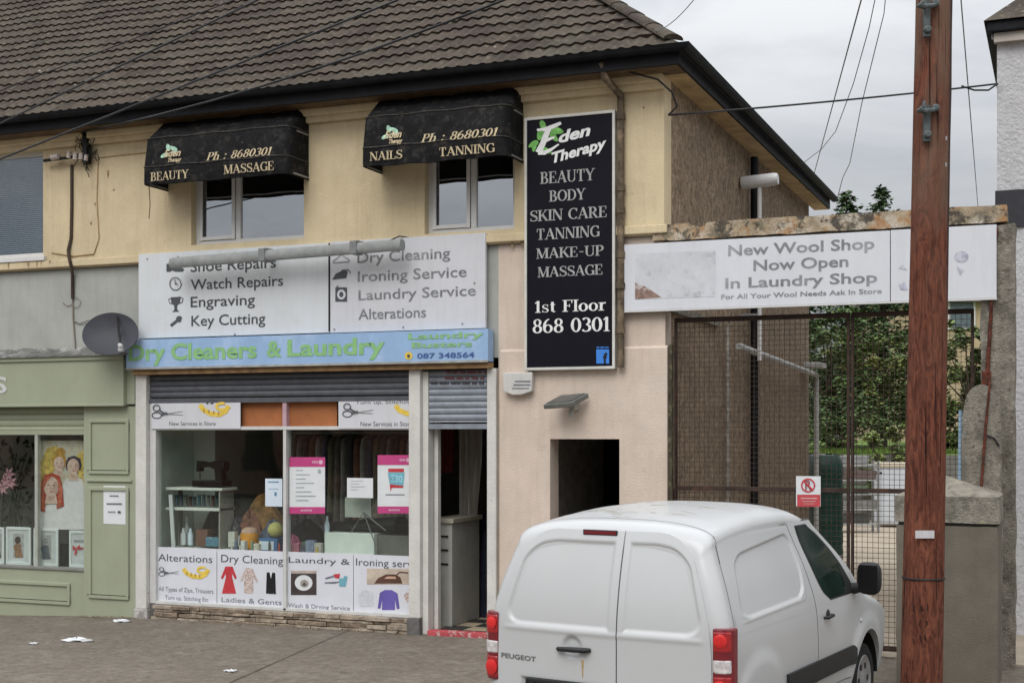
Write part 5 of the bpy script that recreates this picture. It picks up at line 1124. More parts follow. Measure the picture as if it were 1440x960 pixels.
# ---- gate
gt = thing('wire_gate', 'tall two leaf rusty steel gate filled with square wire mesh', 'gate', (-2.4, .12, .05))
GX0, GX1, GZ0, GZ1, GY = -4.06, -.86, .10, 3.70, .14
xm_ = F(1196, 700, GY)[0]
def leafgate(x0, x1):
    lf_ = MB(); t = .03
    lf_.box(x0, x0+t, GY-.02, GY+.02, GZ0, GZ1); lf_.box(x1-t, x1, GY-.02, GY+.02, GZ0, GZ1)
    for z in (GZ0, 1.77, GZ1-.05): lf_.box(x0+t, x1-t, GY-.02, GY+.02, z, z+.05)
    fo = lf_.build('gate_leaf', M('gate_steel', (.045, .028, .022), .8, .35, 8, .3, 60, spots=[((.13, .05, .03), 7, .55, .7, .7)]), gt, bevel=.004)
    mb = MB(); x = x0+t+.03; r_ = .0034
    while x < x1-t:
        j = random.uniform(-.004, .004); mb.tube([(x+j, GY+.006, GZ0+.02), (x-j, GY+.004, 1.8), (x+j*.5, GY+.006, GZ1-.02)], r_, 4, False); x += .056
    z = GZ0+.08
    while z < GZ1-.05:
        if abs(z-1.795) > .03: j = random.uniform(-.004, .004); mb.tube([(x0+t, GY+.0125, z+j), ((x0+x1)/2, GY+.014, z-j), (x1-t, GY+.0125, z+j)], r_, 4, False)
        z += .056
    mb.build('wire_mesh', wirem, fo, fixn=False)
leafgate(GX0, xm_-.006); leafgate(xm_+.006, GX1)
mb = MB(); mb.box(GX0-.06, GX0-.002, GY-.05, GY, 1.62, 1.78); mb.tube([(GX0-.03, GY-.07, 1.72), (GX0-.03, GY-.07, 1.6)], .015, 6); mb.build('hinge', rust, gt)
mb = MB(); mb.box(-4.10, -4.062, .02, .10, .05, 3.4); mb.build('hinge_post', M('gate_post', (.07, .06, .04), .8, .4, 8, spots=[((.3, .28, .14), 14, .58, .66, .8)]), gt)
# no parking sign
Y = GY-.045
ns = thing('no_parking_sign', 'small white and red no parking sign wired to the gate behind the van', 'sign', (F(1136, 712, Y)[0], Y, F(1136, 712, Y)[1]))
flat(1119.5, 669, 1154, 712, Y, paper, ns, 'plate', .004); Y -= .0025
deco([rct(1121, 695, 1153.5, 712)], Y, M('sign_red', (.50, .07, .08), .5, .08, 20), ns, 'red_band')
cx, cy = 1136.5, 682
deco([[(cx+10*math.cos(R(a))*k, cy+10*math.sin(R(a))*k) for a, k in ((a0, 1), (a0+12, 1), (a0+12, .8), (a0, .8))] for a0 in range(0, 360, 12)], Y-.0005, redm, ns, 'symbol')
T('R', cx-4.4, cx+5, cy-6.5, cy+6, Y-.0035, M('sign_symbol', (.30, .10, .11), .5), ns, bold=.03)
deco(pstroke([(cx-7, cy-7), (cx+7, cy+7)], 2), Y-.007, redm, ns, 'symbol')
deco([rct(1126, 699.5, 1149, 701.2), rct(1128, 704, 1147, 705), rct(1130, 707.5, 1145, 708.3)], Y-.001, M('sign_pale_print', (.62, .38, .37), .6), ns, 'print')

# ================================================================== UTILITY POLE
pb, ptop = Q(1296, 960, 10), Q(1313, 0, 10)
ax_ = (ptop-pb).normalized()
def polept(z): return pb+ax_*((z-pb.z)/ax_.z)
up = thing('utility_pole', 'reddish brown wooden utility pole standing in front of the pier and gate', 'utility pole', tuple(polept(0)))
mb = MB(); rows = []
from mathutils import noise
zl = [-.1+9.6*i/90 for i in range(91)]
for z in zl:
    c = polept(z); r_ = .151-.0042*z; row = []
    for k in range(49):
        a = 2*math.pi*(k % 48)/48; q = Vector((math.cos(a)*3.2, math.sin(a)*3.2, z*.22)); dv = noise.noise(q)*.006+noise.noise(Vector((math.cos(a)*14, math.sin(a)*14, z*.5)))*.0028
        row.append(c+Vector((math.cos(a), math.sin(a), 0))*(r_+dv))
    rows.append(row)
mb.grid(rows); mb.poly(rows[-1][:-1])
# grain material: stretched noise
def polemat():
    m = bpy.data.materials.new('pole_wood'); m.use_nodes = True; t = m.node_tree; n = t.nodes.new; l = t.links.new; p = t.nodes['Principled BSDF']; p.inputs['Roughness'].default_value = .88; p.inputs['Specular IOR Level'].default_value = .12
    g = n('ShaderNodeNewGeometry')
    def noise_(sc, s, d, r, dist, off=0):
        mp_ = n('ShaderNodeMapping'); mp_.inputs['Scale'].default_value = sc; mp_.inputs['Location'].default_value = (off, off, off); l(g.outputs['Position'], mp_.inputs[0]); a = n('ShaderNodeTexNoise'); a.inputs['Scale'].default_value = s; a.inputs['Detail'].default_value = d; a.inputs['Roughness'].default_value = r; a.inputs['Distortion'].default_value = dist; l(mp_.outputs[0], a.inputs['Vector']); return a.outputs['Fac']
    def mapr(v, a, b, to=1.): r_ = n('ShaderNodeMapRange'); r_.inputs['From Min'].default_value = a; r_.inputs['From Max'].default_value = b; r_.inputs['To Max'].default_value = to; l(v, r_.inputs['Value']); return r_.outputs[0]
    def mixc(f, a, b):
        mx = n('ShaderNodeMix'); mx.data_type = 'RGBA'; l(f, mx.inputs[0])
        if isinstance(a, tuple): mx.inputs[6].default_value = (*a, 1)
        else: l(a, mx.inputs[6])
        mx.inputs[7].default_value = (*b, 1); return mx.outputs[2]
    flame = noise_((9, 9, 2.4), 1.6, 8, .68, 2.2); grain = noise_((46, 46, 1.6), 1.2, 6, .7, .6, 3); crack = noise_((30, 30, .55), 1.4, 3, .5, .4, 9); weather = noise_((2.5, 2.5, .8), 1.2, 5, .6, .3, 5)
    c = mixc(mapr(flame, .36, .62), (.062, .022, .016), (.195, .070, .042)); c = mixc(mapr(grain, .52, .68, .75), c, (.055, .018, .013)); c = mixc(mapr(grain, .44, .32, .55), c, (.27, .11, .065))
    sp = n('ShaderNodeSeparateXYZ'); l(g.outputs['Position'], sp.inputs[0]); mu = n('ShaderNodeMath'); mu.operation = 'MULTIPLY'; l(mapr(sp.outputs['Z'], 2.6, 5.4, 1.5), mu.inputs[0]); l(mapr(weather, .36, .62), mu.inputs[1]); mn = n('ShaderNodeMath'); mn.operation = 'MINIMUM'; mn.inputs[1].default_value = .8; l(mu.outputs[0], mn.inputs[0])
    c = mixc(mn.outputs[0], c, (.165, .105, .075)); c = mixc(mapr(crack, .62, .67, .9), c, (.014, .008, .007))
    l(c, p.inputs['Base Color']); ad = n('ShaderNodeMath'); l(grain, ad.inputs[0]); l(flame, ad.inputs[1]); bp = n('ShaderNodeBump'); bp.inputs['Strength'].default_value = .8; bp.inputs['Distance'].default_value = .012; l(ad.outputs[0], bp.inputs['Height']); l(bp.outputs[0], p.inputs['Normal']); return m
mb.build('shaft', polemat(), up, smooth=60, fixn=False)
vd = Vector((math.sin(th_), -math.cos(th_), 0))      # faces the street
vr = Vector((math.cos(th_), math.sin(th_), 0))
def onpole(px, py, d=9.86): return Q(px, py, d)
def clamp(py0, label=None):
    mb = MB(); c = onpole(1303, py0+10)
    mb.obox(onpole(1303, py0+22), vr*.022, vd*.02, Vector((0, 0, .13))); mb.tube([onpole(1292, py0+4, 9.84), onpole(1296, py0+2, 9.80), onpole(1303, py0+4, 9.78), onpole(1311, py0+3, 9.80), onpole(1316, py0+1, 9.84)], .017, 8)
    mb.tube([onpole(1303, py0+6, 9.8), onpole(1299, py0-2, 9.79), onpole(1300, py0-9, 9.80)], .012, 8)
    for a, b in ((1303, 38), (1314, 1), (1297, 3)): mb.lathe(onpole(a, py0+b, 9.86), vd, [(.028, 0), (.028, .035), (.018, .045)], 8)
    mb.build('cable_clamp', M('clamp_steel', (.10, .115, .115), .5, .25, 10, metal=.5), up, smooth=40)
clamp(152); clamp(5)
mb = MB(); mb.obox(onpole(1300.5, 751, 9.845), vr*.068, vd*.003, Vector((0, 0, .028))); mb.build('label_plate', M('plate_grey', (.50, .49, .50), .5, .1, 20), up)
pts = []
for py in (-20, 60, 130, 200, 300, 420, 560, 700, 850, 960): pts.append(Q(1337-(py+20)*.0185+random.uniform(-.6, .6), py, 9.93))
mb = MB(); mb.tube(pts, .017, 8); mb.build('cable_guard', M('guard_dark', (.035, .02, .018), .6, .3, 10), up, smooth=60)
mb = MB()
for py in (195, 232, 805): mb.obox(Q(1331-(py)*.018, py, 9.9), vr*.02, vd*.012, Vector((0, 0, .015)))
mb.build('staple', galv, up)
mb = MB(); ring = [polept(2.4-9.95*203/f_)+Vector((math.cos(2*math.pi*k/32), math.sin(2*math.pi*k/32), 0))*.148 for k in range(33)]; mb.tube(ring, .008, 5); mb.build('banding', blackm, up)
# branded marks burnt into the wood (worn, not legible)
mb = MB(); rnd = random.Random(3)
for row, (py, a, b) in enumerate([(854, 1283, 1317), (876, 1291, 1309), (897, 1281, 1316)]):
    x = a
    while x < b-4:
        for k in range(2):
            u0, v0, u1, v1 = x+rnd.uniform(0, 4), py+rnd.uniform(-6, 0), x+rnd.uniform(1, 6), py+rnd.uniform(0, 7)
            def sp(u, v):
                o_ = (u-1298)/f_*9.86; dd = math.sqrt(max(1e-4, .142**2-o_*o_)); return Q(u, v, 10-dd-.008)
            mb.tube([sp(u0, v0), sp((u0+u1)/2, (v0+v1)/2), sp(u1, v1)], .0045, 4)
        x += 9
mb.build('burnt_marks', M('burnt', (.03, .013, .011), .9, .3), up)
# ================================================================== OVERHEAD CABLES
cabm = M('cable_black', (.02, .02, .022), .6, .2)
cabg = M('cable_grey', (.20, .20, .205), .6, .2)
def cable(p, q, r_, label, sag=.0, mat=cabm, group=None, extra=None, name='overhead_cable'):
    p, q = Vector(p), Vector(q); mb = MB(); n = 24
    mb.tube([p.lerp(q, i/n)-Vector((0, 0, sag*4*(i/n)*(1-i/n))) for i in range(n+1)], r_, 6)
    for e in (extra or []): mb.tube(e, r_, 6)
    return tag(mb.build(name, mat, None, smooth=60), label, 'cable', group)
def FW(px, py, Y): X, Z = F(px, py, Y); return Vector((X, Y, Z))
cable(Q(1403, 118, 16.3), FW(940, 162, -.05), .011, 'black cable running level from the white house corner past the pole to the gable', .02, extra=[[Q(1403, 118, 16.25), Q(1390, 127, 16.2), Q(1370, 127, 16.2), Q(1352, 121, 16.2)], [FW(940, 162, -.05), FW(952, 150, -.1), FW(945, 130, -.2), FW(925, 112, -.3), FW(880, 100, -.35)]])
def seg(a, b, da, db, r_, label, sag=0., mat=cabg, **k): cable(Q(*a, da), Q(*b, db), r_*.55, label, sag, mat, **k)
seg((1222, -40), (1140, 262), 14, 34, .016, 'leftmost of the three thin cables falling steeply behind the gable', 0)
mbp = [Q(1243, -60, 14), Q(1222, 40, 17), Q(1200, 118, 21), Q(1175, 185, 26), Q(1155, 210, 29), Q(1126, 232, 33), Q(1100, 245, 36)]
mb = MB(); mb.tube(mbp, [.005, .006, .007, .008, .009, .010, .010], 6); tag(mb.build('overhead_cable', cabg, None, smooth=60), 'middle cable of the three, curving left above the roof edge', 'cable')
mbp = [Q(1249, -40, 14), Q(1243, 20, 15), Q(1233, 60, 17), Q(1212, 145, 22), Q(1195, 230, 28), Q(1185, 250, 30), Q(1176, 285, 33)]
mb = MB(); mb.tube(mbp, [.005, .005, .006, .007, .008, .009, .010], 6); tag(mb.build('overhead_cable', cabg, None, smooth=60), 'rightmost of the three thin cables, bent twice on its way down', 'cable')
seg((1349, -30), (1376, 300), 13, 30, .013, 'thin cable falling between the pole and the white house', 0)
seg((920, 45), (985, -12), 15.2, 11, .008, 'short cable rising from the hip of the tiled roof', .06)
pt_ = lambda py: Q(1312, py, 10)
seg((-40, 240), (560, 0), 16.6, 13.5, .022, 'thick cable crossing the roof from the lower left above the first awning', .0, cabm)
seg((-40, 193), (363, 0), 16.6, 14.0, .02, 'cable crossing the roof just left of the cable bracket', .0, cabm)
seg((-40, 143), (330, 0), 16.6, 14.5, .012, 'faint cable highest up the left part of the tiled roof', .0, cabm)
cable(FW(118, 185, -.25), Q(722, -5, 12.8), .013, 'cable rising from the wall bracket over the two awnings', .12, cabm)
# bracket with insulators on the wall
bk = thing('cable_bracket', 'cluster of white insulators and tangled black wires on the cream wall by the left window', 'cable bracket', (F(110, 210, -.1)[0], -.05, F(110, 235, -.1)[1]))
mb = MB(); p = FW(110, 180, -.2); mb.obox(p, (.16, 0, .01), (0, .16, 0), (0, 0, .012)); mb.build('cap_plate', M('plate_white', (.45, .44, .42), .6, .2), bk)
mb = MB(); p = FW(122, 205, -.12); mb.obox(p, (.035, 0, 0), (0, .05, 0), (0, 0, .24)); mb.tube([FW(62, 226, -.15), FW(125, 218, -.15)], .022, 8); mb.build('arm', blackm, bk)
for i, (px, py, r_, h) in enumerate([(78, 221, .045, .13), (97, 218, .035, .09), (106, 220, .035, .1), (114, 220, .035, .09), (121, 222, .03, .08)]):
    p = FW(px, py, -.17); mb = MB(); d = Vector((1, 0, .08)) if i == 0 else Vector((.2, 0, 1)); mb.lathe(p-d.normalized()*h/2, d, [(.02, 0), (r_, .01), (r_*.8, h*.3), (r_, h*.5), (r_*.75, h*.7), (r_, h*.95), (.02, h)], 12); mb.build('insulator', M('porcelain', (.46, .40, .37), .4, .15, 20), bk, smooth=40)
mb = MB(); rnd = random.Random(11)
for i in range(30):
    a = FW(118+rnd.uniform(-5, 8), 190+rnd.uniform(-5, 35), -.12); pts = [a]
    for k in range(4): pts.append(pts[-1]+Vector((rnd.uniform(-.09, .1), rnd.uniform(-.05, .04), rnd.uniform(-.10, .07))))
    mb.tube(pts, .006, 4)
mb.build('wires', M('wire_mess', (.025, .03, .022), .8, .3), bk)
# wall cables
mb = MB(); mb.tube([FW(101, 232, -.06), FW(101, 290, -.06), FW(100, 335, -.06), FW(96, 352, -.075), FW(97, 362, -.105), FW(100, 374, -.105), FW(102, 386, -.04), FW(102, 420, -.02)], .022, 8); tag(mb.build('wall_cable', M('conduit', (.06, .042, .03), .7, .3, 8), None, smooth=60), 'dark cable running down the cream wall below the insulators', 'cable')
mb = MB(); mb.tube([FW(102, 420, -.015), FW(103, 450, -.015), FW(106, 490, -.015)], .010, 6); mb.tube([FW(102, 450, -.015), FW(112, 455, -.015), FW(125, 450, -.03), FW(140, 460, -.2)], .007, 6); rr = [FW(107+6*math.cos(R(a)), 425+7*math.sin(R(a)), -.015) for a in range(0, 700, 30)]; mb.tube(rr, .004, 4); mb.tube([FW(88, 425, -.012), FW(94, 430, -.012), FW(101, 428, -.012)], .005, 4)
tag(mb.build('wall_cable', M('cable_buff', (.24, .21, .17), .7, .2), None, smooth=60), 'thin coiled buff cable on the grey wall above the satellite dish', 'cable')
mb = MB(); mb.tube([FW(210, 214, -.055), FW(170, 218, -.055), FW(138, 222, -.055), FW(136, 280, -.055), FW(139, 335, -.055), FW(132, 357, -.055), FW(102, 360, -.055), FW(72, 355, -.055)], .008, 5); tag(mb.build('wall_cable', M('cable_painted', (.42, .31, .17), .8, .2), None, smooth=60), 'thin cream painted cable looping on the wall beside the left awning', 'cable')

# ================================================================== NEIGHBOUR HOUSE (right)
nh = thing('roughcast_house', 'white roughcast house with a dark gutter at the right edge of the picture', 'house', (2.5, 5, 0))
rcm = M('roughcast_white', (.50, .50, .51), .95, .06, 8, 1.0, 26, streak=.12, spots=[((.40, .40, .41), 14, .5, .66, .5)])
HX = Q(1402, 100, 16.3); hx, hy = HX.x, HX.y
mb = MB(); mb.box(hx, 9, hy, hy+9, 5.30, 7.12); mb.build('upper_wall', rcm, nh)
mb = MB(); mb.box(hx-.02, 9, hy-.03, hy+9, 4.86, 5.30-.002); mb.build('dark_band', M('band_dark', (.035, .036, .042), .7, .15), nh)
mb = MB(); mb.box(hx+.0, 9, hy+.0, hy+9, 0, 4.858); mb.build('lower_wall', rcm, nh)
mb = MB(); mb.box(hx-.10, 9, hy-.16, hy-.002, 7.16, 7.30); mb.box(hx-.12, hx-.002, hy+.001, hy+9, 7.16, 7.3); mb.build('gutter', blackgut, nh, bevel=.02)
mb = MB(); mb.box(hx-.03, 9, hy-.10, hy-.003, 7.05, 7.158); mb.build('fascia_board', M('fascia_pale', (.42, .38, .34), .7, .1), nh)
mb = MB(); A = [(hx-.14, hy-.2, 7.29), (9.2, hy-.2, 7.29), (9.2, hy+4.5, 10.6), (hx+3, hy+4.5, 10.6)]; mb.poly(A); mb.poly([(hx-.14, hy-.2, 7.29), (hx+3, hy+4.5, 10.6), (hx-.14, hy+9.2, 7.29)]); mb.poly([(hx+3, hy+4.5, 10.6), (9.2, hy+4.5, 10.6), (9.2, hy+9.2, 7.29), (hx-.14, hy+9.2, 7.29)]); mb.build('roof', tile, nh)
mb = MB(); p = Q(1396, 45, 16.3); mb.tube([(hx-.02, hy-.05, 7.1), (p.x-.03, p.y-.05, p.z+.02), (p.x, p.y-.05, p.z-.1), (hx+.02, hy-.03, p.z-.12)], .012, 6); mb.build('bracket', galv, nh)

for wx0, wz0, wz1 in ((hx+1.5, 5.6, 6.8), (hx+4.6, 5.6, 6.8), (hx+1.3, .9, 3.0)):
    x1_ = wx0+1.4; fr = MB(); fr.box(wx0, wx0+.07, hy-.03, hy+.02, wz0, wz1); fr.box(x1_-.07, x1_, hy-.03, hy+.02, wz0, wz1); fr.box(wx0+.07, x1_-.07, hy-.03, hy+.02, wz0, wz0+.07); fr.box(wx0+.07, x1_-.07, hy-.03, hy+.02, wz1-.07, wz1); fr.box(wx0+.67, wx0+.73, hy-.03, hy+.02, wz0+.07, wz1-.07)
    wf = fr.build('window', white_upvc, nh, bevel=.006); mb = MB(); mb.box(wx0+.07, x1_-.07, hy-.012, hy-.004, wz0+.07, wz1-.07); mb.build('pane', M('house_glass', (.05, .06, .065), .06, .2, spec=.6), wf); mb = MB(); mb.box(wx0-.06, x1_+.06, hy-.09, hy-.001, wz0-.08, wz0-.002); mb.build('sill', oldconc, wf)
# ================================================================== YARD BEHIND THE GATE
# retaining wall, grass bank
gr = M('grass', (.10, .17, .028), .9, .35, 3, .6, 20, spots=[((.19, .26, .045), 5, .5, .7, .7)])
b0 = Q(1100, 640, 38); b1 = Q(1420, 640, 38)
mb = MB(); d_ = (b1-b0).normalized(); nrm_ = Vector((-d_.y, d_.x, 0)); zt_w = H_-30*38/f_
lft, rgt = b0-d_*14, b1+d_*14
mb.prism([(lft.x, lft.y, -.1), (rgt.x, rgt.y, -.1), (rgt.x, rgt.y, zt_w), (lft.x, lft.y, zt_w)], nrm_*.4)
tag(mb.build('retaining_wall', M('bank_wall', (.15, .145, .13), .95, .2, 2, .4, 30, streak=.3), None), 'long low grey retaining wall under the grass bank behind the yard', 'wall')
mb = MB(); rows = []
for i in range(9):
    o_ = nrm_*(.41+i*3.2); row = []
    for j in range(41):
        p = lft.lerp(rgt, j/40)+o_; row.append((p.x, p.y, zt_w+.03+.01*i+.05*math.sin(j*1.9+i)+.06*i**.5))
    rows.append(row)
mb.grid(rows); struct('grass_bank', mb, gr, smooth=60)
mb = MB(); rnd = random.Random(2)
for k in range(9000):
    t_, u_ = rnd.random(), rnd.random()**1.6*5; p = lft.lerp(rgt, t_)+nrm_*(.42+u_); z = zt_w+.05; h = rnd.uniform(.06, .2); a = rnd.uniform(0, 6.3); dx, dy = math.cos(a)*.03, math.sin(a)*.03
    mb.face([mb.vert((p.x-dx, p.y-dy, z)), mb.vert((p.x+dx, p.y+dy, z)), mb.vert((p.x+rnd.uniform(-.06, .06), p.y+rnd.uniform(-.06, .06), z+h))])
tag(mb.build('grass', gr, None, fixn=False), 'bright rough grass growing along the top of the bank', 'grass', None, 'stuff')

def leafcloud(mb, c, rx, ry, rz, n, size, rnd, droop=0, flat=.5, pref=None):
    for _ in range(n):
        u = rnd.gauss(0, 1), rnd.gauss(0, 1), rnd.gauss(0, 1); m_ = math.sqrt(sum(x*x for x in u)) or 1; rr = rnd.random()**.4
        p = Vector((c[0]+u[0]/m_*rx*rr, c[1]+u[1]/m_*ry*rr, c[2]+u[2]/m_*rz*rr)); s = size*rnd.uniform(.6, 1.4)
        a = rnd.uniform(0, 6.3); e1 = Vector((math.cos(a), math.sin(a), rnd.uniform(-.5, .3)-droop)).normalized()*s; e2 = Vector((-math.sin(a), math.cos(a), rnd.uniform(-.6, .6))).normalized()*s*flat
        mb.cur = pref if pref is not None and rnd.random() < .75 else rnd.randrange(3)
        mb.poly([p, p+e1*.5+e2, p+e1*1.1, p+e1*.5-e2])
conl = [M('conifer_a', (.055, .098, .042), .85, .3, 3), M('conifer_b', (.085, .135, .052), .85, .3, 3), M('conifer_c', (.036, .064, .032), .85, .3, 3)]
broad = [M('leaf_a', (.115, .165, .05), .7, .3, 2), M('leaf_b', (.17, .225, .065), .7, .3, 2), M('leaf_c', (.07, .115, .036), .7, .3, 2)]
yell = [M('leaf_d', (.20, .22, .06), .7, .3, 2), M('leaf_e', (.25, .23, .08), .7, .3, 2), broad[1]]
bark = M('bark', (.07, .052, .038), .95, .3, 8, .6, 20)
def conifer(pos, h, r_, label, seed, z0=.3):
    rnd = random.Random(seed); x, y, z = pos; t_ = thing('conifer_tree', label, 'tree', (x, y, z), 'trees behind the yard')
    mb = MB(); mb.tube([(x, y, z-.3), (x+.05, y, z+h*.5), (x, y, z+h*.97)], [h*.022, h*.013, .02], 8); mb.build('trunk', bark, t_)
    mb = MB(); lv = 44
    for i in range(lv):
        s = i/(lv-1); zz = z+h*(z0*.25+(1-z0*.25)*s*.985); rl = r_*(1-s)**.62*(.72+.45*rnd.random())+.22*(1-s*.5)
        nb = 8 if s < .75 else 10
        for k in range(nb):
            a = rnd.uniform(0, 6.3); L_ = rl*rnd.uniform(.55, 1.1); up_ = rnd.uniform(.1, .5); dr = rnd.uniform(.1, .5)
            n_ = max(7, int(L_*13))
            for q in range(n_):
                u = (q+rnd.random())/n_; p = Vector((x+math.cos(a)*L_*u, y+math.sin(a)*L_*u, zz+up_*L_*u-dr*L_*u*u+rnd.uniform(-.1, .1)))
                s_ = rnd.uniform(.10, .22)*(1.2-.4*u); aa = a+rnd.uniform(-1.4, 1.4); e1 = Vector((math.cos(aa), math.sin(aa), rnd.uniform(-.9, .5))).normalized()*s_; e2 = Vector((-math.sin(aa), math.cos(aa), rnd.uniform(-.6, .6))).normalized()*s_*.4
                mb.cur = rnd.randrange(3); mb.poly([p, p+e1*.5+e2, p+e1*1.15, p+e1*.5-e2])
    mb.build('crown', conl, t_, fixn=False)
def broadtree(pos, h, r_, label, seed, mats, n=2600, size=.2, trunk=True, name='leafy_tree', cat='tree', group='trees behind the yard'):
    rnd = random.Random(seed); x, y, z = pos; t_ = thing(name, label, cat, (x, y, z), group)
    mb = MB(); mb.tube([(x, y, z-.3), (x+.1, y, z+h*.35), (x+.05, y+.1, z+h*.7)], [max(.03, h*.022), max(.02, h*.015), .02], 8)
    blobs = []
    for k in range(15):
        a = rnd.uniform(0, 6.3); rr = r_*rnd.uniform(.2, .8); c = (x+math.cos(a)*rr, y+math.sin(a)*rr, z+h*rnd.uniform(.06, .86)); blobs.append((c, r_*rnd.uniform(.32, .58)))
        mb.tube([(x+.05, y, z+h*.3), ((x+c[0])/2, (y+c[1])/2, (z+h*.3+c[2])/2+.1), c], [max(.02, h*.01), .02, .012], 5)
    mb.build('trunk' if name != 'shrub' else 'stem', bark, t_)
    mb = MB()
    for c, rr in blobs:
        k_ = 6
        for q in range(k_):
            d_ = Vector((rnd.gauss(0, 1), rnd.gauss(0, 1), rnd.gauss(0, .8))).normalized()*rr*rnd.uniform(.45, 1.0); r2 = rr*rnd.uniform(.22, .42); pc = Vector(c)+d_
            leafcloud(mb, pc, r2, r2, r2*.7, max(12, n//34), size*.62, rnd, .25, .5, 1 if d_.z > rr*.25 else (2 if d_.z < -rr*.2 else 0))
    mb.build('crown' if name != 'shrub' else 'foliage', mats, t_, fixn=False)
def QG(px, d, z): p = Q(px, 610, d); return (p.x, p.y, z)
conifer(QG(1190, 46, 2.0), H_+(610-268)*46/f_-2.0, 2.5, 'dark conifer rising just beyond the end of the gable roof', 1)
conifer(QG(1240, 47, 2.0), H_+(610-262)*47/f_-2.0, 2.4, 'dark conifer whose tip stands midway between gable roof and pole', 2)
conifer(QG(1128, 49, 2.0), 7.2, 2.6, 'lower conifer partly hidden by the far corner of the gable wall', 3)
conifer(QG(1290, 50, 2.0), 6.0, 1.7, 'slim conifer directly behind the utility pole', 4)
broadtree(QG(1165, 42, 1.9), 4.6, 2.1, 'dark leafy tree low behind the left part of the gate', 5, [conl[1], broad[2], broad[0]], 2600)
broadtree(QG(1225, 42.5, 1.9), 4.4, 2.0, 'leafy tree flecked with yellow behind the middle of the gate', 6, [broad[0], broad[2], yell[0]], 2600)
broadtree(QG(1362, 40, 1.9), 4.2, 1.5, 'mid green tree to the right of the pole against the beige house', 7, broad, 2400)
broadtree(QG(1250, 36.8, .5), 2.2, .9, 'light green shrub beside the white cabinet in the yard', 8, [broad[0], broad[1], yell[0]], 3600, .15, name='shrub', cat='shrub', group='shrubs in the yard')
broadtree(QG(1352, 27, .0), 1.8, .7, 'small dark shrub at the foot of the blue ladder', 9, broad, 1800, .13, name='shrub', cat='shrub', group='shrubs in the yard')
broadtree(QG(1195, 40, 1.9), 1.5, 1.6, 'low hedge-like shrub on the grass bank', 10, [broad[2], conl[1], broad[0]], 1200, .15, name='shrub', cat='shrub', group='shrubs in the yard')
# beige house behind the trees
bh0, bh1 = Q(1240, 560, 62), Q(1480, 560, 62)
bh = thing('beige_house', 'beige rendered house glimpsed behind the trees right of the pole', 'house', ((bh0.x+bh1.x)/2, (bh0.y+bh1.y)/2, 0))
dv = (bh1-bh0); dv.z = 0; dn = dv.normalized(); nb = Vector((-dn.y, dn.x, 0)); zt_h = H_+(610-425)*62/f_
mb = MB(); mb.prism([(bh0.x, bh0.y, -.1), (bh1.x, bh1.y, -.1), (bh1.x, bh1.y, zt_h), (bh0.x, bh0.y, zt_h)], nb*7); mb.build('wall', M('beige_render', (.42, .33, .215), .9, .06, 1, streak=.1), bh)
mb = MB(); a0, a1 = bh0-dn*.4-nb*.4, bh1+dn*.4-nb*.4; e0, e1 = bh0-dn*.4+nb*7.4, bh1+dn*.4+nb*7.4; r0, r1 = bh0+dn*3+nb*3.5, bh1-dn*3+nb*3.5
for v_ in (a0, a1, e0, e1): v_.z = zt_h
for v_ in (r0, r1): v_.z = zt_h+2.2
mb.poly([a0, a1, r1, r0]); mb.poly([e1, e0, r0, r1]); mb.poly([a1, e1, r1]); mb.poly([e0, a0, r0]); mb.poly([a0, e0, e1, a1]); mb.build('roof', tile, bh)
for px in (1352, 1425):
    c = Q(px, 440, 61.95); fr = MB(); fr.obox(c, dn*.62, nb*.05, (0, 0, .75)); wf = fr.build('window', white_upvc, bh); mb = MB(); mb.obox(c-nb*.06, dn*.52, nb*.02, (0, 0, .66)); mb.build('pane', M('far_glass', (.12, .15, .17), .2, .2), wf)
# oil tank, white cabinet, rack, ladder
def obx(px0, px1, py0, zb, d, depth):
    p0, p1 = Q(px0, py0, d), Q(px1, py0, d); return p0, p1
p0, p1 = Q(1129, 636, 24.6), Q(1176, 636, 24.6); zt = p0.z; cx = (p0+p1)/2; hw = (p1-p0).length/2
ok = thing('oil_tank', 'tall dark green ribbed plastic oil tank behind the far corner of the building', 'oil tank', (cx.x, cx.y, 0))
e1 = Vector((math.cos(th_), math.sin(th_), 0)); e2 = Vector((-e1.y, e1.x, 0))
mb = MB(); rows = []
for i in range(25):
    z = .25+(zt-.3)*i/24; s_ = 1-.03*(i % 4 == 2)-(.0 if i < 22 else (i-22)*.09); rows.append([cxp for cxp in [(cx.x+(e1.x*math.copysign(abs(math.cos(a))**.5, math.cos(a))*hw+e2.x*math.copysign(abs(math.sin(a))**.5, math.sin(a))*.6)*s_, cx.y+.3+(e1.y*math.copysign(abs(math.cos(a))**.5, math.cos(a))*hw+e2.y*math.copysign(abs(math.sin(a))**.5, math.sin(a))*.6)*s_, z) for a in [2*math.pi*k/32 for k in range(33)]]])
mb.grid(rows); mb.poly(rows[-1][:-1]); mb.build('tank_body', dkgreen, ok, smooth=50)
mb = MB(); mb.box(cx.x-hw, cx.x+hw, cx.y-.2, cx.y+.8, .013, .26); mb.build('plinth', oldconc, ok)
c = Q(1257, 690, 35); zt = H_+(610-657)*35/f_; hw = 40/2*35/f_*1.25
wc = thing('metal_cabinet', 'white metal cabinet with a beige lid standing in the yard beyond the gate', 'cabinet', (c.x, c.y, 0))
mb = MB(); mb.obox((c.x, c.y+.4, zt/2+.05), e1*hw, e2*.4, (0, 0, zt/2-.05)); mb.build('carcass', M('cab_white', (.52, .55, .58), .5, .05, 3, streak=.2), wc, bevel=.02)
mb = MB(); mb.obox((c.x, c.y+.4, zt+.06), e1*(hw+.03), e2*.43, (0, 0, .06)); mb.build('lid', M('cab_lid', (.50, .44, .34), .6, .08), wc, bevel=.03)
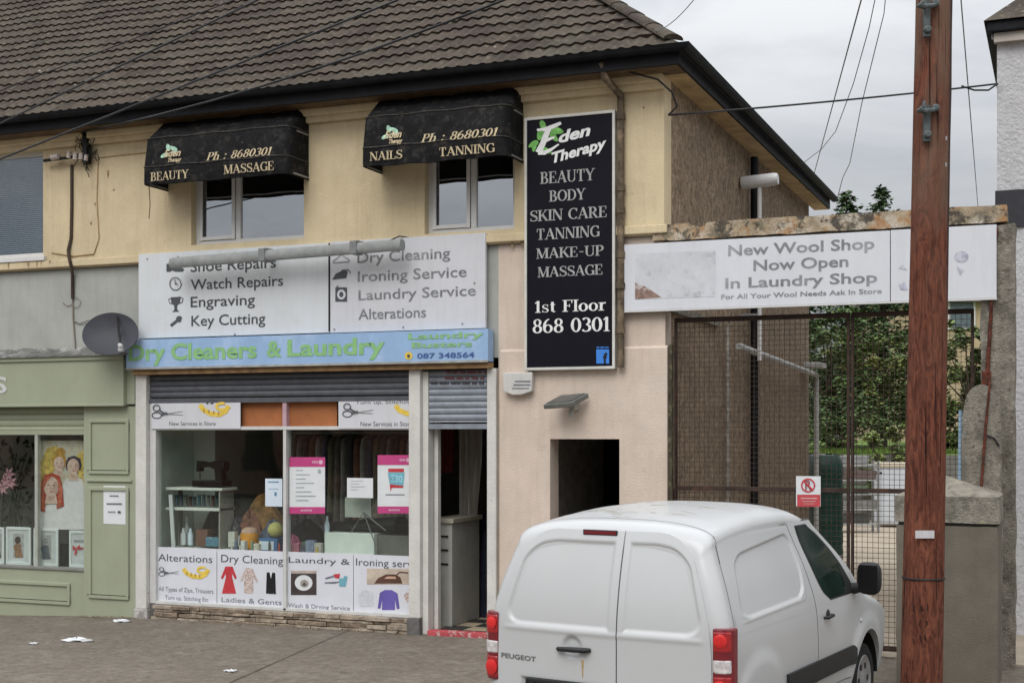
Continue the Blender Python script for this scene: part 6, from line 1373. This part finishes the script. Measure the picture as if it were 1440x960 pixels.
mb = MB(); mb.obox((c.x, c.y-.003, zt-.14), e1*hw*.99, e2*.006, (0, 0, .025)); mb.build('seam', blackm, wc)
c = Q(1205, 690, 33); zt = H_+(610-648)*33/f_
rk = thing('storage_rack', 'grey metal rack of stacked trays between the oil tank and the white cabinet', 'rack', (c.x, c.y, 0))
hw = 30*33/f_
mb = MB()
for sx_ in (-1, 1):
    for sy_ in (0, .5): mb.obox((c.x+e1.x*hw*sx_+e2.x*sy_, c.y+e1.y*hw*sx_+e2.y*sy_, zt/2), e1*.025, e2*.025, (0, 0, zt/2))
mb.build('frame', galv, rk)
rnd = random.Random(8)
for k in range(5):
    z = .2+k*(zt-.25)/4.2; mb = MB(); mb.obox((c.x+e2.x*.25, c.y+e2.y*.25, z+.02), e1*(hw-.02), e2*.24, (0, 0, .02)); mb.build('shelf', M('rack_shelf', (.32, .33, .32), .5, .2), rk)
    mb = MB(); mb.obox((c.x+e2.x*.25+e1.x*.1*(k % 2), c.y+e2.y*.25, z+.15), e1*hw*rnd.uniform(.55, .85), e2*.2, (0, 0, .10)); mb.build('tray', M('tray_%d' % k, [(.06, .065, .06), (.20, .20, .19), (.10, .14, .09), (.12, .09, .08), (.24, .25, .25)][k], .7, .2), rk, bevel=.01)
ld = thing('ladder', 'pale blue ladder leaning upright to the right of the utility pole', 'ladder', tuple(Q(1355, 700, 26))[:2]+(0,))
pA, pB = Q(1348, 600, 26), Q(1361, 600, 26); zt = H_+(610-576)*26/f_; lm = M('ladder_blue', (.26, .38, .50), .5, .15, 6)
for p in (pA, pB): mb = MB(); mb.tube([(p.x, p.y, .02), (p.x, p.y+.5, zt)], .035, 6); mb.build('rail', lm, ld)
mb = MB()
for k in range(9): s_ = (k+.5)/9; mb.tube([(pA.x, pA.y+.5*s_, zt*s_), (pB.x, pB.y+.5*s_, zt*s_)], .02, 6)
mb.build('rungs', lm, ld)
# far treeline so that the horizon is closed
mb = MB(); rnd = random.Random(4)
for k in range(60):
    x = -70+k*2.6+rnd.uniform(-1, 1); leafcloud(mb, (x, 95+rnd.uniform(-5, 5), 2.2), 2.6, 2, 2.4+rnd.random(), 90, .9, rnd)
tag(mb.build('far_hedge', broad, None, fixn=False), 'far green hedge line closing the view behind the yard', 'hedge', None, 'stuff')
# litter on the paving
for (px, py, s_, lb) in ((108, 903, .14, 'crumpled white paper lying on the paving before the green shop'), (48, 908, .05, 'small white scrap of paper nearest the left picture edge'), (170, 876, .10, 'white scrap of paper at the foot of the green pilaster'), (325, 947, .06, 'scrap of white paper on the paving joint')):
    d = 2.42*f_/(py-610); p = Q(px, py, d); rnd = random.Random(px); mb = MB(); rows = []
    for i in range(5):
        row = []
        for k in range(15): a = 2*math.pi*(k % 14)/14; rr = s_*.8*(1, .95, .8, .5, .05)[i]*(1+.4*math.sin(3*a+px)+.25*math.sin(5*a+i)); row.append((p.x+math.cos(a)*rr*1.4, p.y+math.sin(a)*rr*.8, .010+min(0, (p.x+11.5)*.045)+s_*.16*i/4*(1+.5*math.sin(a*2+px))+.01*math.sin(5*a+i*2)))
        rows.append(row)
    mb.grid(rows); tag(mb.build('paper_litter', paper, None), lb, 'litter')

# houses across the road, behind the camera: what the shop glass reflects
th_r = thing('terraced_house', 'row of brick houses across the road, seen only as reflections in the shop glass', 'house', (-14, -36, 0))
mb = MB(); wall_cells(mb, [-46, 14], [0, 6.0], [(-44+4*i, -42.4+4*i, 3.6, 5.0) for i in range(14)]+[(-44+4*i, -42.2+4*i, .8, 2.4) for i in range(14)], -34.0, -34.3); mb.build('wall', M('brick_far', (.17, .085, .06), .9, .25, 3), th_r)
mb = MB(); mb.box(-46, 14, -44, -43.8, 0, 6); mb.box(-46, 14, -34.6, -34.5, 0, 6); mb.build('inner_wall', darkroom, th_r)
mb = MB(); mb.poly([(-46.4, -33.6, 5.9), (14.4, -33.6, 5.9), (14.4, -39, 9.2), (-46.4, -39, 9.2)]); mb.poly([(-46.4, -44.4, 5.9), (14.4, -44.4, 5.9), (14.4, -39, 9.2), (-46.4, -39, 9.2)]); mb.build('roof', M('slate_far', (.06, .06, .065), .8, .2, 3), th_r, fixn=False)
# ================================================================== VAN  (local: x forward, y left, z up, origin at the rear on the ground)
van = thing('parked_van', 'white panel van parked nose towards the gate, seen from its rear right corner', 'van', (0, 0, 0), local=True)
def lerp_tab(tab, x):
    if x <= tab[0][0]: return tab[0][1]
    for (a, b), (c, d) in zip(tab, tab[1:]):
        if x <= c: t = (x-a)/(c-a); return b+(d-b)*t
    return tab[-1][1]
def smooth_tab(tab, x, h=.06): return (lerp_tab(tab, x-h)+2*lerp_tab(tab, x)+lerp_tab(tab, x+h)+lerp_tab(tab, x-h/2)*2+lerp_tab(tab, x+h/2)*2)/8
ZT = [(0, 1.80), (.12, 1.815), (.4, 1.845), (1.0, 1.88), (1.6, 1.885), (2.0, 1.86), (2.25, 1.79), (2.5, 1.62), (3.05, 1.20), (3.2, 1.14), (3.6, 1.06), (3.95, .96), (4.2, .82), (4.33, .62), (4.40, .5)]
GZ = [(.2, .90), (.35, .955), (.5, .985), (.7, 1.0), (1.0, .995), (1.15, .975), (1.38, .905), (1.6, .815), (1.75, .765), (1.9, .72)]
WP = [(0, .93), (3.0, .93), (3.6, .915), (4.0, .86), (4.25, .74), (4.40, .55)]
def sst(a, b, x): t = max(0, min(1, (x-a)/(b-a))); return t*t*(3-2*t)
PANEL = [((.20, 1.150), (1.62, 1.180), 1.), ((1.58, 1.16), (1.735, 1.36), 1.), ((1.725, 1.25), (1.655, 1.72), 1.), ((1.70, 1.668), (.42, 1.575), 1.), ((.43, 1.66), (.27, 1.10), .45)]
def emb_d(x, z, r=.10):
    """inward distance to the rounded outline of the blanked side panel"""
    ds = []
    for (a, b), (c, d), wt in PANEL:
        ex, ez = c-a, d-b; m = math.hypot(ex, ez); ds.append((-(x-a)*ez+(z-b)*ex)/m*wt)
    mn = min(ds)
    if mn <= 0: return mn
    s = math.sqrt(sum(max(0, r-q)**2 for q in ds))
    return mn if s == 0 else r-s
def hw(x, z, recess=False):
    base = smooth_tab(WP, x)*smooth_tab(GZ, z, .08)
    if recess and .2 < x < 1.78 and 1.05 < z < 1.8: base -= .05*sst(-.045, -.015, emb_d(x, z))
    r_ = math.hypot(x-.60, z-.33)                      # wheel-arch flares
    base += .018*(sst(.62, .50, r_)) if z > .3 else 0
    r_ = math.hypot(x-3.2, z-.33); base += .02*(sst(.60, .47, r_)) if z > .3 else 0
    return base
def lean(z): return .17*(max(0, z-1.05)/.75)**1.6
def bulge(y): return .05*(1-min(1, (y/.93)**2))
NS, NC = 46, 22
def section(x, xe=None):
    """half outline from the bottom centre, up the right side (negative y) to the roof centre"""
    e = 0
    if x < .09: e = .09-math.sqrt(max(0, .09**2-(.09-x)**2))
    zt = smooth_tab(ZT, x)-e*.8; zb = .27+(.12*sst(3.9, 4.4, x)); zs = max(zb+.12, zt-.16)
    out = [(0, zb), (-.5*(hw(x, zb+.05)), zb)]
    for i in range(NS+1):
        z = zb+.03+(zs-zb-.03)*i/NS; out.append((-(hw(x, z, True)-e), z))
    w0 = hw(x, zs)-e; n_ = 2.5
    for i in range(1, NC+1):
        a = math.pi/2*i/NC; out.append((-w0*math.cos(a)**(2/n_), zs+(zt-zs)*math.sin(a)**(2/n_)))
    return out
def xs_at(x, y, z):
    b = max(0, 1-x/.8); return x+(lean(z)-bulge(y))*b
stations = [0, .004, .012, .025, .045, .07, .09]+[.09+.03*i for i in range(1, 130)]+[4.02, 4.08, 4.14, 4.2, 4.26, 4.31, 4.35, 4.38, 4.40]
stations = [s_ for i, s_ in enumerate(stations) if i == 0 or s_ > stations[i-1]]
mb = MB(); rows = []
for x in stations:
    h = section(x); full = h+[(-y, z) for y, z in reversed(h[1:-1])]
    rows.append([(xs_at(x, y, z), y, z) for y, z in full]+[(xs_at(x, h[0][0], h[0][1]), h[0][0], h[0][1])])
b0 = len(mb.v); m_ = len(rows[0])-1
for r_ in rows:
    for p in r_[:-1]: mb.v.append(p)
for i in range(len(rows)-1):
    for j in range(m_): mb.face((b0+i*m_+j, b0+i*m_+(j+1) % m_, b0+(i+1)*m_+(j+1) % m_, b0+(i+1)*m_+j))
# rear cap rings
prev = [b0+j for j in range(m_)]; cz = 1.0
for k, s_ in enumerate((.985, .95, .90, .86, .6, .3)):
    mb.cur = 0 if s_ >= .86 else 1
    cur = []
    for j in range(m_):
        y, z = rows[0][j][1]*s_, cz+(rows[0][j][2]-cz)*s_; cur.append(mb.vert((xs_at(0, y, z)+(.0 if s_ > .87 else .012), y, z)))
    for j in range(m_): mb.face((prev[j], cur[j], cur[(j+1) % m_], prev[(j+1) % m_]))
    prev = cur
mb.face(prev); mb.cur = 0
mb.face([b0+(len(rows)-1)*m_+j for j in range(m_)])
body = mb.build('body', [carpaint, M('door_gap', (.02, .02, .02), .9)], van, smooth=38)
# wheel wells cut out of the body
for wx in (.60, 3.2):
    for sgn in (-1, 1):
        ar = .35 if wx < 1 else .405
        cut = MB(); cut.lathe((wx, sgn*.55, .31 if wx < 1 else .345), (0, sgn, 0), [(ar, 0), (ar, .6)], 40); co = cut.build('cutter', blackplast, None)
        mod = body.modifiers.new('b', 'BOOLEAN'); mod.operation = 'DIFFERENCE'; mod.solver = 'FAST'; mod.object = co
        # cutter lives in van space: body has no world transform yet
        dg = bpy.context.evaluated_depsgraph_get(); dg.update()
        nm = bpy.data.meshes.new_from_object(body.evaluated_get(dg)); body.modifiers.clear(); body.data = nm; bpy.data.objects.remove(co)
body.data.name = 'body'
while len(body.data.materials) < 2: body.data.materials.append(carpaint)
body.data.set_sharp_from_angle(angle=R(38))
# ---- rear doors
def door(sgn, y_seam, name='rear_door'):
    mb = MB(); rows = []; ny, nz = 84, 120; zb, zt = .46, 1.745
    wy0 = .05
    for i in range(nz+1):
        z = zb+(zt-zb)*i/nz; ymax = smooth_tab(GZ, z, .08)*.93-.115-.0
        zr_ = z-(zt-.20)
        if zr_ > 0: ymax -= .20-math.sqrt(max(0, .20**2-zr_**2))
        row = []
        for j in range(ny+1):
            y = y_seam+sgn*(abs(ymax-sgn*y_seam))*j/ny
            # blanked window recess
            yo = abs(y)
            top = 1.675-.05*sst(.35, .68, yo); bot = 1.065; ylim = .765-.15*max(0, (z-1.1)/.55)
            d = min(z-bot, top-z, ylim-yo, abs(y-y_seam)-wy0 if sgn > 0 else abs(y-y_seam)-.035)
            # rounded corners
            dx_, dz_ = ylim-yo, min(z-bot, top-z)
            if dx_ < .14 and dz_ < .14: d = min(d, .14-math.hypot(.14-dx_, .14-dz_))
            rec = .017*sst(0, .030, d)
            # handle bowl, plate recess
            if sgn > 0: rec += .02*sst(.085, .05, math.hypot(y-.20, (z-.945)*1.0))
            lip = -.006*math.exp(-((z-bot+.02)/.016)**2)*sst(ylim+.02, ylim-.05, yo)
            if .53 < z < .72 and sgn > 0: rec += .03*sst(0, .03, min(z-.53, .71-z, .62-yo, y-y_seam-.06))
            row.append((xs_at(0, y, z)-.014+rec+lip, y, z))
        rows.append(row)
    mb.grid(rows)
    # returned edges
    for edge in (rows[0], rows[-1], [r[0] for r in rows], [r[-1] for r in rows]): mb.grid([edge, [(p[0]+.028, p[1], p[2]) for p in edge]])
    return mb.build(name, carpaint, van, smooth=40, fixn=False)
dl = door(1, -.136); dr = door(-1, -.146)
mb = MB(); x_ = xs_at(0, .2, .93)-.03
mb.tube([(x_+.012, .31, .925), (x_-.014, .29, .927), (x_-.018, .20, .93), (x_-.014, .08, .932), (x_+.012, .055, .933)], [.012, .016, .019, .02, .014], 10); mb.build('handle', blackplast, dl, smooth=60)
mb = MB(); zt_l = 1.728; xl_ = xs_at(0, .04, zt_l); mb.obox((xl_-.018, .05, zt_l), (.010, 0, .002), (0, .125, 0), (-.002, 0, .013)); bl_ = mb.build('brake_lamp', lamp_dark, dl, bevel=.006)
mb = MB(); mb.obox((xl_-.017, .05, zt_l), (.008, 0, 0), (0, .132, 0), (-.002, 0, .019)); mb.build('lamp_surround', blackplast, bl_, bevel=.005)
# maker's lettering on the left door
mb = MB(); V, Fc = text2d('PEUGEOT', 'sans', .02)
for (u, v, k) in V:
    y = .785-u*.295; z = .822+v*.032-.004*u; mb.vert((xs_at(0, y, z)-.0175, y, z))
for q in Fc: mb.face(q)
mb.build('lettering', M('chrome_dull', (.22, .22, .225), .35, .1, metal=.6), dl, fixn=False)
mb = MB(); mb.box(xs_at(0, .1, .6)-.005, xs_at(0, .1, .6)+.006, .02, .54, .555, .665); mb.build('number_plate', M('plate_white', (.5, .5, .48), .5), dl)
mb = MB(); mb.box(xs_at(0, .1, .7)-.03, xs_at(0, .1, .7)+.01, .0, .56, .675, .705); mb.build('plate_recess_shade', blackplast, dl, bevel=.008)  # black strip stands in for the shade at the plate recess top
# rust run below the handle
mb = MB(); mb.poly([(xs_at(0, .115, .84)-.0155, .125, .86), (xs_at(0, .115, .84)-.0155, .105, .86), (xs_at(0, .115, .8)-.0155, .112, .74), (xs_at(0, .115, .8)-.0155, .118, .74)]); mb.build('rust_run', M('rust_run', (.38, .27, .12), .8, .3, 30), dl)
# hinges
mb = MB()
for z in (1.0, 1.42): 
    for s_ in (-1, 1): mb.box(xs_at(0, .82, z)-.02, xs_at(0, .82, z)+.0, s_*(hw(.2, z)-.10)-.012, s_*(hw(.2, z)-.10)+.012, z-.03, z+.03)
# (kept tiny) ---- tail lights wrap the rear corners
def taillight(s_):
    def pl(z0, z1, grow=0.):
        pf = [(.0, .815), (-.012, .85), (-.008, .90), (.012, .925), (.05, .945), (.105, .952), (.105, .90), (.03, .83)]
        return [(xs_at(0, y, .9)+x-.004-grow, s_*(y+grow), z0) for x, y in pf], z1-z0
    mb = MB(); p, h = pl(.655, 1.14); mb.prism(p, (0, 0, h)); tlg = mb.build('taillight', lamp_dark if s_ < 0 else lamp_dark, van, bevel=.014)
    for z0, z1, m_ in ((.985, 1.12, lamp_red), (.845, .935, lamp_clear), (.675, .825, lamp_red)):
        mb = MB(); p, h = pl(z0, z1, .004); p = [p[0], p[1], p[2], p[3], ((p[3][0]+p[4][0])/2, (p[3][1]+p[4][1])/2, z0), (p[7][0]+.01, p[7][1]+s_*.03, z0)]; mb.prism(p, (0, 0, h)); mb.build('lens', m_, tlg, bevel=.012)
    mb = MB(); c = Vector((xs_at(0, .87, .9)-.015, s_*.872, 1.06)); mb.lathe(c, (-1, s_*.25, 0), [(.045, 0), (.045, .006), (.03, .012), (.01, .013)], 18); mb.build('reflector', M('lamp_core', (.60, .03, .03), .2, .1), tlg, smooth=40); mb = MB(); mb.lathe((c.x, c.y, .745), (-1, s_*.25, 0), [(.055, 0), (.055, .006), (.03, .014), (.01, .015)], 18); mb.build('reflector', M('lamp_core', (.60, .03, .03), .2, .1), tlg, smooth=40)
taillight(1); taillight(-1)
# rear bumper
mb = MB(); rows = []
for k in range(41):
    a = k/40; y = -.93+1.86*a; 
    e = max(0, abs(y)-.80)/.13; xb = -.10+.10*e*e
    rows.append([(xb+.06, y, .24), (xb, y, .28), (xb-.015, y, .38), (xb, y, .455), (xb+.1, y, .47)])
mb.grid(rows); mb.build('rear_bumper', blackplast, van, smooth=50, fixn=False)
# ---- side details (both sides)
def spatch(zs, xl, xr, off, nx, s_, mb=None, inner=None):
    mb = mb or MB(); rows = []
    for z in zs:
        a, b = xl(z), xr(z); row = []
        for i in range(nx+1):
            x = a+(b-a)*i/nx; row.append((xs_at(x, .9, z) if x < .8 else x, s_*(hw(x, z)+off), z))
        rows.append(row)
    mb.grid(rows)
    for edge in (rows[0], rows[-1], [r[0] for r in rows], [r[-1] for r in rows]): mb.grid([edge, [(p[0], p[1]-s_*(off+.012), p[2]) for p in edge]])
    return mb
def tabf(t): return lambda z: smooth_tab(t, z, .04)
DL = [(.42, 1.86), (.8, 1.85), (1.1, 1.83), (1.3, 1.80), (1.5, 1.765), (1.72, 1.70)]
DRr = [(.42, 2.74), (.6, 2.77), (.8, 2.88), (.95, 3.0), (1.08, 3.04), (1.14, 2.97), (1.3, 2.82), (1.5, 2.56), (1.72, 2.22)]
WLt = [(1.10, 2.24), (1.14, 2.10), (1.2, 2.02), (1.35, 1.94), (1.5, 1.885), (1.62, 1.86), (1.70, 1.865)]
WRt = [(1.10, 2.72), (1.14, 2.80), (1.2, 2.76), (1.35, 2.63), (1.5, 2.46), (1.62, 2.28), (1.70, 2.08)]
lin = lambda a, b, n: [a+(b-a)*i/n for i in range(n+1)]
for s_ in (-1, 1):
    mb = MB(); rows = []
    for i in range(91):
        z = 1.06+.655*i/90; row = []
        for k in range(161):
            x = .18+1.615*k/160; d = emb_d(x, z); ed = min(i, 90-i, k, 160-k)/3
            low = sst(.10, .0, z-1.155-.02*(x-.2))
            q = hw(x, z)+.001*min(1, ed)-.014*sst(0, .020, d)+.005*math.exp(-((d+.010)/.012)**2)*low*sst(.25, .4, x)
            row.append((xs_at(x, q, z), s_*q, z))
        rows.append(row)
    mb.grid(rows); mb.build('side_panel', carpaint, van, smooth=60, fixn=False)
    mb = spatch(lin(.405, 1.735, 40), lambda z: tabf(DL)(z)-.007, lambda z: tabf(DRr)(z)+.007, .0015, 16, s_); mb.build('door_gap', M('gap_dark', (.10, .10, .10), .9), van, smooth=40, fixn=False)
    fd = spatch(lin(.415, 1.725, 44), tabf(DL), tabf(DRr), .005, 20, s_).build('front_door', carpaint, van, smooth=40, fixn=False)
    sw = spatch(lin(1.10, 1.70, 24), lambda z: tabf(WLt)(z)-.012, lambda z: tabf(WRt)(z)+.014, .0065, 10, s_).build('window_seal', blackplast, fd, smooth=40, fixn=False)
    spatch(lin(1.115, 1.69, 22), lambda z: tabf(WLt)(z)+.008, lambda z: tabf(WRt)(z)-.03, .0085, 10, s_).build('window', dkglass, fd, smooth=40, fixn=False)
    # black quarter trim by the mirror
    spatch(lin(1.112, 1.33, 8), lambda z: smooth_tab(WRt, z, .04)-.20+.55*(z-1.11), lambda z: smooth_tab(WRt, z, .04)-.005, .0105, 4, s_).build('mirror_base', blackplast, fd, smooth=40, fixn=False)
    mb = MB(); hx_, hz_ = 2.07, .985; yy = s_*(hw(hx_, hz_)+.012); mb.tube([(hx_-.09, yy-s_*.008, hz_), (hx_-.06, yy+s_*.022, hz_), (hx_+.06, yy+s_*.022, hz_+.004), (hx_+.10, yy-s_*.008, hz_+.004)], [.010, .015, .015, .010], 8); mb.lathe((hx_+.02, s_*(hw(hx_, hz_)+.003), hz_), (0, s_, 0), [(.055, 0), (.05, .003)], 16); mb.build('handle', blackplast, fd, smooth=50)
    # rub strip
    spatch(lin(.52, .675, 6), lambda z: 1.12+(.675-z)*.1, lambda z: 2.78+(z-.6)*.0-(.05 if z > .66 else 0), .022, 30, s_).build('rub_strip', blackplast, van, smooth=40, fixn=False)
    # seam between tail corner and side panel
    mb = MB(); rows = []
    for i in range(40):
        z = .5+1.22*i/39; x = .14; q = hw(x, z)+.0012; rows.append([(xs_at(x-.004, q, z), s_*q, z), (xs_at(x+.004, q, z), s_*q, z)])
    mb.grid(rows); mb.build('seam', M('gap_dark', (.10, .10, .10)), van, fixn=False)
    mb = MB(); mb.lathe((2.97, s_*(hw(2.97, .85)+.002), .85), (0, s_, 0), [(.02, 0), (.018, .008), (.008, .012)], 12); mb.build('side_indicator', lamp_clear, van, smooth=40)
    # mirror
    mb = MB(); cx_, cy_, cz_ = 2.78, s_*1.055, 1.225; rows = []
    for i in range(13):
        a = -math.pi/2+math.pi*i/12; row = []
        for k in range(25):
            b = 2*math.pi*k/24; sx = math.copysign(abs(math.cos(b))**.6, math.cos(b)); sz = math.copysign(abs(math.sin(b))**.6, math.sin(b)); f2 = abs(math.cos(a))**.5
            row.append((cx_+.075*math.sin(a)*(1.25 if a > 0 else .45), cy_+s_*.10*sx*f2, cz_+.135*sz*f2))
        rows.append(row)
    mb.grid(rows); mr2 = mb.build('mirror', blackplast, van, smooth=50, fixn=False)
    mb = MB(); mb.tube([(2.80, s_*(hw(2.8, 1.13)-.01), 1.13), (2.78, s_*1.0, 1.15)], [.05, .04], 8); mb.build('mirror_arm', blackplast, mr2, smooth=50)
    mb = MB(); mb.obox((cx_-.0415, cy_, cz_), (.0015, 0, 0), (0, .078, 0), (0, 0, .11)); mb.build('mirror_glass', blackgloss, mr2)
# roof: seam across the back, drip seams
mb = MB(); rows = []
h = section(.15); 
for y, z in h[NS-2:]+[(-y, z) for y, z in reversed(h[NS-2:-1])]: rows.append([(xs_at(.146, y, z), y, z+.0012), (xs_at(.156, y, z), y, z+.0012)])
mb.grid(rows); mb.build('roof_seam', M('gap_dark', (.10, .10, .10)), van, fixn=False)
# dirt on the roof
mb = MB()
def roofpt(x, y):
    h = section(x); 
    for (y0, z0), (y1, z1) in zip(h, h[1:]):
        if z0 > 1.5 and min(y0, y1) <= -abs(y) <= max(y0, y1): t = (-abs(y)-y0)/(y1-y0+1e-9); return Vector((xs_at(x, y, z0), y, z0+(z1-z0)*t+.0015))
    return Vector((xs_at(x, y, h[-1][1]), y, h[-1][1]+.0015))
rnd = random.Random(21)
for k in range(45):
    x, y = rnd.uniform(.2, 1.7), rnd.gauss(.12, .25)
    if abs(y) > .6: continue
    l_, w2 = rnd.uniform(.01, .09), rnd.uniform(.004, .018); a = rnd.uniform(-.5, .5); pts = []
    for t in range(7): aa = 2*math.pi*t/7; u, v = l_*math.cos(aa)*rnd.uniform(.6, 1.2), w2*math.sin(aa)*rnd.uniform(.6, 1.2); pts.append(roofpt(x+u*math.sin(a)+v, y+u*math.cos(a))+Vector((0, 0, k*2e-5)))
    mb.poly(pts)
mb.build('dirt', M('roof_dirt', (.40, .375, .30), .9, .4, 20), van, fixn=False)
# windscreen and bonnet details
mb = MB(); rows = []
for i in range(17):
    x = 2.33+(3.02-2.33)*i/16; h = section(x); k0 = 2+NS+5; half = h[k0:]; full = half+[(-y, z) for y, z in reversed(half[:-1])]; rows.append([(x, y*.97, z+.006) for y, z in full])
mb.grid(rows); mb.build('windscreen', dkglass, van, smooth=50, fixn=False)
for s_ in (-1, 1):
    mb = MB(); mb.lathe((4.05, s_*.66, .80), (.75, s_*.5, .45), [(.02, -.05), (.12, 0), (.10, .05), (.02, .07)], 20); mb.build('headlight', lamp_clear, van, smooth=40)
mb = MB(); mb.box(4.25, 4.43, -.62, .62, .36, .52); mb.build('front_bumper', blackplast, van, bevel=.03)
# wheels
for wx in (.60, 3.2):
    for s_ in (-1, 1):
        mb = MB(); c = (wx, s_*.70, .315); mb.lathe(c, (0, s_, 0), [(.20, -.01), (.27, 0), (.305, .02), (.315, .05), (.315, .15), (.305, .18), (.27, .2), (.215, .195), (.2, .17)], 40); wh = mb.build('wheel', rubber, van, smooth=40)
        mb = MB(); mb.lathe(c, (0, s_, 0), [(.02, .10), (.2, .14), (.212, .19), (.20, .196), (.17, .178), (.08, .188), (.03, .195), (.01, .196)], 36); mb.build('rim', M('rim_silver', (.36, .36, .37), .35, .15, 10, metal=.6), wh, smooth=40)
        mb = MB()
        for k in range(6): a = 2*math.pi*k/6; mb.lathe((wx+.125*math.cos(a), s_*.884, .315+.125*math.sin(a)), (0, s_, 0), [(.028, -.02), (.028, .0035)], 10)
        mb.build('rim_hole', blackplast, wh)
        mb = MB(); rows = []
        for k in range(25):
            a = math.pi*k/24; ar = .345 if wx < 1 else .398; rows.append([(wx+ar*math.cos(a), s_*.56, .325+ar*math.sin(a)), (wx+ar*math.cos(a), s_*.895, .325+ar*math.sin(a))])
        mb.grid(rows); mb.build('wheel_liner', rubber, van, fixn=False)
cz2 = Q(720, 610, 9.362); ox_ = Q(720+f_*.616/9.362, 610, 9.362)
van.location = (ox_.x, ox_.y, -.01); van.rotation_euler = (0, 0, R(90-8.5))
